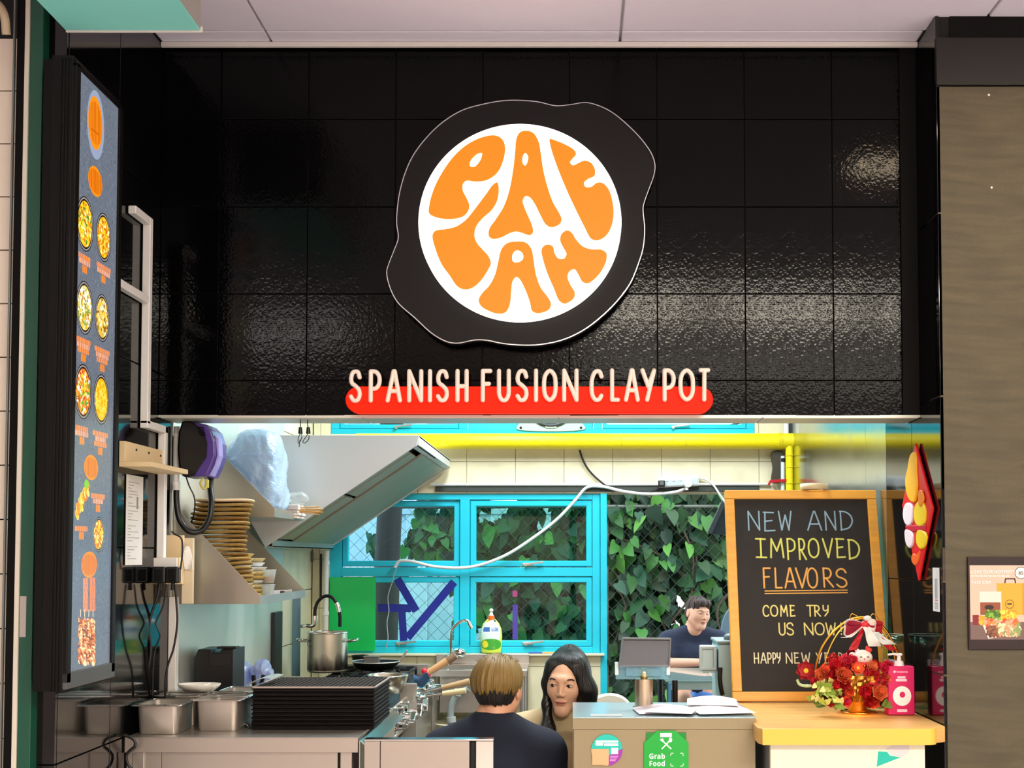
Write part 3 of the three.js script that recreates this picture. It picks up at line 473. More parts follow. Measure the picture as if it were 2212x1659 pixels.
// ---------- two steel shelves with tapering end plates on the left wall ----------
function wallShelf(label, zn, zf, near) {
  const t = thing('steel_shelf', label, 'shelf', [0, 0, 0]);
  const pts = near.map(([x, y]) => onZ(x, y, zn)); pts.forEach((p) => { if (p[0] < XL + 0.02) p[0] = XL + 0.002; });
  const s = poly(pts), y0 = pts[pts.length - 1][1], xt = pts[pts.length - 2][0], lip = pts[pts.length - 3][1];
  part('end_plate', extr(s, 0.004).translate(0, 0, zn - 0.004), M.steelShelf, t);
  part('end_plate', extr(s, 0.004).translate(0, 0, zf), M.steelShelf, t);
  part('shelf_board', span(XL + 0.002, y0, zf, xt - 0.002, y0 + 0.004, zn - 0.004), M.steel, t);
  part('front_lip', span(xt - 0.004, y0, zf, xt, lip, zn - 0.004, 0.0008), M.steel, t);
  part('back_plate', span(XL + 0.001, y0, zf, XL + 0.004, y0 + 0.3, zn - 0.004), M.steelShelf, t);
  return { y: y0 + 0.004, xt };
}
const shLow = wallShelf('lower steel wall shelf with slanted end plates, holding the wicker plates', -4.17, -4.87, [[376, 1090], [395, 1112], [562, 1287], [562, 1305], [376, 1305]]);
const shUp = wallShelf('upper steel wall shelf with slanted end plates, below the clear plastic bag', -4.56, -5.05, [[415, 920], [477, 979], [593, 1097], [593, 1117], [415, 1117]]);
// wicker plates
function wickerPlate(r, ph) {                                   // woven disc with a wavy rim
  const g = lathe([[0, 0], [r * 0.9, 0], [r * 0.985, 0.003], [r, 0.0065], [r * 0.985, 0.0098], [r * 0.93, 0.0105], [r * 0.5, 0.0082], [0, 0.0078]], 56), p = g.attributes.position;
  for (let i = 0; i < p.count; i++) { const a = Math.atan2(p.getZ(i), p.getX(i)), q = Math.hypot(p.getX(i), p.getZ(i)) / r, k = 1 + 0.02 * Math.sin(a * 5 + ph) * q; p.setX(i, p.getX(i) * k); p.setZ(i, p.getZ(i) * k); p.setY(i, p.getY(i) + 0.0022 * q * q * Math.sin(a * 3 + ph * 2)); }
  g.computeVertexNormals(); return g;
}
{
  const zc = -4.33, cx = onZ(478, 1130, zc)[0], r = 63 / FOCAL * 4.33, gs = [0, 0.5, 1.1].map((f) => wickerPlate(r, f)), g = gs[0], y0 = shLow.y + 0.003, n = 23, top = onZ(478, 1076, zc)[1], dy = (top - y0) / n;
  const fib = tex(256, [0.3, 0.06], (u, v) => 0.3 + 0.7 * fbm(u * 24, v * 14, 24, 181, 3, 14)), mats = [0xc69a44, 0xd4aa54, 0xac8036, 0xe0b868].map((c) => std(c, 0.8, { bumpMap: fib, bumpScale: 0.004 }));
  let proto;
  for (let i = 0; i < n; i++) {
    const lean = 0.012 * Math.sin(i * 0.35), pos = [cx + lean + rr(-0.005, 0.005), y0 + i * dy, zc + rr(-0.004, 0.004)], lab = i === n - 1 ? 'round wicker plate on top of the tall stack on the lower shelf' : 'round woven wicker plate, ' + ORD[n - 1 - i] + ' from the top of the tall stack';
    const t = i ? copy(proto, 'wicker_plate', lab, pos, rnd() * 6) : thing('wicker_plate', lab, 'plate', pos, 0, 'wicker plates in the tall stack');
    t.userData.group = 'wicker plates in the tall stack';
    if (!i) { part('woven_disc', g, mats[0], t); proto = t; }
    t.rotation.x = rr(-0.006, 0.006); t.rotation.z = rr(-0.006, 0.006); t.rotation.y = 0.12 * rnd(); t.children[0].material = i === n - 1 ? std(0xdcc6a0, 0.8) : mats[(i * 7) % 4]; t.scale.x = t.scale.z = rr(0.95, 1.02);
  }
  const z2 = -4.6, k2 = 4.6 / FOCAL, y2 = shLow.y;
  for (const [px, n2, r2, gname] of [[523, 10, 27, 'small wooden saucers in the nearer low stack'], [548, 9, 26, 'small wooden saucers in the farther low stack']]) {
    const zz = px < 530 ? z2 + 0.12 : z2 - 0.05, c = onZ(px, 1250, zz); let pr;
    for (let i = 0; i < n2; i++) {
      const pos = [c[0] + rr(-0.006, 0.006), y2 + 0.004 + i * 0.0175, zz], lab = 'small shallow saucer, ' + (i === n2 - 1 ? 'topmost' : ORD[n2 - 1 - i] + ' from the top') + (px < 530 ? ' of the low stack beside the tall wicker stack' : ' of the low stack beside the clear tubs');
      const t = i ? copy(pr, 'saucer', lab, pos, rnd() * 6) : thing('saucer', lab, 'saucer', pos, 0, gname);
      t.userData.group = gname;
      if (!i) { part('dish', lathe([[0, 0], [r2 * k2 * 0.7, 0], [r2 * k2, 0.013], [r2 * k2 * 0.96, 0.0145], [r2 * k2 * 0.66, 0.004], [0, 0.004]], 28), mats[3], t); pr = t; }
      t.rotation.x = rr(-0.02, 0.02); t.children[0].material = [3, 6, 7].includes(i) ? M.whitePlastic : [std(0xd9bd77, 0.6), std(0xcfae60, 0.6), std(0xe3cd94, 0.6)][i % 3];
    }
  }
  // clear tubs
  const tubMat = phys(0xeef4f4, 0.15, { transmission: 0.7, thickness: 0 }), kz = 4.62 / FOCAL;
  [[574, 1234, 'topmost clear plastic tub on the lower shelf', 0.058], [571, 1264, 'lower clear plastic tub on the lower shelf', 0]].forEach(([px, py, lab, dy2]) => {
    const c = onZ(px, py, -4.62), t = thing('plastic_tub', lab, 'tub', [c[0], shLow.y + dy2 + 0.001, -4.66]);
    part('tub', lathe([[0, 0], [0.022, 0], [0.031, 0.052], [0.0285, 0.052], [0.021, 0.002], [0, 0.002]], 28), tubMat, t); part('rim', new THREE.TorusGeometry(0.031, 0.002, 6, 28).rotateX(Math.PI / 2).translate(0, 0.052, 0), tubMat, t);
    if (dy2) part('sauce', at3(cyl(0.0265, 0.022, 0.024, 20), 0, 0.014, 0), std(0xb07a45, 0.5), t);
  });
  [[597, 1270, 0xd7d2e0, 0.026], [609, 1268, 0x35302f, 0.02], [622, 1266, 0xb9b4b0, 0.03]].forEach(([px, py, col, w], i) => {
    const zz = -4.72 - i * 0.03, c = onZ(px, py, zz), t = thing('small_carton', ['small pale carton on the lower shelf, beside the clear tubs', 'small dark carton on the lower shelf', 'small grey carton at the far end of the lower shelf'][i], 'carton', [c[0], shLow.y, zz], 0.2);
    part('carton', at3(rbox(w, 0.026, 0.03, 0.002), 0, 0.0135, 0), std(col, 0.6), t); part('flap', at3(rbox(w * 0.9, 0.002, 0.028, 0.0005), 0.001, 0.028, 0, 0, 0, 0.12), std(0xeae6e4, 0.6), t);
  });
}
{ // plastic bag, paper stack, twigs on the upper shelf
  const zc = -4.76, ctr = onZ(550, 1020, zc), y0 = shUp.y, w = 70 / FOCAL * 4.76, top = onZ(560, 928, zc)[1], h = (top - y0) / 2;
  const g = new THREE.SphereGeometry(1, 72, 56), p = g.attributes.position;
  for (let i = 0; i < p.count; i++) {
    let x = p.getX(i), y = p.getY(i), z = p.getZ(i); const q = Math.pow(Math.abs(x) ** 4 + Math.abs(y) ** 4 + Math.abs(z) ** 4, -0.25); x *= q; y *= q; z *= q;
    const n = Math.abs(fbm(x * 3 + 20, y * 3 + z * 2.3 + 20, 1000, 71, 4) - 0.5) * 2, f = 0.86 + 0.2 * n;
    const taper = y > 0.2 ? 1 - 0.35 * (y - 0.2) * (x < 0 ? 1.0 : 0.15) : 1;
    p.setXYZ(i, (x * f * taper + (y < 0 ? 0.13 * -y : -0.02)) * w, (y * (0.97 + 0.04 * n) - (x < -0.2 && y > 0.3 ? 0.22 * (-x - 0.2) : 0)) * h, z * f * 0.13);
  }
  g.computeVertexNormals();
  const t = thing('plastic_bag', 'large crumpled pale blue clear plastic bag on the upper shelf', 'bag', [ctr[0], y0 + h + 0.002, zc]);
  part('bag_body', g, phys(0xcfe8fa, 0.22, { transmission: 0.45, thickness: 0, bumpMap: T.peel, bumpScale: 0.002 }), t);
  part('folded_liner', at3(rbox(w * 1.3, h * 1.3, 0.1, 0.02, 2), 0.0, -h * 0.2, 0), phys(0xc4ddf2, 0.5, { transmission: 0.3, thickness: 0 }), t);
  const z2 = -4.93, s = thing('paper_stack', 'small stack of white paper sleeves on the upper shelf beside the bag', 'paper', [onZ(638, 1090, z2)[0], y0 + 0.001, z2]);
  const off = Math.max(0, s.position.x - (shUp.xt - 0.05)); s.position.x -= off * 0.4;
  for (let i = 0; i < 5; i++) part('paper_sleeve', at3(rbox(0.085, 0.011, 0.12, 0.002), rr(-0.006, 0.006), 0.006 + i * 0.0118, 0, 0, rr(-0.1, 0.1), 0), std([0xd8cdc4, 0xe2dad4, 0xc5b6ac][i % 3], 0.8), s);
  const cl = sph(0.035, 1.3, 0.8, 1, 24), cp = cl.attributes.position; for (let i = 0; i < cp.count; i++) { const f = 0.8 + 0.4 * fbm(cp.getX(i) * 60 + 9, cp.getY(i) * 60 + cp.getZ(i) * 40 + 9, 1000, 81, 2); cp.setXYZ(i, cp.getX(i) * f, cp.getY(i) * f, cp.getZ(i) * f); } cl.computeVertexNormals();
  single('plastic_wrap', 'small crumpled clear wrap on top of the paper sleeves', 'wrap', cl.translate(s.position.x + 0.03, y0 + 0.088, z2), phys(0xf2f6f4, 0.15, { transmission: 0.75, thickness: 0 }));
  const tw = thing('chopstick_bundle', 'bundle of pale wooden chopsticks sticking out over the upper shelf edge', 'chopsticks', [0, 0, 0]);
  for (let i = 0; i < 12; i++) { const a = [shUp.xt - 0.09 + rr(0, 0.02), y0 + 0.032 + rr(0, 0.01), -4.9 + rr(-0.02, 0.02)], b = onZ(700 + rr(-14, 6), 1101 + rr(-11, 14), -4.93); part('chopstick', rod(a, b, 0.0022, 6), std(i % 3 ? 0xdcb26a : 0xc89448, 0.6), tw); }
}
// ---------- range hood ----------
{
  const t = thing('range_hood', 'large grey steel range hood with sloping underside over the stove', 'range hood', [0, 0, 0]);
  const zn = -5.06, zf = -6.37, pp = [[520, 940], [905, 940], [899, 963], [573, 1182], [536, 1118], [520, 1112]].map(([x, y]) => onZ(x, y, zn)); pp[0][0] = pp[5][0] = XL + 0.004;
  const s = poly(pp);
  part('end_plate', extr(s, 0.012, 0.001).translate(0, 0, zn - 0.012), M.hood, t);
  part('end_plate', extr(s, 0.012, 0.001).translate(0, 0, zf), M.hood, t);
  part('top_plate', span(XL + 0.004, pp[0][1] - 0.008, zf + 0.012, pp[1][0], pp[0][1], zn - 0.012), M.hood, t);
  const A = pp[2], B = pp[3], dir = [B[0] - A[0], B[1] - A[1]], L = Math.hypot(...dir), ang = Math.atan2(dir[1], dir[0]), nx = -dir[1] / L, ny = dir[0] / L;   // n points up-left? flipped below
  const N = ny > 0 ? [nx, ny] : [-nx, -ny];
  part('front_plate', [span(pp[1][0] - 0.012, pp[2][1], zf + 0.012, pp[1][0], pp[1][1], zn - 0.012, 0.002), span(pp[2][0] - 0.03, pp[2][1], zf + 0.012, pp[1][0], pp[2][1] + 0.006, zn - 0.012, 0.002)], M.hood, t);
  const slab = (u0, u1, z0, z1, off, th, mat, name) => { const cx = A[0] + dir[0] * (u0 + u1) / 2 + N[0] * off, cy = A[1] + dir[1] * (u0 + u1) / 2 + N[1] * off; part(name, at3(rbox(L * (u1 - u0), th, Math.abs(z1 - z0), 0.002), 0, 0, 0, 0, 0, ang).translate(cx, cy, (z0 + z1) / 2), mat, t); };
  const filt = std(0xa9a48e, 0.5, { metalness: 0.5, bumpMap: T.brushed, bumpScale: 0.002 });
  slab(0.02, 0.98, zn - 0.014, zf + 0.014, 0.045, 0.006, M.blackMatte, 'inner_plate');
  slab(0.5, 0.93, zn - 0.02, zn - 0.11, 0.012, 0.012, filt, 'grease_filter'); slab(0.5, 0.93, zn - 0.135, zn - 0.31, 0.012, 0.012, filt, 'grease_filter');
  slab(0.06, 0.48, zn - 0.02, zn - 0.11, 0.012, 0.012, filt, 'grease_filter'); slab(0.06, 0.48, zn - 0.135, zn - 0.31, 0.012, 0.012, filt, 'grease_filter');
  slab(0.03, 0.95, zn - 0.38, zn - 0.8, 0.012, 0.012, filt, 'grease_filter'); slab(0.03, 0.95, zn - 0.804, zf + 0.02, 0.012, 0.012, filt, 'grease_filter');
  const C = pp[4];
  part('drip_gutter', [span(B[0] - 0.05, B[1], zf + 0.012, B[0] + 0.03, B[1] + 0.006, zn - 0.012, 0.001), span(B[0] + 0.026, B[1], zf + 0.012, B[0] + 0.03, B[1] + 0.03, zn - 0.012, 0.001)], M.steel, t);
  part('back_slope', bar([(B[0] + C[0]) / 2, (B[1] + C[1]) / 2, zf + 0.012], [(B[0] + C[0]) / 2, (B[1] + C[1]) / 2, zn - 0.012], Math.hypot(B[0] - C[0], B[1] - C[1]), 0.005, [-(B[1] - C[1]), B[0] - C[0], 0]), M.hood, t);
}
// ---------- steel counter ----------
{
  const t = thing('steel_counter', 'stainless steel worktable at the left front with a folded edge', 'counter', [0, 0, 0]);
  const x0 = XL + 0.004, x1 = onZ(773, 1590, -3.73)[0], z0 = -3.73, z1 = -4.46;
  part('worktop', span(x0, CT - 0.004, z1, x1, CT, z0, 0.001), M.steel, t);
  part('front_edge', span(x0, CT - 0.048, z0 - 0.004, x1, CT - 0.001, z0, 0.0015), M.steel, t);
  part('side_edge', span(x1 - 0.004, CT - 0.048, z1, x1, CT - 0.001, z0 - 0.005, 0.0015), M.steel, t);
  const lx = onZ(345, 1640, z0)[0], rx = onZ(727, 1640, z0)[0];
  part('front_panel', span(lx, 0.12, z0 - 0.022, rx, CT - 0.05, z0 - 0.018, 0.001), M.steel, t);
  part('front_panel', span(x0, 0.12, z0 - 0.024, lx - 0.002, CT - 0.05, z0 - 0.02, 0.001), M.steel, t);
  for (const xx of [rx + 0.008, x0 + 0.02]) for (const zz of [z0 - 0.05, z1 + 0.03]) part('leg', span(xx, 0.01, zz, xx + 0.038, CT - 0.01, zz + 0.036, 0.003), M.steel, t);
  part('lower_shelf', span(x0, 0.2, z1 + 0.01, x1 - 0.01, 0.215, z0 - 0.06), M.steel, t);
  const rt = thing('worktable_rim', 'bright folded steel guard strip along the aisle side of the worktable', 'guard strip', [0, 0, 0]);
  part('guard', sheet((u, v) => [x1 + 0.004 + 0.03 * v, CT - 0.015 - 0.03 * v + 0.004, z0 - 0.01 + (z1 - z0) * u], 8, 2, 0.002), M.steelBright, rt);
  part('flange', span(x1 + 0.002, CT - 0.3, z1, x1 + 0.006, CT - 0.012, z0 - 0.01, 0.001), M.steel, rt);
}
{ // low steel gate
  const z = -3.72, a = onZ(786, 1601, z), b = onZ(1066, 1601, z), p0 = onZ(1014, 1601, z), l = onZ(822, 1601, z);
  const t = thing('low_gate', 'low stainless steel swing gate beside the worktable', 'gate', [0, 0, 0]);
  part('gate_panel', span(l[0], 0.15, z - 0.02, p0[0], a[1], z, 0.0015), M.steel, t);
  part('gate_stile', span(a[0], 0.1, z - 0.03, l[0] - 0.002, a[1], z - 0.004, 0.002), M.steel, t);
  part('gate_stile', span(p0[0] + 0.003, 0.1, z - 0.03, p0[0] + 0.018, a[1] - 0.002, z - 0.006, 0.002), M.darkMetal, t);
  part('gate_post', span(p0[0] + 0.02, 0.012, z - 0.04, b[0], a[1], z, 0.002), M.steelBright, t);
  part('gate_cap', span(a[0], a[1] + 0.0005, z - 0.042, b[0], a[1] + 0.006, z + 0.003, 0.002), M.steelBright, t);
}
// gastro pans on the counter
function gnPan(name, label, x0, x1, z0, z1, h, group) {
  const w = x1 - x0, d = z0 - z1, t = thing(name, label, 'pan', [(x0 + x1) / 2, CT, (z0 + z1) / 2], 0, group);
  const rs = (w2, d2, r) => { const s = new THREE.Shape(), a = w2 / 2, b = d2 / 2; s.moveTo(-a + r, -b); s.lineTo(a - r, -b); s.absarc(a - r, -b + r, r, -Math.PI / 2, 0); s.lineTo(a, b - r); s.absarc(a - r, b - r, r, 0, Math.PI / 2); s.lineTo(-a + r, b); s.absarc(-a + r, b - r, r, Math.PI / 2, Math.PI); s.lineTo(-a, -b + r); s.absarc(-a + r, -b + r, r, Math.PI, Math.PI * 1.5); return s; };
  const ring = (w2, d2, y, r) => { const o = [], a = w2 / 2 - r, b = d2 / 2 - r; [[a, -b, -90], [a, b, 0], [-a, b, 90], [-a, -b, 180]].forEach(([cx, cy, st]) => { for (let i = 0; i <= 5; i++) { const q = R(st + i * 18); o.push([cx + r * Math.cos(q), y, cy + r * Math.sin(q)]); } }); return o; };
  const loft = (rings) => { const n = rings[0].length, g = new THREE.BufferGeometry(), p = rings.flat(2), idx = []; for (let k = 0; k < rings.length - 1; k++) for (let i = 0; i < n; i++) { const a = k * n + i, b = k * n + (i + 1) % n; idx.push(a, a + n, b, b, a + n, b + n); } const c = p.length / 3, last = rings.length - 1; g.setAttribute('position', new THREE.BufferAttribute(new Float32Array(p.concat([0, rings[last][0][1], 0])), 3)); for (let i = 0; i < n; i++) idx.push(last * n + i, c, last * n + (i + 1) % n); g.setIndex(idx); return toCreasedNormals(g, 0.6); };
  const W = w - 0.03, D = d - 0.03;
  part('pan_body', loft([ring(W, D, h, 0.022), ring(W * 0.93, D * 0.95, 0.012, 0.02), ring(W * 0.9, D * 0.92, 0.001, 0.018)]), M.steel, t);
  const rim = rs(w, d, 0.012); rim.holes.push(new THREE.Path(rs(W - 0.002, D - 0.002, 0.02).getPoints(6)));
  part('pan_rim', extr(rim, 0.004, 0.001).rotateX(Math.PI / 2).translate(0, h + 0.004, 0), M.steelBright, t);
  part('pan_lining', loft([ring(W - 0.003, D - 0.003, h, 0.021), ring(W * 0.92, D * 0.94, 0.014, 0.02), ring(W * 0.9, D * 0.9, 0.003, 0.018)].map((r) => r.slice().reverse())), M.steel, t);
  return t;
}
{
  const k = (px, z) => onZ(px, 1203, z)[0];
  const a = gnPan('steel_pan', 'narrow stainless food pan at the front corner of the steel worktable', k(287, -3.78), k(398, -3.78), -3.77, -3.965, 0.092);
  gnPan('steel_pan', 'wide stainless food pan behind the narrow one on the worktable', k(398, -3.78) + 0.003, k(536, -3.9), -3.84, -4.08, 0.1);
  gnPan('steel_pan', 'stainless food pan against the left wall, behind the front ones', k(287, -3.78) + 0.003, k(398, -3.78) - 0.002, -3.97, -4.12, 0.1);
  gnPan('steel_pan', 'stainless food pan under the white bowl', k(398, -3.78) + 0.003, k(530, -3.9), -4.085, -4.26, 0.1);
  const rails = thing('pan_rack_bars', 'steel divider bars laid across the food pans', 'divider bars', [0, CT, 0]);
  for (const [z, x0, x1] of [[-3.9, 382, 540], [-3.975, 360, 534], [-4.04, 372, 536]]) part('divider_bar', span(k(x0, z), 0.1045, z - 0.012, k(x1, z), 0.109, z, 0.0015), M.steelBright, rails);
  const zb = -4.06, c = onZ(430, 1500, zb), r = 46 / FOCAL * 4.06, t = thing('white_bowl', 'shallow oval white bowl set on top of the food pans', 'bowl', [c[0], CT + 0.1095, zb]);
  part('bowl', lathe([[0, 0.001], [r * 0.7, 0.001], [r * 0.95, 0.016], [r, 0.024], [r * 0.95, 0.024], [r * 0.66, 0.007], [0, 0.007]], 40).scale(1, 1, 0.7), std(0xe9e4da, 0.3), t);
  part('spoon', [at3(sph(0.011, 1.2, 0.5, 1, 14), 0.008, 0.016, 0.02), rod([0.012, 0.017, 0.015], [0.03, 0.022, -0.02], 0.0025, 8)], std(0xf5f0e6, 0.3), t);
}
// stacked black takeout trays
{
  const z0 = -3.885, x0 = onZ(541, 1575, z0)[0], x1 = onZ(809, 1575, z0)[0], w = x1 - x0, d = 0.34, h = 0.0132; let pr;
  for (let i = 0; i < 10; i++) {
    const pos = [(x0 + x1) / 2 + rr(-0.0015, 0.0015), CT + 0.001 + i * (h + 0.0004), z0 - d / 2 + rr(-0.001, 0.001)];
    const lab = i === 9 ? 'black takeout tray on top of the stack on the worktable, with a pale edge' : 'flat black takeout tray, ' + ORD[9 - i] + ' from the top of the stack on the worktable';
    const t = i ? copy(pr, 'takeout_tray', lab, pos) : thing('takeout_tray', lab, 'tray', pos, 0, 'stacked black takeout trays');
    if (!i) { pr = t; part('tray_body', at3(rbox(w - 0.008, h * 0.8, d - 0.008, 0.004, 2), 0, h * 0.4, 0), phys(0x070304, 0.6, { specularIntensity: 0.4 }), t); part('tray_rim', at3(rbox(w, h * 0.25, d, 0.0015), 0, h * 0.87, 0), phys(0x0a0404, 0.6, { specularIntensity: 0.4 }), t); }
    else if (i === 9) {
      const cell = []; for (let a = 0; a < 24; a++) cell.push(at3(rbox(0.003, 0.004, d - 0.03, 0.001), -w / 2 + 0.02 + a * (w - 0.04) / 23, h + 0.002, 0)); for (let a = 0; a < 14; a++) cell.push(at3(rbox(w - 0.03, 0.004, 0.003, 0.001), 0, h + 0.002, -d / 2 + 0.02 + a * (d - 0.04) / 13));
      part('tray_grid', merge(cell), std(0x35302e, 0.45), t); part('tray_edge', [at3(rbox(w, 0.006, 0.006, 0.002), 0, h + 0.003, d / 2 - 0.003), at3(rbox(0.006, 0.006, d, 0.002), w / 2 - 0.003, h + 0.003, 0), at3(rbox(0.006, 0.006, d, 0.002), -w / 2 + 0.003, h + 0.003, 0)], std(0xa89a92, 0.35), t);
    }
  }
  const l = thing('clear_lid', 'bent clear plastic lid leaning against the black tray stack', 'lid', [x0 + 0.01, CT + 0.145, z0 - 0.06]);
  part('lid', sheet((u, v) => [-0.03 + 0.09 * u, 0.012 * Math.sin(u * 3) + 0.02 * u, 0.04 - 0.14 * v], 8, 6, 0.001), phys(0xdfe8ea, 0.15, { transmission: 0.5, thickness: 0 }), l);
  const fl = thing('foil_scrap', 'crumpled foil scrap on the worktable beside the black trays', 'foil', [onZ(528, 1555, -3.95)[0], CT + 0.002, -3.95]);
  part('foil', sheet((u, v) => [-0.03 + 0.06 * u, 0.012 * Math.abs(Math.sin(u * 7 + v * 5)) + 0.002, 0.03 - 0.06 * v], 10, 10, 0.0006), M.steelBright, fl);
}
{ // black box dispenser, bags, tongs, board
  const z = -4.34, a = onZ(418, 1500, z), b = onZ(503, 1403, z);
  const t = thing('black_box', 'tall black plastic dispenser box against the steel wall sheet', 'dispenser', [(a[0] + b[0]) / 2, CT, z - 0.08]);
  const w = b[0] - a[0], h = b[1] - CT, s = poly([[-w / 2, 0], [w / 2, 0], [w / 2, h], [w * 0.2, h], [w * 0.16, h - 0.012], [-w * 0.02, h - 0.012], [-w * 0.06, h], [-w * 0.4, h], [-w / 2, h - 0.035]]);
  part('box_body', extr(s, 0.16, 0.003).translate(0, 0, -0.08), M.blackPlastic, t); part('front_plate', at3(rbox(w * 0.55, h * 0.2, 0.004, 0.001), w * 0.18, h * 0.84, 0.081), std(0x1b1b1d, 0.3), t); part('lid_tab', at3(rbox(w * 0.5, 0.008, 0.05, 0.002), w * 0.28, h + 0.004, 0.03), M.blackPlastic, t);
  const zz = -4.9, c = onZ(545, 1452, zz);
  const bag = (px, w2, lab, seed) => { const q = onZ(px, 1456, zz), g = sph(1, 1, 1, 1, 36), p = g.attributes.position; for (let i = 0; i < p.count; i++) { let x = p.getX(i), y = p.getY(i), z2 = p.getZ(i); const f = 0.75 + 0.5 * fbm(x * 3 + 9, y * 3 + z2 * 2 + 9, 1000, seed, 3); p.setXYZ(i, x * f * w2, y * (y > 0 ? 0.055 : 0.065) * f, z2 * f * 0.06); } g.computeVertexNormals(); const o = thing('cutlery_bag', lab, 'bag', [q[0], q[1], zz]); part('bag', g, phys(0xb9c6ee, 0.25, { transmission: 0.55, thickness: 0 }), o); for (let i = 0; i < 4; i++) part('spoon', [rod([-0.02 + i * 0.012, -0.05, 0.0], [-0.03 + i * 0.018, 0.02, 0.01], 0.003, 6), at3(sph(0.008, 1, 1.4, 0.5, 10), -0.03 + i * 0.018, 0.024, 0.01)], std(0xd9c7ae, 0.5), o); return o; };
  bag(524, 0.035, 'clear bag of wooden spoons nearer to the black dispenser', 91); bag(566, 0.045, 'bluish clear bag of spoons beside the dark chopping board', 95);
  const zs = -4.72; [[510, 1478, 0, 'black handle of tongs standing right beside the dispenser'], [553, 1476, 0.02, 'black forked tongs handles standing by the bluish bag']].forEach(([px, py, sp, lab]) => { const q = onZ(px, py, zs), o = thing('tongs', lab, 'tongs', [q[0], CT, zs]); const hh = onZ(px, 1458, zs)[1] - CT; part('arm', bar([-sp * 0.2, 0.02, 0], [-sp * 0.5, hh, 0], 0.014, 0.02, [0, 0, 1]), M.blackPlastic, o); if (sp) part('arm', bar([0.012, 0.02, 0], [0.03, hh, 0], 0.014, 0.018, [0, 0, 1]), M.blackPlastic, o); part('base', at3(cyl(0.022, 0.024, 0.03, 16), 0, 0.016, 0), M.steel, o); });
  const zb = -5.6, b0 = onX(593, 1475, XL + 0.02), b1 = onX(611, 1320, XL + 0.02);
  single('chopping_board', 'dark upright chopping board leaning on the steel wall behind the stove', 'board', span(XL + 0.001, CT, b1[2], XL + 0.02, b1[1], b0[2], 0.004), std(0x161a18, 0.6));
  // stand for bags between table and stove
  const st = thing('side_stand', 'narrow steel stand between worktable and stove along the wall', 'stand', [0, 0, 0]);
  part('stand_top', span(XL + 0.004, CT - 0.01, -5.5, -1.18, CT - 0.002, -4.48, 0.002), M.steel, st); part('stand_side', span(XL + 0.01, 0.02, -5.48, -1.19, CT - 0.012, -5.46), M.steel, st); part('stand_side', span(XL + 0.01, 0.02, -4.52, -1.19, CT - 0.012, -4.5), M.steel, st);
}

{ // cables by the worktable leg
  const z = -3.7, q = (l) => l.map(([x, y]) => onZ(x, y, z)), a = onZ(270, 1585, z);
  single('floor_cable', 'black cable looping beside the left leg of the steel worktable', 'cable', tube([...q([[268, 1588], [280, 1592], [291, 1600], [292, 1612], [280, 1622], [273, 1632], [276, 1650], [288, 1668]]), [a[0] + 0.02, 0.4, z - 0.02], [a[0] + 0.02, 0.03, z - 0.02]], 0.005, 80, 8), M.blackPlastic);
}
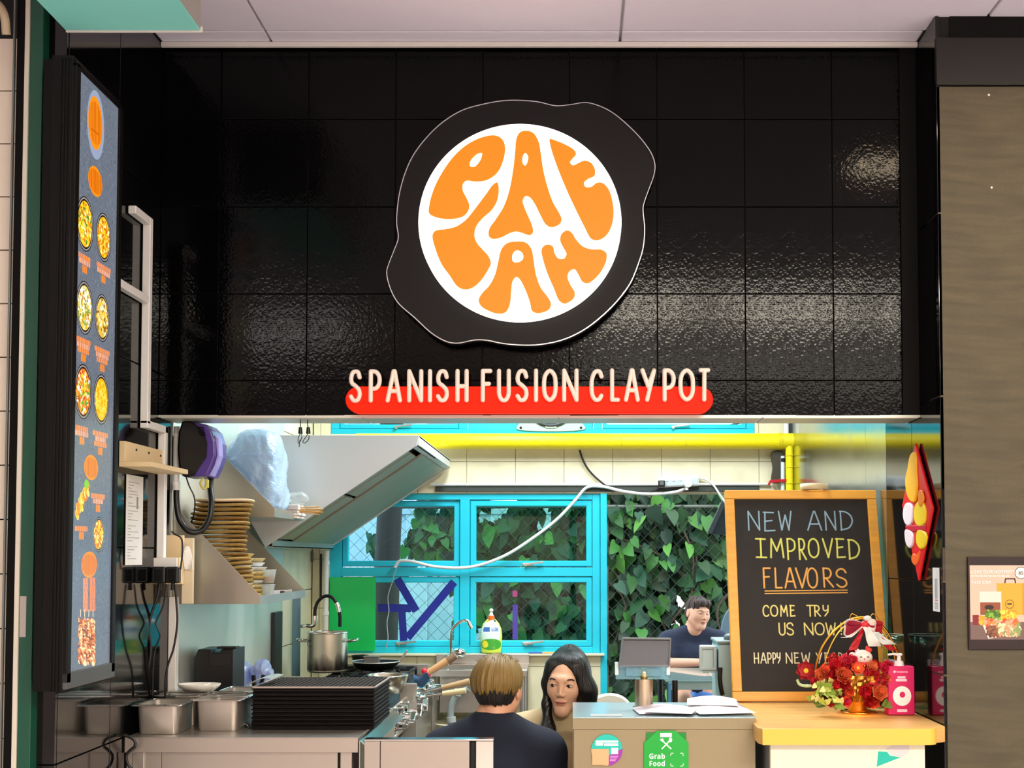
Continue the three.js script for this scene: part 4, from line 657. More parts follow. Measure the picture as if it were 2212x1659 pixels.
// ---------- back wall: teal windows ----------
function ringGeo(x0, y0, x1, y1, w, z0, z1, b = 0.003) {
  const s = poly([[x0, y0], [x1, y0], [x1, y1], [x0, y1]]); s.holes.push(new THREE.Path([[x0 + w, y0 + w], [x0 + w, y1 - w], [x1 - w, y1 - w], [x1 - w, y0 + w]].map(([a, c]) => new THREE.Vector2(a, c))));
  return extr(s, z1 - z0, b).translate(0, 0, z0);
}
{
  const w1 = structGroup('window_1'), zf = ZB - 0.012, fb = (x0, y0, x1, y1, za = ZB - 0.075, zb = zf) => part('frame_bar', span(X(x0), Y(y1), za, X(x1), Y(y0), zb, 0.002), M.teal, w1);
  fb(712, 1066, 736, 1411); fb(1280, 1066, 1296, 1411); fb(1297, 1066, 1311, 1560, ZB - 0.075, ZB + 0.004); fb(736, 1066, 1280, 1079); fb(736, 1398, 1280, 1411); fb(993, 1079, 1014, 1398); fb(736, 1226, 993, 1245); fb(1014, 1226, 1280, 1245);
  const sash = (x0, y0, x1, y1, glass, handle, open = 0) => {
    const s = part('sash', ringGeo(X(x0), Y(y1), X(x1), Y(y0), 12.5 / 395.6, zf - 0.045 - open, zf - 0.006 - open, 0.004), M.teal, w1);
    part('pane', span(X(x0 + 11), Y(y1 - 11), zf - 0.03 - open, X(x1 - 11), Y(y0 + 11), zf - 0.026 - open), glass, s);
    if (handle) { const c = onZ(handle[0], handle[1], ZB); part('handle', [span(c[0] - 0.03, c[1] - 0.008, zf - 0.008, c[0] + 0.03, c[1] + 0.008, zf + 0.004, 0.003), bar([c[0] - 0.01, c[1], zf + 0.014], [c[0] + 0.085, c[1] + 0.012, zf + 0.02], 0.012, 0.01), at3(cyl(0.007, 0.007, 0.03, 12), c[0] - 0.01, c[1] - 0.004, zf + 0.008, Math.PI / 2)], std(0xb9bdb8, 0.35, { metalness: 0.7 }), s); }
  };
  const gl = phys(0xcfeeee, 0.02, { transmission: 1, thickness: 0, specularIntensity: 0.3 });
  sash(737, 1081, 992, 1224, phys(0xcdeaf0, 0.02, { transmission: 1, thickness: 0, specularIntensity: 0.3 }), null, 0.012); sash(1015, 1081, 1279, 1224, phys(0xbfe6de, 0.02, { transmission: 1, thickness: 0, specularIntensity: 0.3 }), [1140, 1219]); sash(737, 1246, 992, 1397, gl, [866, 1390]); sash(1015, 1246, 1279, 1397, gl, [1140, 1390]);
  // high window row behind the fascia edge
  const w2 = structGroup('window_2'), ub = 937, top = 2.75;
  const fb2 = (x0, x1, y0, y1) => part('frame_bar', span(X(x0), y0, ZB - 0.075, X(x1), y1, zf, 0.002), M.teal, w2);
  fb2(712, 1632, Y(ub), Y(926)); for (const x of [712, 990, 1283, 1615]) fb2(x, x + 18, Y(926), top); fb2(730, 1615, top - 0.03, top);
  for (const [a, b] of [[731, 989], [1302, 1614]]) { const s = part('sash', ringGeo(X(a), Y(925), X(b), top - 0.031, 9 / 395.6, zf - 0.05, zf - 0.006, 0.003), M.teal, w2); part('pane', span(X(a + 8), Y(917), zf - 0.03, X(b - 8), top - 0.05, zf - 0.026), gl, s); const c = onZ((a + b) / 2, 922, ZB); part('handle', [bar([c[0] - 0.02, c[1], zf + 0.012], [c[0] + 0.08, c[1] + 0.012, zf + 0.02], 0.012, 0.01), at3(cyl(0.007, 0.007, 0.035, 12), c[0] - 0.01, c[1] - 0.006, zf + 0.006, Math.PI / 2)], std(0xb9bdb8, 0.35, { metalness: 0.7 }), s); }
  part('frosted_pane', span(X(1009), Y(926), zf - 0.03, X(1282), top - 0.03, zf - 0.026), std(0x2bb3c4, 0.35), w2);
  const c = onZ(1190, 880, ZB), fan = thing('exhaust_fan', 'grey exhaust fan set into the high teal window, showing its lower rim', 'fan', [c[0], c[1], zf]);
  const pl = curveShape([[-0.19, -0.115], [-0.17, -0.125], [0.17, -0.125], [0.19, -0.115], [0.16, -0.06], [0.16, 0.16], [-0.16, 0.16], [-0.16, -0.06]], 5); const ho = new THREE.Path(); ho.absellipse(0, 0.04, 0.13, 0.12, 0, 6.2832); pl.holes.push(ho);
  part('mounting_plate', extr(pl, 0.01, 0.002), std(0xa9bdb8, 0.4), fan); part('rim', new THREE.TorusGeometry(0.13, 0.012, 10, 48).translate(0, 0.03, 0.012), std(0x2f3a3c, 0.4), fan);
  for (let i = 0; i < 5; i++) part('blade', at3(rbox(0.1, 0.05, 0.004, 0.001), 0, 0, 0, 0.5, 0, 0).translate(0.065, 0, 0).applyMatrix4(new THREE.Matrix4().makeRotationZ(i * 1.2566)).translate(0, 0.04, 0.014), std(0x79898a, 0.4), fan);
  for (const s of [-1, 1]) part('bolt', at3(sph(0.007, 1, 1, 0.5, 10), s * 0.165, -0.112, 0.011), M.darkMetal, fan);
  part('rating_plate', at3(rbox(0.06, 0.02, 0.003, 0.001), 0.0, -0.102, 0.018), M.whitePlastic, fan);
  // things on the windows
  single('green_board', 'bright green glossy board standing in front of the lower left window', 'board', span(X(713), Y(1406), ZB + 0.002, X(812), Y(1247), ZB + 0.008, 0.001), std(0x12c862, 0.25));
  const tape = std(0x061f86, 0.5), zt = zf - 0.004;
  [[858, 1250, 899, 1320, 17, 'deep blue tape strip, the short slanting one at the pane top'], [981, 1257, 880, 1378, 17, 'deep blue tape strip on the lower left pane, the longest diagonal'], [816, 1313, 888, 1314, 17, 'deep blue tape strip lying level across the lower left pane'], [868, 1320, 872, 1384, 16, 'deep blue tape strip running straight down the lower left pane']].forEach(([x0, y0, x1, y1, w, lab], i) => single('tape_strip', lab, 'tape', bar(onZ(x0, y0, zt + i * 0.0012), onZ(x1, y1, zt + i * 0.0012), w / 395.6, 0.001, [0, 0, 1]), tape));
  const pz = ZB - 0.036;
  single('purple_sticker', 'thin purple strip stuck on the lower right pane', 'sticker', span(onZ(1110, 0, pz)[0], onZ(0, 1381, pz)[1], pz, onZ(1121, 0, pz)[0], onZ(0, 1306, pz)[1], pz + 0.001), std(0x4a3a96, 0.5));
  single('pink_sticker', 'small pink square stuck above the purple strip on the lower right pane', 'sticker', span(onZ(1110, 0, pz)[0], onZ(0, 1289, pz)[1], pz, onZ(1120, 0, pz)[0], onZ(0, 1276, pz)[1], pz + 0.001), std(0xa8407a, 0.5));
}
// soap bottle, pen
{
  const z = ZB + 0.012, c = onZ(1061, 1408, z), k = 6.39 / FOCAL, t = thing('dish_soap_bottle', 'yellow green dish soap bottle with orange cap on the window ledge', 'bottle', [c[0], Y(1411) + 0.001, z]);
  const prof = [[0, 0], [19, 0], [21, 3], [23, 18], [23.5, 38], [22, 52], [17, 64], [10, 72], [6, 74]].map(([x, y]) => [x * k, y * k]);
  const lab0 = canvasTex(256, 256, (g, w, h) => { g.fillStyle = '#dbe84a'; g.fillRect(0, 0, w, h); g.fillStyle = '#c6e04a'; g.fillRect(0, 190, w, 66); g.fillStyle = '#dff0ea'; for (const o of [64, 192]) { g.beginPath(); g.ellipse(o, 100, 44, 76, 0, 0, 7); g.fill(); g.fillStyle = '#f2a23a'; g.beginPath(); g.ellipse(o - 14, 36, 24, 8, -0.5, 0, 7); g.fill(); g.fillStyle = '#2c3a44'; g.beginPath(); g.ellipse(o + 30, 38, 9, 14, 0.4, 0, 7); g.fill(); g.fillStyle = '#3a6fb8'; g.fillRect(o - 34, 84, 30, 24); g.fillStyle = '#7a9ac8'; g.fillRect(o + 2, 86, 30, 20); g.fillStyle = '#4aa83a'; g.beginPath(); g.ellipse(o, 160, 50, 22, 0, 0, 7); g.fill(); g.fillStyle = '#f4e23a'; g.beginPath(); g.arc(o - 24, 158, 14, 0, 7); g.fill(); g.fillStyle = '#dff0ea'; } });
  lab0.wrapS = THREE.RepeatWrapping; lab0.offset.x = 0.25; const lab = lab0, bg = lathe(prof, 40).scale(1, 1, 0.62); 
  part('bottle_body', bg, phys(0xffffff, 0.2, { map: lab, clearcoat: 0.6 }), t);
  part('cap', at3(cyl(6.5 * k, 7.5 * k, 8 * k, 20), 0, 77 * k, 0), std(0xf2661a, 0.4), t); part('spout', [at3(cyl(2 * k, 5 * k, 8 * k, 16), 0, 85 * k, 0), at3(sph(4.4 * k, 1, 0.9, 1, 14), 0, 92 * k, 0)], std(0xf2eedc, 0.4), t);
  const p = thing('marker_pen', 'blue and orange pen lying on the cream window ledge', 'pen', [0, 0, 0]), y = Y(1411) + 0.005;
  part('barrel', rod([X(1172), y, ZB + 0.02], [X(1228), y, ZB + 0.018], 0.0045, 10), std(0xe8b060, 0.5), p); part('cap', rod([X(1142), y, ZB + 0.021], [X(1172), y, ZB + 0.02], 0.005, 10), std(0x2f5fc0, 0.4), p);
}
// yellow pipe run
{
  const z = ZB + 0.075, t = thing('yellow_pipe', 'thick bright yellow pipe across the back wall that turns down at the corner', 'pipe', [0, 0, 0]);
  const a = onZ(770, 955, z), b = onZ(1688, 953, z), c = onZ(1704, 962, z), r = 17 / FOCAL * 6.32;
  part('pipe_run', [rod([a[0], b[1], z], [b[0], b[1], z], r, 28)], M.yellowPipe, t);
  part('coupling', [at3(cyl(r * 1.08, r * 1.08, 0.02, 28), onZ(1684, 953, z)[0], b[1], z, 0, 0, Math.PI / 2), rod([b[0], b[1], z], [onZ(1713, 953, z)[0], b[1], z], r * 1.02, 24)], M.yellowPipe, t);
  part('pipe_drop', rod([c[0], b[1] + r * 0.6, z + 0.012], [c[0], CT + 0.05, z + 0.012], 0.0205, 20), M.yellowPipe, t);
  for (const y of [985, 1010, 1045]) part('joint_ring', new THREE.TorusGeometry(0.0205, 0.003, 8, 24).rotateX(Math.PI / 2).translate(c[0], onZ(0, y, z)[1], z + 0.012), M.yellowPipe, t);
  for (const x of [905, 1342, 1480]) part('pipe_clamp', new THREE.TorusGeometry(r * 1.01, 0.0025, 6, 28).rotateY(Math.PI / 2).translate(onZ(x, 955, z)[0], b[1], z), M.yellowPipe, t);
  const v = thing('gas_valve', 'dark gas valve with a red lever handle beside the yellow pipe drop', 'valve', [0, 0, 0]), zz = ZB + 0.06;
  part('valve_body', extr(curveShape([[1668, 976], [1690, 974], [1692, 985], [1688, 1000], [1690, 1040], [1668, 1042], [1670, 1010]].map(([x, y]) => onZ(x, y, zz)), 4), 0.03, 0.003).translate(0, 0, zz - 0.03), std(0x3a3326, 0.6), v);
  part('riser', rod(onZ(1691, 985, zz + 0.01), onZ(1691, 1070, zz + 0.01), 0.011, 14), std(0xc9d6dc, 0.4), v);
  part('nut', rod(onZ(1692, 990, zz + 0.01), onZ(1692, 998, zz + 0.01), 0.015, 6), M.darkMetal, v);
  part('red_handle', [bar(onZ(1665, 1040, zz + 0.03), onZ(1712, 1037, zz + 0.03), 0.014, 0.016), bar(onZ(1665, 1038, zz + 0.03), onZ(1660, 1048, zz + 0.03), 0.012, 0.012)], std(0xb5121c, 0.4), v);
  single('wall_pipe', 'thin white pipe standing above the yellow pipe in the right corner', 'pipe', rod([onZ(1694, 0, z)[0], b[1] + r, z - 0.03], [onZ(1694, 0, z)[0], 2.6, z - 0.03], 0.013, 14), M.whitePlastic);
}
// power strip and cables on the lintel
{
  const z = ZB + 0.03, a = onZ(1422, 1056, z), b = onZ(1509, 1024, z), c = [(a[0] + b[0]) / 2, (a[1] + b[1]) / 2, z], w = b[0] - a[0], t = thing('power_strip', 'white multi-socket power strip fixed above the doorway', 'power strip', c);
  t.rotation.z = 0.04; part('strip_body', rbox(w, 0.058, 0.04, 0.006, 2), M.whitePlastic, t);
  part('strip_face', at3(rbox(w * 0.94, 0.036, 0.006, 0.002), 0, -0.006, 0.02), std(0xb9c6c8, 0.5), t);
  for (let i = 0; i < 4; i++) part('switch', at3(rbox(0.012, 0.009, 0.005, 0.001), -w * 0.3 + i * w * 0.17, 0.006, 0.0245), M.whitePlastic, t);
  const pg = thing('power_plug', 'small black plug at the left end of the white power strip', 'plug', onZ(1429, 1045, z + 0.036)); part('plug_body', rbox(0.036, 0.036, 0.024, 0.004), M.blackPlastic, pg); part('plug_face', at3(rbox(0.022, 0.02, 0.003, 0.001), 0, 0.002, 0.0128), std(0x59615f, 0.4), pg);
  const pw = thing('power_plug', 'white round plug at the right end of the white power strip', 'plug', onZ(1486, 1044, z + 0.04)); part('plug_body', at3(cyl(0.022, 0.024, 0.03, 20), 0, 0, 0, Math.PI / 2), M.whitePlastic, pw); part('cord_grip', at3(cyl(0.006, 0.009, 0.02, 12), -0.006, -0.026, 0), M.whitePlastic, pw);
  const q = (l, zz) => l.map(([x, y]) => onZ(x, y, zz));
  single('cable', 'thick white cable sagging from the power strip across the window frame', 'cable', tube(q([[1484, 1053], [1462, 1062], [1400, 1067], [1345, 1061], [1300, 1051], [1268, 1053], [1243, 1080], [1205, 1120], [1150, 1163], [1085, 1203], [1015, 1225], [940, 1224], [885, 1212], [862, 1213], [853, 1226]], ZB + 0.028), 0.0085, 160, 8), M.whitePlastic);
  single('cable', 'thin pale cord hanging down in front of the blue taped pane', 'cable', tube(q([[856, 1226], [848, 1255], [838, 1290], [840, 1320], [836, 1345], [838, 1380], [834, 1400]], ZB + 0.016), 0.003, 50, 6), std(0xaab2b8, 0.5));
  single('cable', 'black cable curving down from the yellow pipe to the power strip', 'cable', tube(q([[1252, 972], [1258, 990], [1270, 1013], [1292, 1036], [1318, 1054], [1360, 1063], [1405, 1062], [1428, 1053]], ZB + 0.022), 0.0055, 70, 8), M.blackPlastic);
  single('cable', 'white cable from the power strip to behind the chalkboard', 'cable', tube(q([[1508, 1032], [1525, 1036], [1540, 1047], [1556, 1070], [1580, 1105]], ZB + 0.024), 0.006, 40, 8), M.whitePlastic);
  single('conduit', 'thin white level conduit line across the cream lintel tiles', 'conduit', rod(onZ(930, 1047, ZB + 0.016), onZ(1664, 1046, ZB + 0.016), 0.008, 12), std(0xd6d8d2, 0.5));
  const lp = [onZ(653, 905, -4.05), onZ(668, 905, -4.05)];
  [[647, 0, 'left of the two black cord loops hanging from the fascia edge'], [664, 1, 'right of the two black cord loops hanging from the fascia edge']].forEach(([x, k, lab]) => {
    const zc = -4.05, o = thing('cord_loop', lab, 'cord', [0, 0, 0]), e = k ? 8 : 0;
    part('cord', tube(q([[x + 2, 899], [x + 2 - e * 0.2, 912], [x + 2, 926]], zc), 0.0018, 16, 6), M.blackPlastic, o); part('toggle', rod(onZ(x + 2, 923, zc), onZ(x + 2, 937, zc), 0.006, 10, 0.008), M.blackPlastic, o);
    part('loop', tube(q(k ? [[x + 2, 936], [x - 4, 945], [x - 10, 955], [x - 6, 957], [x + 2, 950], [x + 4, 940]] : [[x + 2, 936], [x - 3, 948], [x - 2, 958], [x + 3, 950], [x + 5, 940], [x + 2, 936]], zc), 0.0014, 30, 6), M.blackPlastic, o);
    if (!k) part('cord_end', tube(q([[x + 1, 950], [x - 1, 966]], zc), 0.0014, 8, 6), M.blackPlastic, o);
  });
}
// ---------- left back corner: white pipe, vent, pot filler ----------
{
  const z = ZB + 0.04, c = onZ(704, 1300, z);
  const t = thing('corner_pipe_stand', 'slim white vertical pipe in the back left corner beside the green board', 'pipe', [0, 0, 0]);
  part('pipe', rod([c[0], Y(1190), z], [c[0], 0.9, z], 0.013, 14), M.whitePlastic, t); part('dark_rod', rod([c[0] - 0.028, Y(1196), z], [c[0] - 0.028, Y(1292), z], 0.006, 10), M.darkMetal, t); for (const y of [1212, 1320]) part('collar', rod([c[0], Y(y), z], [c[0], Y(y + 8), z], 0.018, 14), M.whitePlastic, t);
  single('vent_box', 'small dark grey vent box on the cream wall below the range hood', 'vent', span(onZ(661, 0, ZB)[0], Y(1214), ZB + 0.001, onZ(688, 0, ZB)[0], Y(1191), ZB + 0.03, 0.003), std(0x5c6058, 0.6));
  const zt = -5.9, q = (l) => l.map(([x, y]) => onZ(x, y, zt)), f = thing('pot_filler_tap', 'dark arching tap with a bright tip over the stock pot', 'tap', [0, 0, 0]);
  part('spout', tube(q([[680, 1337], [681, 1315], [688, 1298], [702, 1288], [716, 1290], [728, 1305], [734, 1330], [734, 1354]]), 0.0085, 60, 12), M.darkMetal, f); part('spout_tip', tube(q([[727, 1302], [731, 1312], [733, 1322]]), 0.011, 12, 12), M.chrome, f);
  part('base', [tube([onZ(652, 1353, -5.928), ...q([[660, 1352], [670, 1352], [678, 1350], [680, 1338]])], 0.01, 20, 12), rod(onZ(680, 1330, zt), onZ(680, 1340, zt), 0.014, 12)], M.chrome, f);
  const zp = -5.93; single('splash_panel', 'upright blue grey steel splash panel behind the stock pot', 'panel', span(XL + 0.005, 0.9, zp, onZ(662, 0, zp)[0], onZ(0, 1288, zp)[1], zp + 0.004, 0.0015), std(0x6f8ea6, 0.3, { metalness: 0.9, roughnessMap: T.smear }));
}
// ---------- stove ----------
{
  const t = thing('gas_stove', 'long stainless gas range with black iron grates and chrome knobs', 'stove', [0, 0, 0]), x0 = -1.165, x1 = -0.705, z0 = -4.5, z1 = -5.98, top = 0.905;
  part('stove_body', span(x0, 0.1, z1, x1 - 0.03, top - 0.01, z0, 0.003), M.steel, t); part('stove_top', span(x0, top - 0.01, z1, x1 - 0.02, top, z0, 0.002), std(0x2c2a28, 0.4, { metalness: 0.6 }), t);
  part('front_rail', span(x1 - 0.03, 0.78, z1, x1, top + 0.004, z0, 0.004), M.steelBright, t); part('door_panel', span(x1 - 0.03, 0.14, z1 + 0.02, x1 - 0.01, 0.75, z0 - 0.02, 0.003), M.steel, t);
  part('back_guard', span(x0, top, z1 - 0.012, x1 - 0.03, top + 0.05, z1, 0.002), M.steel, t);
  for (let i = 0; i < 7; i++) { const z = z0 - 0.1 - i * 0.205, k = part('knob', [at3(cyl(0.026, 0.03, 0.045, 20), 0, 0, 0, 0, 0, -Math.PI / 2).translate(x1 + 0.022, 0.845, z), at3(rbox(0.034, 0.016, 0.062, 0.004), x1 + 0.048, 0.845, z, i * 0.4)], M.chrome, t); part('knob_base', at3(cyl(0.03, 0.03, 0.006, 20), 0, 0, 0, 0, 0, -Math.PI / 2).translate(x1 + 0.003, 0.845, z), M.darkMetal, k); }
  for (const [bx, bz] of [[-1.06, -4.76], [-0.88, -4.76], [-1.06, -5.12], [-0.88, -5.12], [-1.06, -5.48], [-0.88, -5.48], [-1.06, -5.82], [-0.88, -5.82]]) {
    const g = [], w = 0.085, y = top + 0.034;
    for (const s of [-1, 1]) { g.push(bar([bx + s * w, y, bz - w * 1.9], [bx + s * w, y, bz + w * 1.9], 0.009, 0.012)); g.push(bar([bx - w, y, bz + s * w * 1.9], [bx + w, y, bz + s * w * 1.9], 0.009, 0.012)); for (const u of [-1, 1]) g.push(rod([bx + s * w, top, bz + u * w * 1.9], [bx + s * w, y, bz + u * w * 1.9], 0.006, 6)); }
    for (let k = 0; k < 6; k++) { const a = k * Math.PI / 3; g.push(bar([bx + Math.cos(a) * w * 0.95, y + 0.004, bz + Math.sin(a) * w * 1.5], [bx + Math.cos(a) * 0.028, y + 0.004, bz + Math.sin(a) * 0.028], 0.008, 0.012)); }
    const gr = part('burner_grate', merge(g), M.castIron, t);
    part('burner_cap', [at3(cyl(0.028, 0.034, 0.016, 20), bx, top + 0.012, bz), new THREE.TorusGeometry(0.045, 0.005, 8, 24).rotateX(Math.PI / 2).translate(bx, top + 0.008, bz)], std(0x241f1a, 0.5, { metalness: 0.5 }), gr);
  }
  part('valve_panel', span(x1 - 0.03, 0.62, -5.0, x1 + 0.045, 0.965, -4.985, 0.003), M.steel, t); part('oven_handle', [rod([x1 + 0.05, 0.66, -4.62], [x1 + 0.05, 0.66, -5.0], 0.011, 12), rod([x1 - 0.02, 0.66, -4.66], [x1 + 0.05, 0.66, -4.66], 0.008, 10), rod([x1 - 0.02, 0.66, -4.96], [x1 + 0.05, 0.66, -4.96], 0.008, 10)], std(0xe2e4e0, 0.3), t);
  for (let i = 0; i < 8; i++) part('valve_block', at3(rbox(0.034, 0.03, 0.05, 0.006, 2), x1 + 0.012, 0.888, z0 - 0.06 - i * 0.17), M.chrome, t);
  // chrome gas manifold in front
  part('gas_manifold', rod([x1 + 0.012, 0.80, z0 - 0.02], [x1 + 0.012, 0.80, z1 + 0.05], 0.009, 12), M.steelBright, t);
}
const potSteel = std(0xb9b4a4, 0.3, { metalness: 1 });
{
  const z = -5.66, k = 5.66 / FOCAL, c = onZ(707, 1455, z), y = 0.9505, t = thing('stock_pot', 'tall scorched steel stock pot with two side handles on the back burner', 'pot', [c[0], y, z]);
  const r = 43 * k, h = onZ(707, 1366, z)[1] - y;
  const scorch = tex(256, 1, (u, v) => { const n = fbm(u * 9, v * 3, 9, 101, 4), h0 = (v - 0.333) / 0.167, s = v < 0.333 || v > 0.5 ? 0 : Math.max(0, Math.min(0.95, (n - 0.3 - h0 * 0.55) * 3.5)); const k2 = 1 - 0.85 * s; return [0.8 * k2 + 0.1 * s * 0.6, 0.78 * k2 + 0.06 * s * 0.5, 0.7 * k2 + 0.03 * s]; }, true); scorch.repeat.set(1, 1);
  part('pot_body', lathe([[0, 0], [r * 0.97, 0], [r, 0.008], [r, h], [r * 0.975, h], [r * 0.975, 0.012], [0, 0.01]], 48), std(0xffffff, 0.34, { metalness: 0.9, map: scorch }), t);
  part('pot_rim', new THREE.TorusGeometry(r * 1.005, 0.0035, 8, 48).rotateX(Math.PI / 2).translate(0, h, 0), M.chrome, t);
  for (const s of [-1, 1]) part('handle', [tube([[s * r, h * 0.78, 0.035], [s * (r + 0.04), h * 0.8, 0.03], [s * (r + 0.05), h * 0.83, 0], [s * (r + 0.04), h * 0.8, -0.03], [s * r, h * 0.78, -0.035]], 0.005, 30, 10)], M.steelBright, t);
  part('maker_stamp', new THREE.TorusGeometry(0.016, 0.0012, 6, 24).scale(1, 1, 0.4).translate(-r * 0.66, h * 0.74, r * 0.755), M.darkMetal, t);
}
function fryPan(label, px, py, z, r, y, handle, rimCol, body, name = 'frying_pan', h = 0.035) {
  const c = onZ(px, py, z), t = thing(name, label, 'pan', [c[0], y, z]);
  part('pan_body', lathe([[0, 0], [r * 0.72, 0], [r * 0.94, h * 0.7], [r, h], [r * 0.96, h], [r * 0.7, 0.006], [0, 0.005]], 40), body, t); part('pan_rim', new THREE.TorusGeometry(r * 0.99, 0.0028, 8, 48).rotateX(Math.PI / 2).translate(0, h, 0), rimCol, t);
  if (handle) handle(t, c); return t;
}
fryPan('dark frying pan with pale rim and upright steel handle at the stove back', 812, 1446, -5.8, 0.118, 0.951, (t, c) => { const a = onZ(862, 1450, -5.8), b = onZ(880, 1406, -5.8); part('handle', bar([a[0] - c[0], 0.03, 0], [b[0] - c[0], b[1] - 0.948, 0], 0.01, 0.016, [0, 0, 1]), M.steel, t); }, std(0xcfccc0, 0.35, { metalness: 0.5 }), M.castIron);
fryPan('deep steel saucepan with dark inside at the stove edge behind the black trays', 838, 1500, -4.78, 0.082, 0.951, null, M.steelBright, potSteel, 'saucepan', 0.07);
fryPan('small black cooking pot near the stock pot', 773, 1430, -5.86, 0.042, 0.99, null, M.darkMetal, M.castIron, 'small_pot', 0.05).position.set(onZ(773, 1430, -5.9)[0], 0.95, -5.96);
{
  const z = -5.8, c = onZ(803, 1434, z), t = thing('steel_block', 'small grey steel box standing in the pan at the back of the stove', 'box', [c[0], 0.957, z]); part('block', at3(rbox(0.075, 0.05, 0.05, 0.004), 0, 0.026, 0), std(0x6f6d69, 0.5, { metalness: 0.5 }), t); part('block_lid', at3(rbox(0.078, 0.006, 0.053, 0.002), 0, 0.053, 0), std(0x7c7a76, 0.5, { metalness: 0.5 }), t);
  const pans = (lab, a, b, y, col, zz) => { const A = onZ(...a, zz), B = onZ(...b, zz), t2 = thing('ladle', lab, 'utensil', [0, 0, 0]), m = [A[0] + (B[0] - A[0]) * 0.45, A[1] + (B[1] - A[1]) * 0.45, zz]; part('shaft', rod(A, m, 0.0065, 10), M.steelBright, t2); part('wooden_handle', rod(m, B, 0.0105, 12, 0.014), std(col, 0.55), t2); part('bowl', at3(sph(0.022, 1.2, 0.5, 1, 18), A[0] - 0.015, A[1] - 0.003, zz), M.steelBright, t2); };
  pans('wok ladle with a pale wooden handle, the upper of two by the stove knobs', [905, 1497], [1014, 1472], 0, 0xb99a72, -5.1); pans('wok ladle with a cream wooden handle, the lower of two by the stove knobs', [915, 1504], [1006, 1492], 0, 0xd8c79a, -5.0);
  const zz = -5.35, A = onZ(922, 1455, zz), B = onZ(985, 1416, zz), bt = thing('wooden_brush', 'thick wooden handled tool with a red collar lying across the stove', 'utensil', [0, 0, 0]);
  const at = (f) => [A[0] + (B[0] - A[0]) * f, A[1] + (B[1] - A[1]) * f, zz]; part('wooden_handle', rod(at(0.05), at(0.75), 0.015, 14, 0.018), std(0xd8a878, 0.55), bt); part('end_cap', rod(at(0.72), at(1.0), 0.019, 14, 0.017), std(0x8a7058, 0.5), bt); part('red_collar', [at3(sph(0.019, 1, 1.1, 1, 14), A[0], A[1] - 0.004, zz), at3(sph(0.014, 1, 1, 1, 12), A[0] - 0.01, A[1] + 0.012, zz + 0.008)], std(0xe0253a, 0.5), bt);
  single('dish_cloth', 'folded blue cloth hanging over the edge of the stove', 'cloth', sheet((u, v) => { const q = onZ(893 + 32 * u + 4 * v, 1458 + 22 * v + 5 * Math.sin(u * 5), -5.2); return [q[0], q[1] + 0.004 * Math.sin(u * 9), -5.2 + 0.015 * Math.sin(v * 4 + u * 2)]; }, 10, 8, 0.004), std(0x37587e, 0.9));
}
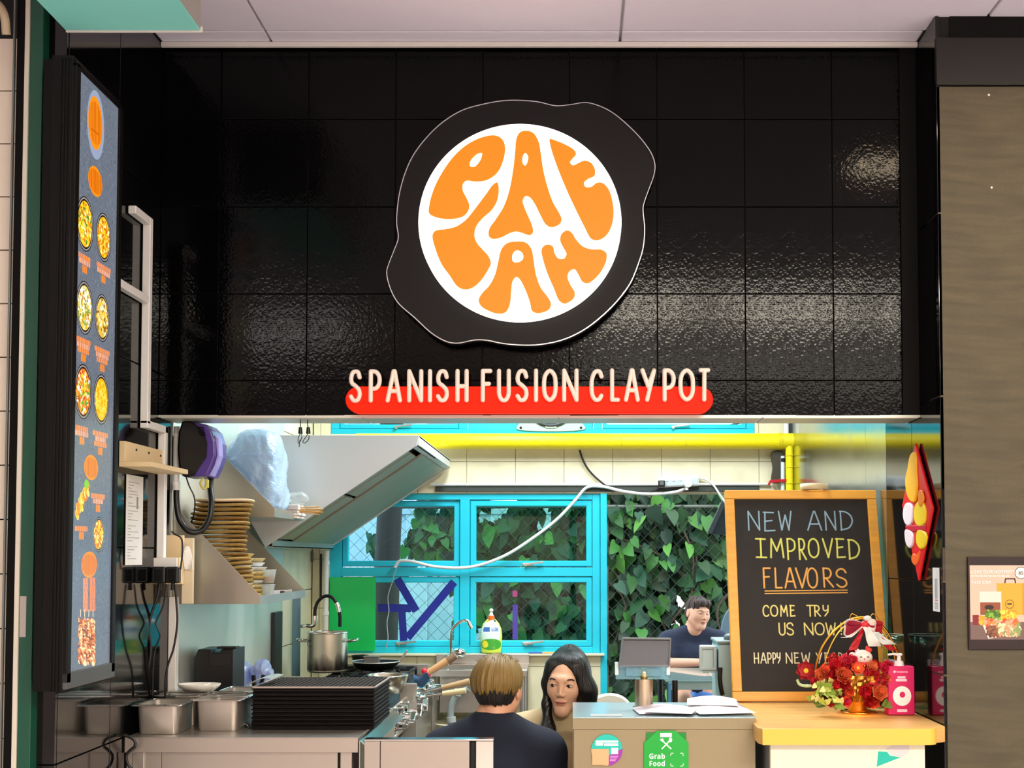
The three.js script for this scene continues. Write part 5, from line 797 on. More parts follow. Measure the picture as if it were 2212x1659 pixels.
// ---------- sink ----------
{
  const z0 = -6.0, z1 = -6.36, a = onZ(925, 1456, z0), b = onZ(1138, 1445, z0), ty = onZ(0, 1447, z0)[1], t = thing('steel_sink', 'stainless steel sink table under the teal window', 'sink', [0, 0, 0]);
  const s = poly([[a[0], z0], [b[0], z0], [b[0], z1], [a[0], z1]]); s.holes.push(new THREE.Path([[a[0] + 0.05, z0 - 0.05], [a[0] + 0.05, z1 + 0.08], [b[0] - 0.09, z1 + 0.08], [b[0] - 0.09, z0 - 0.05]].map(([x, y]) => new THREE.Vector2(x, y))));
  part('sink_top', extr(s, 0.01, 0.001).rotateX(Math.PI / 2).translate(0, ty, 0), M.steelBright, t);
  part('basin', [span(a[0] + 0.05, ty - 0.22, z1 + 0.08, a[0] + 0.053, ty, z0 - 0.05), span(b[0] - 0.093, ty - 0.22, z1 + 0.08, b[0] - 0.09, ty, z0 - 0.05), span(a[0] + 0.05, ty - 0.22, z0 - 0.053, b[0] - 0.09, ty, z0 - 0.05), span(a[0] + 0.05, ty - 0.22, z1 + 0.08, b[0] - 0.09, ty, z1 + 0.083), span(a[0] + 0.05, ty - 0.223, z1 + 0.08, b[0] - 0.09, ty - 0.22, z0 - 0.05)], M.steel, t);
  part('front_apron', span(a[0], ty - 0.034, z0, b[0], ty - 0.002, z0 + 0.004, 0.001), M.steel, t); part('splash_back', span(a[0], ty, z1, b[0], ty + 0.05, z1 + 0.012, 0.002), M.steel, t);
  for (const x of [a[0] + 0.02, b[0] - 0.02]) for (const z of [z0 - 0.02, z1 + 0.03]) part('leg', rod([x, 0.012, z], [x, ty - 0.01, z], 0.017, 14), M.steel, t);
  part('lower_shelf', span(a[0], 0.42, z1 + 0.02, b[0], 0.435, z0 - 0.01, 0.003), M.steel, t);
  const zf = z1 + 0.045, q = (l) => l.map(([x, y]) => onZ(x, y, zf)), f = thing('sink_tap', 'chrome swan-neck tap at the back of the sink', 'tap', [0, 0, 0]);
  part('spout', tube([[onZ(974, 0, zf)[0], ty, zf], ...q([[974, 1420], [974, 1385], [976, 1362], [986, 1349], [1000, 1341], [1010, 1341], [1017, 1350]])], 0.0085, 70, 12), M.chrome, f); part('outlet', rod(onZ(1012, 1344, zf), onZ(1019, 1358, zf), 0.011, 14), M.chrome, f); part('base', [at3(cyl(0.018, 0.022, 0.05, 18), onZ(974, 0, zf)[0], ty + 0.025, zf), at3(sph(0.03, 1.2, 0.9, 1, 20), onZ(992, 1408, zf)[0], onZ(0, 1410, zf)[1], zf)], M.chrome, f);
  // things under and beside the sink
  const bk = thing('plastic_bucket', 'beige plastic bucket on the shelf under the sink', 'bucket', [onZ(985, 1540, -6.15)[0], 0.436, -6.15]); part('bucket', lathe([[0, 0], [0.09, 0], [0.115, 0.2], [0.11, 0.2], [0.085, 0.006], [0, 0.006]], 32), std(0xd8cfae, 0.5), bk); part('rim', new THREE.TorusGeometry(0.114, 0.006, 8, 32).rotateX(Math.PI / 2).translate(0, 0.2, 0), std(0xe6e0c4, 0.5), bk);
  const wp = thing('waste_pipe', 'grey bent waste pipe under the sink beside the stove', 'pipe', [0, 0, 0]), zw = -5.9; part('pipe', tube([[1012, 1488], [985, 1505], [975, 1525], [973, 1545], [975, 1575], [974, 1610]].map(([x, y]) => onZ(x, y, zw)).concat([[onZ(974, 1610, zw)[0], 0.02, zw]]), 0.017, 40, 12), std(0x8f9a9a, 0.4), wp); part('collar', [rod(onZ(974, 1548, zw), onZ(975, 1560, zw), 0.024, 14), rod(onZ(992, 1490, zw), onZ(988, 1502, zw), 0.023, 14)], std(0xa4adad, 0.4), wp);
  const bin = thing('storage_bin', 'white lidded tub on the shelf under the sink, farther right', 'tub', [onZ(1098, 1540, -6.15)[0], 0.436, -6.15]); part('tub', at3(rbox(0.16, 0.19, 0.17, 0.02, 2), 0, 0.097, 0), std(0xddd9c6, 0.5), bin); part('lid', at3(rbox(0.17, 0.018, 0.18, 0.006), 0, 0.2, 0), std(0xeae7da, 0.5), bin);
}
// ---------- outside behind the shop ----------
struct('ground', span(-9, -0.25, -24, 9, -0.05, ZB - 0.14), std(0x7d7a70, 0.9));
const leafGeo = (() => { // pointed heart-shaped leaf folded along the midrib, 1 unit long, stem at origin, hanging along -y
  const prof = [[0, 0], [0.26, 0.1], [0.4, -0.12], [0.36, -0.4], [0.2, -0.72], [0, -1]], p = [], idx = [], mid = [0.02, -0.02, -0.2, -0.45, -0.74, -1];
  prof.forEach(([x, y], i) => { const b = -0.12 * (y * y); p.push(-x, y, b + 0.1 * x, 0, mid[i], b - 0.02, x, y, b + 0.1 * x); });
  for (let i = 0; i < 5; i++) for (const [a, b] of [[0, 1], [1, 2]]) { const q = i * 3; idx.push(q + a, q + 3 + a, q + b, q + b, q + 3 + a, q + 3 + b); }
  const g = new THREE.BufferGeometry(); g.setAttribute('position', new THREE.BufferAttribute(new Float32Array(p), 3)); g.setIndex(idx); g.computeVertexNormals(); return g;
})();
const leafMats = [0x1b4a19, 0x265f20, 0x3c822c, 0x123822, 0x5a9c3a, 0x185234].map((c) => phys(c, 0.9, { transmission: 0.22, thickness: 0, side: THREE.DoubleSide, clearcoat: 0.5, clearcoatRoughness: 0.3 }));
const leafWhite = phys(0xffffff, 0.9, { transmission: 0.22, thickness: 0, side: THREE.DoubleSide, clearcoat: 0.3, clearcoatRoughness: 0.35 });
function leafMatrix(x, y, z, s) {
  const q = new THREE.Quaternion().setFromEuler(new THREE.Euler(rr(-0.9, 0.35), rr(-0.9, 0.9), rr(-0.8, 0.8)));
  return new THREE.Matrix4().compose(V3(x, y, z), q, V3(s * rr(0.75, 1.1), s, s));
}
function plant(name, label, category, region, nNear, nFar, size, holes) {
  const t = thing(name, label, category, [0, 0, 0]);
  for (let i = 0; i < nNear; i++) {
    let x, y; do { x = rr(region.x0, region.x1); y = rr(region.y0, region.y1); } while (holes && holes(x, y));
    const m = new THREE.Mesh(leafGeo, leafMats[Math.floor(rnd() * 6)]); m.name = numbered('leaf'); m.applyMatrix4(leafMatrix(x, y, region.z + rr(-0.06, 0.1), size * rr(0.75, 1.25))); t.add(m);
  }
  const im = new THREE.InstancedMesh(leafGeo, leafWhite, nFar); im.name = numbered('foliage'); im.userData.kind = 'stuff'; const c = new THREE.Color();
  for (let i = 0; i < nFar; i++) {
    let x, y; do { x = rr(region.x0 - region.grow, region.x1 + region.grow); y = rr(region.y0 - 0.1, region.y1 + region.grow); } while (holes && holes(x, y));
    im.setMatrixAt(i, leafMatrix(x, y, region.z - 0.05 - region.deep * Math.pow(rnd(), 0.8), size * rr(0.6, 1.3)));
    const h = rr(0.26, 0.4), l = rr(0.02, 0.1) * (rnd() < 0.14 ? 2.2 : 1); im.setColorAt(i, c.setHSL(h, rr(0.35, 0.7), l));
  }
  t.add(im); return t;
}
{
  const hole = (x, y) => { const n = fbm(x * 6 + 40, y * 6 + 40, 1000, 111, 2); return n > (y < 1.25 && y > 0.45 ? 0.66 : 0.8); };
  const h = plant('vine_hedge', 'dense wall of large-leaved green vines behind the doorway, grown over the fence', 'hedge', { x0: 0.2, x1: 2.05, y0: -0.1, y1: 2.2, z: -10.5, grow: 0.35, deep: 0.7 }, 290, 9000, 0.15, hole);
  const stems = []; for (let i = 0; i < 26; i++) { const x = rr(0.1, 2.2), z = -10.5 - rr(0, 0.4), l = rr(0.6, 1.6), y = rr(-0.1, 1.4); stems.push(tube([[x, y, z], [x + rr(-0.2, 0.2), y + l * 0.4, z + 0.05], [x + rr(-0.4, 0.4), y + l * 0.8, z], [x + rr(-0.5, 0.5), y + l, z]], rr(0.006, 0.014), 18, 6)); }
  part('stems', merge(stems), std(0x5d5040, 0.8), h).userData.kind = 'stuff';
  plant('hedge_bush', 'deep green leafy bush seen through the right window panes', 'bush', { x0: -0.95, x1: 0.3, y0: -0.1, y1: 2.3, z: -10.6, grow: 0.1, deep: 0.8 }, 120, 3000, 0.16, (x, y) => fbm(x * 2.6 + 70, y * 2.6 + 40, 1000, 121, 3) > 0.64);
  plant('tree_branch', 'bright green leafy branch seen through the upper left pane', 'branch', { x0: -1.75, x1: -1.0, y0: 1.5, y1: 2.5, z: -10.6, grow: 0.12, deep: 0.5 }, 70, 420, 0.14, (x, y) => (x < -1.42 && y > 1.75 && y < 2.3) || fbm(x * 3 + 70, y * 3 + 40, 1000, 131, 3) > 0.62);
  // chain-link fence
  const f = thing('chain_link_fence', 'rusty grey chain-link fence in front of the vines', 'fence', [0, 0, 0]), w = [], zf = -10.46, x0 = -2.3, x1 = 2.3, y1 = 1.95;
  for (let c = x0 - y1; c < x1 + y1; c += 0.115) for (const s of [1, -1]) { const a = s > 0 ? c : c, xa = a, xb = a + s * y1; let p = [xa, 0], q = [xb, y1]; const clip = (u, v) => { if (u[0] < x0) { const k = (x0 - u[0]) / (v[0] - u[0]); u[1] += (v[1] - u[1]) * k; u[0] = x0; } if (u[0] > x1) { const k = (x1 - u[0]) / (v[0] - u[0]); u[1] += (v[1] - u[1]) * k; u[0] = x1; } }; if (Math.max(p[0], q[0]) <= x0 || Math.min(p[0], q[0]) >= x1) continue; clip(p, q); clip(q, p); if (Math.abs(p[0] - q[0]) < 0.02) continue; w.push(rod([p[0], p[1], zf + s * 0.002], [q[0], q[1], zf + s * 0.002], 0.0017, 4)); }
  part('wire_mesh', merge(w), std(0x5f6a62, 0.5, { metalness: 0.5 }), f).userData.kind = 'stuff';
  for (const x of [-2.3, -0.95, 0.3, 1.72, 2.3]) part('fence_post', rod([x, -0.05, zf - 0.03], [x, y1 + 0.02, zf - 0.03], 0.024, 12), std(0x6c7068, 0.5, { metalness: 0.5 }), f);
  part('top_rail', rod([x0, y1, zf - 0.03], [x1, y1, zf - 0.03], 0.018, 10), std(0x6c7068, 0.5, { metalness: 0.5 }), f);
  // tree trunk and pale building
  const zt = -8.6, t0 = onZ(838, 1300, zt), tr = single('tree', 'rough dark brown tree trunk seen through the left window panes', 'tree trunk', (() => { const g = new THREE.CylinderGeometry(0.078, 0.1, 3.4, 28, 40, true), p = g.attributes.position; for (let i = 0; i < p.count; i++) { const n = fbm(Math.atan2(p.getZ(i), p.getX(i)) * 3 + 30, p.getY(i) * 2 + 30, 1000, 141, 3); const k = 0.9 + 0.22 * n; p.setX(i, p.getX(i) * k + 0.02 * Math.sin(p.getY(i) * 2)); p.setZ(i, p.getZ(i) * k); } g.computeVertexNormals(); return g.translate(t0[0], 1.65, zt); })(), std(0x4d3b36, 0.9));
  const b = thing('pale_hoarding', 'pale blue grey ribbed metal hoarding across the yard', 'hoarding', [0, 0, 0]), zb = -13.2;
  for (let i = 0; i < 16; i++) part('panel', span(-3.8 + i * 0.24, -0.04, zb - 0.02 - (i % 2) * 0.03, -3.8 + i * 0.24 + 0.236, 2.0, zb - (i % 2) * 0.03, 0.004), std(0xb9cad6, 0.5), b);
  part('rail', span(-3.8, 1.98, zb - 0.06, 0.05, 2.04, zb + 0.02, 0.004), std(0xa9bac6, 0.5), b);
  const h2 = thing('far_block', 'pale far building block with rows of windows behind the hoarding', 'building', [0, 0, 0]), zz = -20;
  part('wall', span(-5.5, -0.05, zz - 1, -1.2, 7.5, zz), std(0xc6d2dc, 0.7), h2); for (let i = 0; i < 6; i++) for (let j = 0; j < 5; j++) part('window', span(-5.2 + i * 0.68, 1.0 + j * 1.2, zz, -4.75 + i * 0.68, 1.7 + j * 1.2, zz + 0.03, 0.005), std(0x8fa3b2, 0.3), h2);
}
// table, machine, chairs in the yard
{
  const t = thing('yard_table', 'glass-topped metal table that the man outside sits behind', 'table', [0, 0, 0]), y = 0.69, z0 = -7.62, z1 = -8.5, x0 = 0.6, x1 = 1.25;
  part('glass_top', span(x0, y, z1, x1, y + 0.01, z0, 0.002), phys(0xa9c4bc, 0.05, { transmission: 0.6, thickness: 0 }), t); part('apron', span(x0 + 0.02, y - 0.05, z0 - 0.02, x1 - 0.02, y - 0.002, z0 - 0.01, 0.002), std(0xaebdb8, 0.3, { metalness: 0.5 }), t);
  for (const x of [x0 + 0.03, x1 - 0.03]) for (const z of [z0 - 0.03, z1 + 0.03]) part('leg', rod([x, -0.05, z], [x, y - 0.001, z], 0.018, 12), M.darkMetal, t);
  part('lower_tray', span(x0 + 0.05, 0.42, z1 + 0.04, x1 - 0.05, 0.435, z0 - 0.05, 0.003), std(0x28323c, 0.4), t);
  const n = thing('napkin_pile', 'crumpled white paper pile on the lower tray of the glass table', 'paper', [onZ(1540, 1490, -7.8)[0], 0.436, -7.85]); for (let i = 0; i < 4; i++) part('sheet', at3(sheet((u, v) => [-0.09 + 0.18 * u, 0.03 + 0.025 * Math.sin(u * 7 + i) * Math.cos(v * 6 + i), -0.07 + 0.14 * v], 8, 8, 0.001), 0, 0.02 * i, 0, 0, i, 0), std(0xe9ece0, 0.8), n);
  const st = thing('yard_stool', 'dark round stool that the man outside sits on', 'stool', [onZ(1500, 1380, -8.85)[0], -0.05, -8.92]); part('seat', at3(cyl(0.19, 0.18, 0.04, 28), 0, 0.35, 0), std(0x3b3f45, 0.6), st); for (let i = 0; i < 4; i++) { const a = i * Math.PI / 2 + 0.78; part('leg', rod([Math.cos(a) * 0.14, 0.35, Math.sin(a) * 0.14], [Math.cos(a) * 0.2, 0, Math.sin(a) * 0.2], 0.012, 10), M.darkMetal, st); }
  const zc = -9.7, ch = thing('yard_chair', 'grey plastic chair back beside the chalkboard edge, outside', 'chair', [onZ(1590, 1350, zc)[0], -0.05, zc]);
  part('backrest', extr(curveShape([[-0.12, 0.8], [0.2, 0.8], [0.22, 1.0], [0.16, 1.16], [0.02, 1.18], [-0.08, 1.1], [-0.13, 0.95]], 5), 0.03, 0.006), std(0x5f7482, 0.5), ch); part('seat', at3(rbox(0.4, 0.03, 0.4, 0.01), 0.05, 0.45, 0.18), std(0x5f7482, 0.5), ch); for (const [a, b2] of [[-0.12, 0], [0.22, 0], [-0.12, 0.36], [0.22, 0.36]]) part('leg', rod([a, 0, b2], [a, b2 ? 0.45 : 0.85, b2], 0.014, 8), std(0x5f7482, 0.5), ch);
  const zu = -8.0, um = thing('dark_awning', 'dark slanted awning edge hanging beyond the top right of the doorway', 'awning', [0, 0, 0]), a = onZ(1566, 1078, zu), b = onZ(1532, 1152, zu);
  part('awning_arm', bar(a, b, 0.04, 0.03), std(0x33383a, 0.6), um); part('awning_cloth', sheet((u, v) => [a[0] + (b[0] - a[0]) * v + 0.9 * u, a[1] + (b[1] - a[1]) * v - 0.1 * u, zu - 0.03 - 0.2 * u], 6, 4, 0.004), std(0x1f2a2c, 0.8), um); part('awning_post', rod([a[0] + 0.75, -0.05, zu - 0.12], [a[0] + 0.75, a[1] - 0.1, zu - 0.12], 0.025, 12), std(0x33383a, 0.6), um); part('top_bar', bar(a, [a[0] + 0.9, a[1] - 0.1, zu - 0.23], 0.03, 0.03), std(0x33383a, 0.6), um);
}
// ---------- cash counter ----------
const POSY = 0.98;
{
  const z0 = -3.83, z1 = -4.22, a = onZ(1237, 1550, z0), b = onZ(1633, 1550, z0), t = thing('cash_counter', 'steel cash counter coloured tan for its warm reflection, with a pale flat top in the middle', 'counter', [0, 0, 0]), tan = std(0x978b6e, 0.42, { metalness: 0.35, bumpMap: T.brushed, bumpScale: 0.0002 });  // plain steel front: its warm hall reflection is put into the tan colour
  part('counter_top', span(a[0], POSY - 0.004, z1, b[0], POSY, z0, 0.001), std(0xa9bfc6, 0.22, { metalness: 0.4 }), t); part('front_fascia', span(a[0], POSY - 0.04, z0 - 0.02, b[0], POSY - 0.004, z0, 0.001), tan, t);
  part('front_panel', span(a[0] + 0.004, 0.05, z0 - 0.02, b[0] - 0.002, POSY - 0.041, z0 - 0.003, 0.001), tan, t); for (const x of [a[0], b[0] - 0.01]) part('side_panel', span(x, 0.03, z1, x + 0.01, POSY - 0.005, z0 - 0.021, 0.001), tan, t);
  const strip = thing('top_strip', 'small clear holder strip on the left front edge of the cash counter', 'strip', [0, 0, 0]); { const p = onZ(1275, 1543, -3.85), q = onZ(1344, 1543, -3.85); part('strip', span(p[0], POSY + 0.0005, -3.87, q[0], POSY + 0.005, -3.84, 0.001), phys(0xdff0f2, 0.2, { transmission: 0.4, thickness: 0 }), strip); part('strip_edge', span(p[0], POSY + 0.0055, -3.852, q[0], POSY + 0.0075, -3.842, 0.0005), M.whitePlastic, strip); }
  const paper = (lab, x0, x1, z, zz, ry, lift) => { const p = onZ(x0, 1530, z), q = onZ(x1, 1530, z), w = q[0] - p[0], o = thing('paper_sheet', lab, 'paper', [(p[0] + q[0]) / 2, POSY + 0.001 + lift, (z + zz) / 2], ry); part('sheet', sheet((u, v) => [(u - 0.5) * w, 0.004 + 0.012 * Math.sin(u * 3.1) * v * v, (0.5 - v) * (z - zz)], 10, 6, 0.0006), std([0xdcd3dc, 0xe6e0e2, 0xd4cfd8][Math.floor(lift * 500) % 3], 0.6), o); return o; };
  paper('white paper sheet curling beside the tablet stand foot', 1375, 1500, -3.88, -4.04, 0.1, 0); paper('pale pink paper sheet lying across the middle of the cash counter', 1400, 1505, -3.85, -3.97, -0.25, 0.006); paper('white paper sheet at the right end of the cash counter', 1500, 1626, -3.86, -4.05, 0.16, 0.003); paper('pale folded menu sheet at the far right edge of the cash counter', 1490, 1600, -4.0, -4.18, -0.1, 0.012);
  // round sticker
  const zs = z0 + 0.001, c = onZ(1311, 1620, zs), r = 33.5 / FOCAL * 3.83;
  const round = canvasTex(256, 256, (g) => { g.fillStyle = '#18c2b4'; g.fillRect(0, 0, 256, 256); g.fillStyle = '#9b2fa8'; g.beginPath(); g.moveTo(256, 116); g.lineTo(128, 180); g.lineTo(128, 256); g.lineTo(256, 256); g.fill(); g.fillStyle = '#d8fff8'; g.fillRect(36, 50, 184, 18); g.fillRect(36, 70, 60, 22); g.fillRect(104, 74, 116, 20); g.fillStyle = '#e9b98a'; g.fillRect(0, 120, 136, 136); g.fillStyle = '#d8a878'; g.fillRect(0, 120, 136, 6); g.fillStyle = '#1fb6aa'; g.beginPath(); g.moveTo(48, 200); g.lineTo(70, 178); g.lineTo(74, 160); g.lineTo(86, 164); g.lineTo(80, 196); g.lineTo(92, 192); g.lineTo(80, 214); g.lineTo(58, 212); g.fill(); g.fillStyle = '#ece6f2'; g.fillRect(164, 110, 56, 52); g.fillStyle = '#d9a6e0'; for (let i = 0; i < 4; i++) g.fillRect(152, 176 + i * 12, 70 - i * 8, 6); });
  const dg = new THREE.CylinderGeometry(r, r, 0.001, 48).rotateX(Math.PI / 2); { const p = dg.attributes.position, uv = dg.attributes.uv; for (let i = 0; i < p.count; i++) uv.setXY(i, 0.5 + p.getX(i) / (2 * r), 0.5 + p.getY(i) / (2 * r)); }
  single('round_sticker', 'round teal and purple delivery sticker on the cash counter front', 'sticker', dg.translate(c[0], c[1], zs), std(0xffffff, 0.45, { map: round }));
  single('bag_sticker', 'small tan square sticker overlapping the round delivery sticker', 'sticker', span(onZ(1278, 0, zs)[0], onZ(0, 1652, zs)[1], zs + 0.0008, onZ(1313, 0, zs)[0], onZ(0, 1618, zs)[1], zs + 0.002), std(0xe2b080, 0.5));
  // green delivery sign
  const g0 = onZ(1391, 1578, zs), g1 = onZ(1487, 1578, zs), w = g1[0] - g0[0], H = w * 1.5, gt = thing('delivery_sign', 'bright green food delivery sign shaped like a carry box', 'sign', [(g0[0] + g1[0]) / 2, g0[1], zs]);
  const sh = poly([[-w / 2, -H], [w / 2, -H], [w / 2, -w * 0.27], [w * 0.2, 0], [-w * 0.2, 0], [-w / 2, -w * 0.27]]); part('sign_plate', extr(sh, 0.003, 0.0005), std(0x06a83a, 0.4), gt);
  part('back_flap', span(-w * 0.45, -w * 0.22, -0.0005, w * 0.45, -w * 0.045, 0.0012, 0.0004), std(0x04852e, 0.4), gt);
  const wt = std(0xffffff, 0.5), sp = (px, py) => { const q = onZ(px, py, zs); return [q[0] - gt.position.x, q[1] - gt.position.y]; };
  { const a2 = sp(1426, 1583), b2 = sp(1451, 1592); part('handle_slot', span(a2[0], b2[1], 0.003, b2[0], a2[1], 0.004, 0.0012), wt, gt); }
  { const p1 = sp(1430, 1617), p2 = sp(1448, 1598), p3 = sp(1429, 1598), p4 = sp(1449, 1617); part('cutlery_icon', merge([...strokes([[p1, p2], [p3, p4]], 0.0042, 0.001), at3(sph(0.007, 0.8, 1.1, 0.1, 12), p2[0], p2[1], 0.001), ...strokes([[[p3[0] - 0.004, p3[1] + 0.001], [p3[0] + 0.002, p3[1] - 0.005]], [[p3[0] + 0.002, p3[1] + 0.004], [p3[0] + 0.006, p3[1] - 0.002]]], 0.003, 0.001)]).translate(0, 0, 0.003), wt, gt); }
  const txt = canvasTex(256, 192, (g) => { g.fillStyle = '#06a83a'; g.fillRect(0, 0, 256, 192); g.fillStyle = '#fff'; g.font = 'bold 88px sans-serif'; g.textBaseline = 'middle'; g.fillText('Grab', 20, 52); g.fillText('Food', 20, 142); });
  { const a2 = sp(1398, 1624), b2 = sp(1442, 1658), pg = new THREE.PlaneGeometry(b2[0] - a2[0], a2[1] - b2[1]).translate((a2[0] + b2[0]) / 2, (a2[1] + b2[1]) / 2, 0.0036); part('lettering', pg, std(0xffffff, 0.4, { map: txt }), gt); }
  { const a2 = sp(1448, 1626), b2 = sp(1476, 1655), k = 0.006, m = [], seg = (x0, y0, x1, y1) => m.push(span(x0, y0, 0.003, x1, y1, 0.004)); for (const [x, y, sx, sy] of [[a2[0], a2[1], 1, -1], [b2[0], a2[1], -1, -1], [a2[0], b2[1], 1, 1], [b2[0], b2[1], -1, 1]]) { seg(x, y, x + sx * k * 1.6, y + sy * 0.0018); seg(x, y, x + sx * 0.0018, y + sy * k * 1.6); } part('corner_marks', merge(m), wt, gt); }
}
{ // tablet stand
  const z = -4.06, c = onZ(1391, 1523, z), k = 4.06 / FOCAL, t = thing('tablet_stand', 'steel cylinder stand holding a dark tablet seen from behind', 'tablet stand', [c[0], POSY + 0.0005, z]);
  const hy = onZ(0, 1466, z)[1] - POSY; part('column', lathe([[0, 0], [19 * k, 0], [19.5 * k, 0.002], [19.5 * k, hy - 0.002], [18.5 * k, hy], [0, hy]], 40), std(0xc9b9a0, 0.3, { metalness: 1 }), t); part('base_plate', at3(cyl(24 * k, 25 * k, 0.005, 40), 0, 0.0025, 0), M.steelBright, t); part('ball_joint', at3(sph(11 * k, 1, 1.25, 1, 24), 0, hy + 10 * k, 0), std(0xcdb98c, 0.25, { metalness: 1 }), t);
  const p = (x, y, dz = 0) => { const q = onZ(x, y, z + dz); return [q[0] - c[0], q[1] - POSY - 0.0005, dz]; };
  const A = p(1345, 1379, -0.03), B = p(1448, 1380, -0.03), C = p(1445, 1438, 0.03), D = p(1338, 1438, 0.03);
  part('tablet_back', sheet((u, v) => [0, 1, 2].map((i) => (D[i] * (1 - u) + C[i] * u) * (1 - v) + (A[i] * (1 - u) + B[i] * u) * v), 4, 4, 0.012), std(0x8a9092, 0.28, { metalness: 0.9 }), t);
  const e = (P, Q) => bar(P, Q, 0.006, 0.014, [0, 0, 1]); part('tablet_edge', [e(A, B), e(B, C), e(C, D), e(D, A)], std(0x6d7274, 0.35, { metalness: 0.5 }), t);
  const ac = phys(0xb9e4ee, 0.08, { transmission: 0.75, thickness: 0 }); part('acrylic_tray', [span(...p(1330, 1467, 0.0).slice(0, 2), 0.0, ...p(1444, 1440, 0).slice(0, 2), 0.006, 0.001), span(...p(1352, 1460, 0.012).slice(0, 2), 0.012, ...p(1426, 1436, 0.012).slice(0, 2), 0.016, 0.001)], ac, t); for (const x of [1332, 1443]) part('clip', span(...p(x - 4, 1458, 0.008).slice(0, 2), 0.006, ...p(x + 4, 1430, 0.008).slice(0, 2), 0.016, 0.002), std(0xd3e4e8, 0.3), t);
}
{ // pale machine behind the counter
  const z = -4.55, a = onZ(1552, 1392, z), b = onZ(1600, 1392, z), t = thing('drink_machine', 'pale blue grey dispenser machine behind the cash counter, next to the chalkboard', 'machine', [0, 0, 0]), m = std(0xb8d8de, 0.4), y = (py) => onZ(0, py, z)[1];
  part('machine_body', span(a[0], 0.02, z - 0.22, b[0] + 0.02, a[1], z, 0.008), m, t); part('top_lid', span(a[0] - 0.006, a[1] + 0.001, z - 0.22, b[0] + 0.02, a[1] + 0.014, z + 0.004, 0.005), std(0x8a9a9c, 0.4), t); part('lid_knob', at3(sph(0.022, 1, 0.8, 1, 18), onZ(1572, 0, z)[0], a[1] + 0.022, z - 0.06), std(0x6b7b80, 0.4), t);
  const s0 = onZ(1511, 1398, z), s1 = onZ(1551, 1454, z); part('side_box', span(s0[0] + 0.012, s1[1], z - 0.12, s1[0] - 0.001, s0[1], z - 0.02, 0.004), std(0xbcd4d6, 0.4), t); part('side_box_rim', ringGeo(s0[0], s1[1] + 0.01, s1[0] - 0.004, s0[1] + 0.004, 0.012, z - 0.02, z - 0.008, 0.002), std(0xb4c6c8, 0.35), t);
  part('dark_hose', tube([onZ(1556, 1442, z + 0.012), onZ(1555, 1465, z + 0.014), onZ(1558, 1490, z + 0.014), onZ(1561, 1500, z + 0.012)], 0.009, 24, 10), M.blackPlastic, t);
  const bs = thing('black_bottle', 'small black bottle standing behind the cash counter near the machine', 'bottle', [onZ(1458, 1500, -4.5)[0], 0.93, -4.5]); part('bottle_body', at3(cyl(0.011, 0.011, 0.1, 16), 0, 0.05, 0), M.blackPlastic, bs); part('blue_tube', at3(cyl(0.006, 0.006, 0.09, 12), -0.02, 0.045, 0), std(0x4f93c4, 0.4), bs); part('stand', at3(rbox(0.09, 0.91, 0.06, 0.004), 0, -0.455, 0), M.steel, bs);
}
// ---------- wooden counter ----------
const WY = 0.962;
{
  const z0 = -3.7, z1 = -4.46, a = onZ(1640, 1571, z0), b = onZ(2027, 1571, z0), t = thing('wood_counter', 'pale wooden counter top with rounded corners on a white cabinet', 'counter', [0, 0, 0]), x1 = XR - 0.004;
  const s = new THREE.Shape(), r = 0.035; s.moveTo(a[0] + r, -z0); s.lineTo(b[0] - r, -z0); 
  const sh = new THREE.Shape(); sh.moveTo(a[0], z1); sh.lineTo(x1, z1); sh.lineTo(x1, z0 - 0.06); sh.absarc(b[0] - r, z0 - r, r, 0, Math.PI / 2); sh.lineTo(a[0] + 0.012, z0); sh.lineTo(a[0], z0 - 0.03);
  const top = extr(sh, 0.052, 0.004, 2); top.rotateX(Math.PI / 2); part('wood_top', muv(top.translate(0, WY, 0)), std(0xf2e2c4, 0.42, { map: T.wood }), t);
  part('edge_band', muv(extr((() => { const q = new THREE.Shape(); q.moveTo(a[0] + 0.012, z0 - 0.002); q.lineTo(b[0] - r, z0 - 0.002); q.absarc(b[0] - r, z0 - r, r - 0.002, Math.PI / 2, 0, true); q.lineTo(b[0] + 0.002, z0 - r); q.absarc(b[0] - r, z0 - r, r + 0.002, 0, Math.PI / 2); q.lineTo(a[0] + 0.01, z0 + 0.002); return q; })(), 0.05).rotateX(Math.PI / 2).translate(0, WY - 0.001, 0)), std(0xf0bc4e, 0.4), t);
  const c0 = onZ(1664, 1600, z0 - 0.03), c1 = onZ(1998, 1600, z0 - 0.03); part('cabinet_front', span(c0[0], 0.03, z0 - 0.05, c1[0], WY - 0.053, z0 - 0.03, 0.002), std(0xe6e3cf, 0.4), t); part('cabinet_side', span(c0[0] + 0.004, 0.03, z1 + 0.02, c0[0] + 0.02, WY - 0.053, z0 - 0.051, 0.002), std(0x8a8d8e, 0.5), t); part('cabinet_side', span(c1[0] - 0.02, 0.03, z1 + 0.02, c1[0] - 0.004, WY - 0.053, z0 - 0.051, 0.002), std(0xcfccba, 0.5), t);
  const zs = z0 - 0.03, q = (l) => l.map(([x, y]) => onZ(x, y, zs));
  single('triangle_sticker', 'torn teal triangle sticker on the white cabinet front', 'sticker', extr(poly(q([[1897, 1623], [1916, 1624], [1922, 1632], [1945, 1636], [1894, 1656]])), 0.001).translate(0, 0, zs), std(0x0ab8a8, 0.5)); single('grey_sticker', 'faded grey arrow-shaped sticker remnant on the white cabinet front', 'sticker', extr(poly(q([[1931, 1585], [1964, 1585], [1964, 1625], [1948, 1636], [1924, 1630], [1914, 1618], [1930, 1609]])), 0.0008).translate(0, 0, zs), std(0xcfccd0, 0.5));
}
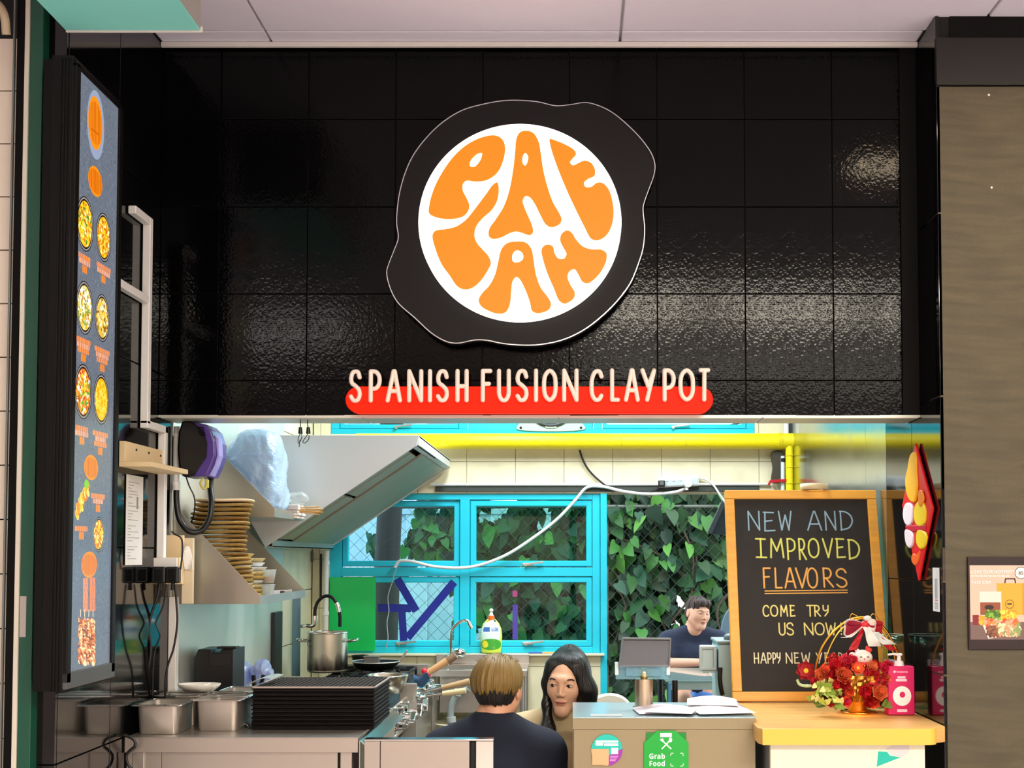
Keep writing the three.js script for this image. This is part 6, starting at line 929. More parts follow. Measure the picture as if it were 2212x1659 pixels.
// chalkboard
Object.assign(GLYPH, {
  i: [[[0.5, 0], [0.5, 1]], [[0.05, 1], [0.95, 0.98]], [[0.05, 0.02], [1, 0]]],
  D: [[[0.08, 0], [0.08, 1]], sm([[0.02, 1], [0.5, 0.96], [0.9, 0.72], [0.96, 0.45], [0.7, 0.14], [0.06, 0]])], E: [[[0.14, 1], [0.08, 0], [0.92, 0.03]], [[0.02, 1], [0.86, 0.98]], [[0.1, 0.52], [0.72, 0.56]]],
  M: [[[0.06, 0], [0.14, 1], [0.5, 0.35], [0.84, 1], [0.96, 0]]], R: [[[0.08, 0], [0.08, 1]], sm([[0.08, 1], [0.66, 0.94], [0.82, 0.72], [0.6, 0.5], [0.08, 0.46]]), [[0.3, 0.46], [0.96, 0]]],
  V: [[[0.02, 1], [0.48, 0], [0.98, 1]]], W: [[[0.02, 1], [0.22, 0], [0.52, 0.8], [0.76, 0], [0.98, 1]]], y: [sm([[0.1, 1], [0.12, 0.62], [0.4, 0.5], [0.8, 0.6]]), [[0.88, 1], [0.82, 0.4], [0.3, 0.02]]], '!': [[[0.5, 1], [0.48, 0.3]], [[0.48, 0.08], [0.48, 0.04]]],
});
{
  const zb = -4.36, zt = -4.56, BL = onZ(1584, 1508, zb), BR = onZ(1926, 1508, zb), TL = onZ(1567, 1060, zt);
  const x0 = BL[0] - 0.003, x1 = Math.min(BR[0], XR - 0.012), w = x1 - x0, y1 = TL[1] - WY - 0.003, L = Math.hypot(y1, zb - zt), ang = -Math.atan2(zb - zt, y1);
  const t = thing('chalkboard', 'wood framed menu chalkboard with coloured handwriting leaning on the wooden counter', 'chalkboard', [(x0 + x1) / 2, WY + 0.003, zb]); t.rotation.x = ang;
  const fw = 0.036, fm = std(0xffdc78, 0.45, { map: T.wood }), fr = (a, b, c, d) => part('frame_rail', span(a, b, -0.012, c, d, 0.012, 0.003), fm, t);
  fr(-w / 2, 0, w / 2, fw); fr(-w / 2, L - fw, w / 2, L); fr(-w / 2, fw + 0.0005, -w / 2 + fw, L - fw - 0.0005); fr(w / 2 - fw, fw + 0.0005, w / 2, L - fw - 0.0005);
  const px2 = (px, py) => { const d = ray(px, py), c = Math.cos(ang), s = Math.sin(ang), n = [0, -s, c], o = [0, WY + 0.003 - 1.5, zb], k = (n[1] * o[1] + n[2] * o[2]) / (d[1] * n[1] + d[2] * n[2]); const X2 = d[0] * k - t.position.x, dy = d[1] * k - o[1], dz = d[2] * k - o[2]; return [X2, dy * c + dz * s]; };
  const CW = 1024, CH = Math.round(1024 * (L - 2 * fw) / (w - 2 * fw)), S = CW / (w - 2 * fw);
  const board = canvasTex(CW, CH, (g) => {
    g.fillStyle = '#171210'; g.fillRect(0, 0, CW, CH);
    for (let i = 0; i < 260; i++) { g.fillStyle = `rgba(${150 + rnd() * 60},${140 + rnd() * 50},${125 + rnd() * 40},${0.018 * rnd()})`; g.beginPath(); g.ellipse(rnd() * CW, rnd() * CH, 20 + rnd() * 90, 8 + rnd() * 30, rnd() * 3, 0, 7); g.fill(); }
    const P = (px, py) => { const q = px2(px, py); return [(q[0] + w / 2 - fw) * S, CH - (q[1] - fw) * S]; };
    const line = (str, boxes, yt, yb, col, lw) => { str.split('').forEach((ch, i) => { const [a, b, dt = 0, db = 0] = boxes[i], tl = P(a, yt + dt), br = P(b, yb + db); for (const path of GLYPH[ch]) { const pts = (path.smooth ? new THREE.CatmullRomCurve3(path.map(([x, y]) => V3(x, y, 0)), !!path.closed, 'centripetal').getPoints(path.length * 5).map((v) => [v.x, v.y]) : path).map(([x, y]) => [tl[0] + x * (br[0] - tl[0]), br[1] + y * (tl[1] - br[1])]); for (let pass = 0; pass < 3; pass++) { g.strokeStyle = col; g.globalAlpha = [0.85, 0.5, 0.35][pass]; g.lineWidth = lw * [1, 0.7, 1.25][pass] * 0.92; g.lineCap = g.lineJoin = 'round'; g.beginPath(); pts.forEach(([x, y], k) => { const X2 = x + rr(-1, 1) * pass * 0.8, Y2 = y + rr(-1, 1) * pass * 0.8; k ? g.lineTo(X2, Y2) : g.moveTo(X2, Y2); }); g.stroke(); } } }); g.globalAlpha = 1; };
    line('NEWAND', [[1615, 1643], [1649, 1676, 2, 2], [1681, 1711], [1742, 1775], [1780, 1806], [1812, 1842]], 1106, 1146, '#8fb6cf', 12);
    line('iMPROVED', [[1632, 1656], [1662, 1694], [1699, 1719, 0, 4], [1724, 1742, 0, 4], [1744, 1770], [1776, 1800], [1804, 1826], [1830, 1857, 2, 3]], 1165, 1205, '#dfe36a', 14);
    line('FLAVORS', [[1648, 1666], [1673, 1690], [1694, 1719], [1718, 1746], [1742, 1767], [1776, 1800, 0, -2], [1804, 1830, 2, -2]], 1228, 1270, '#eeb052', 14);
    g.strokeStyle = '#eeb052'; g.lineWidth = 8; for (const dy of [0, 5.5]) { const a = P(1653, 1277 + dy), b = P(1829, 1275 + dy); g.beginPath(); g.moveTo(...a); g.lineTo(...b); g.stroke(); }
    line('COMETRy', [[1648, 1662], [1664, 1681], [1685, 1702], [1706, 1718], [1742, 1758], [1758, 1772], [1776, 1791]], 1308, 1331, '#f0e48a', 11);
    line('USNOW!!', [[1682, 1697], [1699, 1715], [1736, 1757], [1759, 1781], [1783, 1805], [1813, 1819], [1826, 1832]], 1346, 1371, '#f0e48a', 11);
    line('HAPPyNEWYEAR!!', [[1629, 1640], [1643, 1656], [1658, 1667], [1669, 1677], [1678, 1687], [1697, 1712], [1715, 1727], [1731, 1750], [1762, 1776], [1780, 1792], [1794, 1808], [1810, 1820], [1826, 1830], [1834, 1838]], 1410, 1432, '#efe9c4', 9);
    const a = P(1742, 1432); g.strokeStyle = '#b8d09a'; g.lineWidth = 10; g.beginPath(); g.moveTo(...P(1722, 1468)); g.quadraticCurveTo(...P(1728, 1482), ...P(1744, 1478)); g.stroke();
  });
  const pg = new THREE.PlaneGeometry(w - 2 * fw + 0.004, L - 2 * fw + 0.004).translate(0, L / 2, 0.003); part('writing_board', pg, std(0xffffff, 0.7, { map: board }), t); part('board_back', span(-w / 2 + 0.01, 0.01, -0.008, w / 2 - 0.01, L - 0.01, 0.001), std(0x1a1512, 0.7), t);
  for (const s of [-1, 1]) { const lg = bar([s * (w / 2 - 0.02), L - 0.02, -0.016], [s * (w / 2 - 0.02), 0.02, -0.03], 0.03, 0.014, [0, 0, 1]); part('rear_leg', lg, fm, t); }
  const c = px2(1758, 1056), tr = thing('tape_roll', 'beige roll of tape lying on top of the chalkboard frame', 'tape roll', [t.position.x + c[0], 0, 0]); const top = new THREE.Vector3(0, L, 0).applyEuler(t.rotation); tr.position.set(t.position.x + c[0], t.position.y + top.y + 0.0045, t.position.z + top.z); part('roll', lathe([[0.036, 0], [0.053, 0], [0.053, 0.022], [0.036, 0.022], [0.036, 0]], 36), std(0xd8c8a0, 0.5), tr); part('core', lathe([[0.033, 0], [0.036, 0], [0.036, 0.022], [0.033, 0.022], [0.033, 0]], 36), std(0xa58a62, 0.7), tr);
}
// ---------- things on the wooden counter ----------
{
  const z = -4.08, k = 4.08 / FOCAL, c = onZ(1852, 1527, z), by = WY + 0.001, t = thing('flower_basket', 'festive basket of red and orange flowers with gold hoops and a ribbon bow', 'flower basket', [c[0], by, z]);
  const p = (x, y, dz = 0) => { const q = onZ(x, y, z + dz); return [q[0] - c[0], q[1] - by, dz]; };
  part('gold_hoop', tube([p(1772, 1515), p(1762, 1450), p(1775, 1400), p(1805, 1360), p(1840, 1337), p(1872, 1334), p(1905, 1352), p(1930, 1390), p(1944, 1430), p(1946, 1480), p(1935, 1515)], 0.0042, 80, 8), M.gold, t);
  part('gold_hoop', tube([p(1785, 1510, 0.04), p(1780, 1450, 0.04), p(1790, 1405, 0.03), p(1815, 1362, 0.02), p(1845, 1340, 0.01), p(1875, 1338, 0.01), p(1902, 1358, 0.02), p(1924, 1395, 0.03), p(1936, 1440, 0.04), p(1932, 1490, 0.04), p(1925, 1512, 0.04)], 0.0028, 80, 8), M.gold, t);
  part('foot_ring', new THREE.TorusGeometry(0.058, 0.003, 8, 40).rotateX(Math.PI / 2).translate(0, 0.004, 0.01), M.gold, t); part('gold_bowl', lathe([[0, 0.001], [0.03, 0.001], [0.036, 0.01], [0.03, 0.03], [0.05, 0.075], [0.1, 0.1], [0.096, 0.1], [0.046, 0.078], [0, 0.05]], 36).translate(0, 0.001, 0.0), M.gold, t);
  const foil = sheet((u, v) => { const a = (u - 0.5) * 2.4, r = 0.03 + 0.045 * v; return [Math.sin(a) * r + 0.006 * Math.sin(u * 40) * v - 0.01, 0.045 + 0.09 * v, 0.075 + Math.cos(a) * r * 0.35 + 0.004 * Math.sin(u * 31 + v * 20)]; }, 30, 8, 0.001); part('gold_foil', foil, std(0xb98a3a, 0.35, { metalness: 0.9 }), t);
  const petalRing = (n, r, w2, lift, cup, ph = 0) => { const out = []; for (let i = 0; i < n; i++) { const g = sheet((u, v) => { const x = (u - 0.5) * w2 * Math.sin(Math.PI * (0.15 + 0.8 * v)), y = v * r; return [x, y, lift + cup * v * v * r - 3 * (u - 0.5) * (u - 0.5) * w2 * 0.5 * -cup]; }, 4, 4); g.rotateZ(i / n * 6.2832 + ph); out.push(clean(g)); } return out; };
  const flower = (px, py, dz, r, kind, col, rx = 0, ry = 0) => {
    const g = kind === 'daisy' ? [...petalRing(7, r, r * 0.95, 0, 0.25), ...petalRing(6, r * 0.75, r * 0.8, 0.004, 0.4, 0.4)] : [...petalRing(6, r, r * 1.15, 0, 0.5), ...petalRing(5, r * 0.78, r * 1.0, r * 0.12, 0.9, 0.5), ...petalRing(5, r * 0.55, r * 0.8, r * 0.26, 1.4, 0.2), ...petalRing(4, r * 0.36, r * 0.6, r * 0.4, 2.0, 0.8)];
    const q = p(px, py, dz), geo = merge(g); geo.rotateX(rx).rotateY(ry).translate(...q); const m = part(kind === 'daisy' ? 'daisy' : 'rose', geo, std(col, 0.6, { side: THREE.DoubleSide }), t);
    if (kind === 'daisy') part('flower_centre', at3(sph(r * 0.26, 1, 1, 0.6, 14), q[0] + Math.sin(ry) * 0.006, q[1] - Math.sin(rx) * 0.006, q[2] + 0.009), std(0xf2b21e, 0.6), m);
  };
  const red = 0xd81c2c, or = 0xf28450, pk = 0xee4a64;
  flower(1741, 1449, 0.06, 0.034, 'daisy', 0x9c0c1a, -0.15, -0.3); flower(1881, 1466, 0.085, 0.032, 'daisy', 0xb50f1c, -0.1, 0.1); flower(1852, 1444, 0.075, 0.024, 'daisy', 0xe0502a, -0.4, 0);
  [[1776, 1456, 0.075, 0.026, or], [1820, 1462, 0.08, 0.03, 0xe87048], [1897, 1497, 0.085, 0.03, or], [1908, 1462, 0.06, 0.024, or], [1822, 1432, 0.04, 0.03, pk], [1800, 1440, 0.06, 0.026, red], [1838, 1430, 0.05, 0.024, 0xe03a58], [1798, 1478, 0.085, 0.022, red], [1866, 1490, 0.09, 0.024, red], [1876, 1515, 0.08, 0.022, 0xc41a20], [1915, 1440, 0.03, 0.026, pk], [1812, 1500, 0.09, 0.02, 0x8f1420], [1890, 1440, 0.05, 0.022, 0xd82430], [1795, 1425, 0.03, 0.024, 0xd04038], [1870, 1450, 0.06, 0.022, pk], [1782, 1510, 0.09, 0.016, 0x7a3a2a], [1905, 1515, 0.05, 0.02, 0xc8482a], [1762, 1470, 0.05, 0.02, red], [1925, 1500, 0.04, 0.024, or], [1842, 1412, 0.01, 0.022, 0xc03040]].forEach(([x, y, d, r, col]) => flower(x, y, d, r, 'rose', col, rr(-0.5, 0.2), rr(-0.5, 0.5)));
  const leaf = (px, py, dz, s, rz, col, rx = -0.7) => { const g = leafGeo.clone().scale(s, s, s); g.rotateX(rx).rotateZ(rz).translate(...p(px, py, dz)); part('leaf', g, std(col, 0.6, { side: THREE.DoubleSide }), t); };
  for (let i = 0; i < 34; i++) { const x = i < 18 ? rr(1765, 1835) : rr(1868, 1915), y = rr(1440, 1518); flower(x, y, rr(0.055, 0.085), rr(0.016, 0.023), 'rose', [0xe83a4c, 0xf0643c, 0xd01f30, 0xf28a58, 0xe0305a, 0xc81c28][i % 6], rr(-0.5, 0.3), rr(-0.6, 0.6)); }
  for (let i = 0; i < 26; i++) leaf(rr(1745, 1825), rr(1472, 1520), rr(0.085, 0.11), rr(0.018, 0.032), rr(-3, 3), [0xd3da7a, 0xb5c85a, 0xe6e09a, 0x8fae4a][i % 4]);
  for (let i = 0; i < 22; i++) leaf(rr(1752, 1812), rr(1478, 1520), rr(0.06, 0.1), rr(0.025, 0.045), rr(-3, 3), [0x9fb84a, 0x7fa03c, 0xc3c96a, 0x5f8a3a][i % 4]); for (let i = 0; i < 10; i++) leaf(rr(1880, 1930), rr(1490, 1522), rr(0.03, 0.08), rr(0.025, 0.04), rr(-3, 3), [0x8a5a3a, 0x6f8a3a][i % 2]);
  part('curled_stem', tube([p(1722, 1468, 0.05), p(1727, 1478, 0.05), p(1742, 1482, 0.06), p(1760, 1480, 0.06)], 0.005, 24, 8), std(0xb8cf9a, 0.5), t);
  for (let i = 0; i < 5; i++) part('red_twig', tube([p(1790 + i * 6, 1440, 0.02), p(1784 + i * 8, 1420, 0.02), p(1786 + i * 9, 1412, 0.01)], 0.0012, 10, 5), std(0x8a1a20, 0.6), t);
  // bow
  const rb = (x, name, f, col, nu = 14, nv = 5, mm = {}) => part(name, sheet(f, nu, nv, 0.0006), std(col, 0.5, { side: THREE.DoubleSide, ...mm }), t), B = p(1868, 1350, 0.03);
  const loop = (sx, w2, h2, dz) => (u, v) => { const a = u * Math.PI * 2, s = Math.sin(a / 2); return [B[0] + sx * w2 * s, B[1] + h2 * Math.sin(a) * 0.5 + (v - 0.5) * 0.026 * (0.4 + s) - 0.012 * s, B[2] + dz + (v - 0.5) * 0.02 * s]; };
  rb(0, 'ribbon_loop', loop(-1, 0.065, 0.02, 0), 0x8f1030); rb(0, 'ribbon_loop', loop(1, 0.06, 0.02, 0), 0xa81228); rb(0, 'ribbon_loop', loop(-1, 0.07, 0.03, -0.008), 0xe8dcd8, 14, 5); rb(0, 'ribbon_loop', loop(1, 0.035, 0.03, 0.006), 0xe8dcd8, 14, 5);
  const tail = (pts, w2) => { const c2 = new THREE.CatmullRomCurve3(pts.map((q) => V3(...q))); return (u, v) => { const q = c2.getPoint(u); return [q.x + (v - 0.5) * w2 * (0.5 + 0.5 * u), q.y, q.z + 0.006 * Math.sin(u * 7 + v * 3)]; }; };
  rb(0, 'ribbon_tail', tail([B, p(1858, 1372, 0.05), p(1846, 1395, 0.06), p(1842, 1404, 0.06)], 0.03), 0xb0121e); rb(0, 'ribbon_tail', tail([B, p(1892, 1370, 0.04), p(1910, 1388, 0.04), p(1930, 1405, 0.03)], 0.03), 0xb01020); rb(0, 'ribbon_tail', tail([B, p(1878, 1368, 0.055), p(1884, 1382, 0.06), p(1890, 1396, 0.05)], 0.045), 0xd9dcd8); rb(0, 'ribbon_tail', tail([B, p(1846, 1368, 0.05), p(1832, 1376, 0.05), p(1822, 1377, 0.05)], 0.022), 0xe4e0dc); rb(0, 'ribbon_tail', tail([p(1890, 1365, 0.04), p(1905, 1380, 0.045), p(1922, 1392, 0.04)], 0.05), 0xcfd6d4);
  part('bow_knot', at3(sph(0.016, 1.1, 0.9, 0.8, 16), ...B), std(0xc81828, 0.45), t); part('bow_knot_top', at3(sph(0.013, 1.1, 0.8, 0.8, 16), B[0] + 0.01, B[1] + 0.022, B[2]), std(0xcfd2d0, 0.45), t);
  part('gold_wire_loop', tube([p(1866, 1340), p(1850, 1330), p(1840, 1326), p(1836, 1338), p(1842, 1346), p(1860, 1348)], 0.0018, 30, 6), M.gold, t); part('gold_wire_loop', tube([p(1878, 1336), p(1886, 1326), p(1894, 1332), p(1897, 1340), p(1888, 1350)], 0.0018, 30, 6), M.gold, t);
  const L = new THREE.PointLight(0xffc060, 0.02); // tiny glowing bead with its point light, low in the gold bowl
  const fl = part('glow_bead', at3(sph(0.006, 1, 1.2, 1, 12), ...p(1850, 1512, 0.075)), std(0xffe0a0, 0.4, { emissive: 0xffc860, emissiveIntensity: 2 }), t); L.position.set(c[0] + p(1850, 1512, 0.075)[0], by + p(1850, 1512, 0.075)[1], z + 0.075); L.shadow.radius = 0.25; scene.add(L);
  // cat figurine
  const zc = z + 0.03, cc = onZ(1863, 1440, zc), f = thing('cat_figurine', 'small white fortune cat figurine in a red collar sitting among the flowers', 'figurine', [cc[0], cc[1] - 0.03, zc]), wh = std(0xf0e4dc, 0.4);
  part('body', merge([at3(sph(0.03, 1, 1.1, 0.9), 0, 0.02, 0), at3(sph(0.03, 1.12, 0.88, 0.9), 0, 0.062, 0.004), at3(new THREE.ConeGeometry(0.011, 0.018, 12), -0.02, 0.09, 0, 0, 0, 0.35), at3(new THREE.ConeGeometry(0.011, 0.018, 12), 0.02, 0.09, 0, 0, 0, -0.35), at3(sph(0.011, 1, 1.6, 1), -0.034, 0.05, 0.01, 0, 0, 0.2), at3(sph(0.012, 1, 1.1, 1), -0.037, 0.068, 0.012), at3(sph(0.012, 1, 1.6, 1), 0.036, 0.03, 0.01, 0, 0, 0.3)]), wh, f);
  part('collar', new THREE.TorusGeometry(0.024, 0.007, 8, 28).rotateX(Math.PI / 2).translate(0, 0.04, 0.002), std(0xd01a20, 0.45), f); part('bell', at3(sph(0.007), 0, 0.034, 0.028), M.gold, f); part('ear_patch', [at3(sph(0.012, 1, 0.8, 0.6), 0.02, 0.088, 0.008), at3(sph(0.008, 1, 1, 0.6), 0.016, 0.095, 0.01)], std(0xd8342a, 0.5), f); for (const s of [-1, 1]) part('eye', tube([[s * 0.016, 0.064, 0.0305], [s * 0.012, 0.067, 0.032], [s * 0.008, 0.064, 0.0325]], 0.0012, 10, 5), M.blackPlastic, f); part('nose', at3(sph(0.0025), 0, 0.059, 0.0325), std(0xd86a6a, 0.5), f);
}
{ // pink sanitiser bottle
  const z = -4.0, a = onZ(1918, 1540, z), b = onZ(1976, 1440, z), w = b[0] - a[0], h = b[1] - WY, t = thing('sanitiser_bottle', 'bright pink square pump bottle with a white ring print on the wooden counter', 'bottle', [(a[0] + b[0]) / 2, WY + 0.001, z - 0.025]);
  const lab = canvasTex(256, 440, (g) => { g.fillStyle = '#d70f64'; g.fillRect(0, 0, 256, 440); g.fillStyle = '#ffd9ea'; g.beginPath(); g.arc(62, 42, 12, 0, 7); g.fill(); g.font = 'bold 22px sans-serif'; g.textBaseline = 'middle'; g.fillText('foodpanda', 80, 43); g.fillRect(90, 84, 80, 20); g.fillRect(74, 110, 110, 22); g.fillStyle = '#fff'; g.beginPath(); g.arc(134, 268, 92, 0, 7); g.fill(); g.fillStyle = '#d70f64'; g.beginPath(); g.arc(138, 256, 28, 0, 7); g.fill(); g.fillStyle = '#ffd9ea'; g.fillRect(84, 392, 100, 24); });
  part('bottle_body', rbox(w, h, 0.05, 0.006, 2).translate(0, h / 2, 0), std(0xd70f64, 0.35), t); part('front_label', new THREE.PlaneGeometry(w - 0.006, h - 0.006).translate(0, h / 2, 0.0256), std(0xffffff, 0.35, { map: lab }), t);
  part('pump', [at3(cyl(0.014, 0.017, 0.016, 20), 0, h + 0.008, 0), at3(cyl(0.006, 0.008, 0.018, 16), 0, h + 0.025, 0), at3(rbox(0.026, 0.009, 0.016, 0.004, 2), -0.002, h + 0.038, 0), at3(rbox(0.03, 0.007, 0.009, 0.003), -0.024, h + 0.039, 0, 0, 0, 0.1)], std(0xf4eef0, 0.35), t);
}
{ // glass dish, tag and bits by the black tiled wall
  const z = -4.2, c = onZ(1926, 1400, z), t = thing('glass_stand', 'clear glass pedestal dish behind the pink pump bottle', 'glass dish', [Math.min(c[0], XR - 0.075), WY + 0.001, z]), hy = onZ(0, 1390, z)[1] - WY;
  part('glass', lathe([[0, 0], [0.045, 0], [0.044, 0.004], [0.009, 0.012], [0.007, hy - 0.02], [0.02, hy - 0.008], [0.06, hy + 0.004], [0.066, hy + 0.03], [0.064, hy + 0.03], [0.058, hy + 0.007], [0, hy - 0.002]], 40), phys(0xd9efe8, 0.02, { transmission: 1, thickness: 0 }), t); part('foot_rim', new THREE.TorusGeometry(0.065, 0.0015, 6, 40).rotateX(Math.PI / 2).translate(0, hy + 0.03, 0), phys(0xe9fff8, 0.02, { transmission: 0.7, thickness: 0 }), t);
  const zt = -4.13, a = onZ(1910, 1440, zt), b = onZ(1936, 1425, zt), tg = thing('price_tag', 'small white tag on a slim stand near the flower basket', 'tag', [(a[0] + b[0]) / 2, WY + 0.001, zt]); part('tag_card', span(-0.02, a[1] - WY, -0.001, 0.02, b[1] - WY, 0.001), std(0xdfe3f2, 0.6), tg); part('tag_post', rod([0, 0.004, 0], [0, a[1] - WY, 0], 0.002, 8), M.steel, tg); part('tag_foot', at3(cyl(0.016, 0.018, 0.005, 20), 0, 0.0025, 0), M.steel, tg); part('tag_text', [span(-0.014, a[1] - WY + 0.01, 0.001, 0.014, a[1] - WY + 0.013, 0.0014), span(-0.014, a[1] - WY + 0.016, 0.001, 0.01, a[1] - WY + 0.019, 0.0014)], std(0x5a5f90, 0.6), tg);
  const k = onZ(2028, 1558, -3.72);
}
// red festive hanging on the right wall
{
  const x = XR - 0.004, q = (px, py) => onX(px, py, x), t = thing('festive_hanging', 'red diamond festive hanging with gold and white padded shapes on the black wall', 'decoration', [0, 0, 0]);
  const redM = std(0xd80f1c, 0.45), gold = std(0xf2b40a, 0.5), pale = std(0xe9dbe2, 0.5), yel = std(0xf0d21c, 0.5);
  const mk = (pts, d0, off0, bev, name, mat, smooth) => { const d = d0 * 0.55, off = off0 * 0.4, a = pts.map(([px, py]) => onX(px, py, x - off - d)); const s = smooth ? curveShape(a.map((v) => [v[2], v[1]]), 4) : poly(a.map((v) => [v[2], v[1]])); const g = extr(s, d, bev, 3); g.applyMatrix4(new THREE.Matrix4().makeBasis(V3(0, 0, 1), V3(0, 1, 0), V3(-1, 0, 0))); part(name, g.translate(x - off, 0, 0), mat, t); };
  mk([[1976, 958], [2013, 1098], [1983, 1254], [1948, 1092]], 0.018, 0, 0.004, 'red_backing', redM, false);
  mk([[1975, 978], [1965, 982], [1959, 1012], [1954, 1040], [1960, 1075], [1974, 1084], [1979, 1050], [1977, 1020]], 0.02, 0.018, 0.006, 'gold_pad', gold, true);
  mk([[1953, 1090], [1962, 1086], [1970, 1096], [1969, 1126], [1962, 1136], [1953, 1130], [1949, 1110]], 0.016, 0.018, 0.006, 'pale_pad', pale, true); mk([[1976, 1090], [1988, 1080], [1997, 1098], [1996, 1128], [1986, 1138], [1975, 1128], [1973, 1108]], 0.016, 0.018, 0.006, 'yellow_pad', yel, true);
  mk([[1953, 1146], [1964, 1144], [1971, 1158], [1970, 1176], [1963, 1184], [1955, 1172]], 0.016, 0.018, 0.006, 'pale_pad', pale, true); mk([[1979, 1148], [1992, 1145], [2000, 1158], [1996, 1180], [1986, 1186], [1978, 1172]], 0.016, 0.018, 0.006, 'yellow_pad', yel, true);
  mk([[1970, 1196], [1978, 1198], [1986, 1190], [1984, 1208], [1976, 1222], [1968, 1210]], 0.012, 0.018, 0.004, 'orange_pad', std(0xe8641c, 0.5), true); mk([[1983, 1062], [1990, 1060], [1994, 1076], [1990, 1092], [1984, 1092]], 0.012, 0.03, 0.003, 'orange_pad', std(0xe8841c, 0.5), true);
  mk([[1955, 1135], [1998, 1134], [1997, 1148], [1956, 1148]], 0.014, 0.018, 0.004, 'red_pad', std(0xc01030, 0.5), false);
  const a = q(2013, 1226), b = q(2029, 1322), lab = canvasTex(64, 384, (g) => { g.fillStyle = '#dfe4e6'; g.fillRect(0, 0, 64, 384); g.fillStyle = '#5a5f66'; for (let i = 0; i < 44; i++) g.fillRect(18 + (i % 3), 96 + i * 4, 26, 2); g.fillStyle = '#c23a4a'; g.fillRect(20, 280, 24, 10); g.fillStyle = '#777'; for (let i = 0; i < 8; i++) g.fillRect(16, 304 + i * 8, 30, 4); });
  const pg = new THREE.PlaneGeometry(Math.abs(b[2] - a[2]), a[1] - b[1]).rotateY(-Math.PI / 2).translate(XR - 0.002, (a[1] + b[1]) / 2, (a[2] + b[2]) / 2); single('wall_label', 'tall white printed label on the black wall beside the stone cladding', 'label', pg, std(0xffffff, 0.5, { map: lab, side: THREE.DoubleSide }));
}
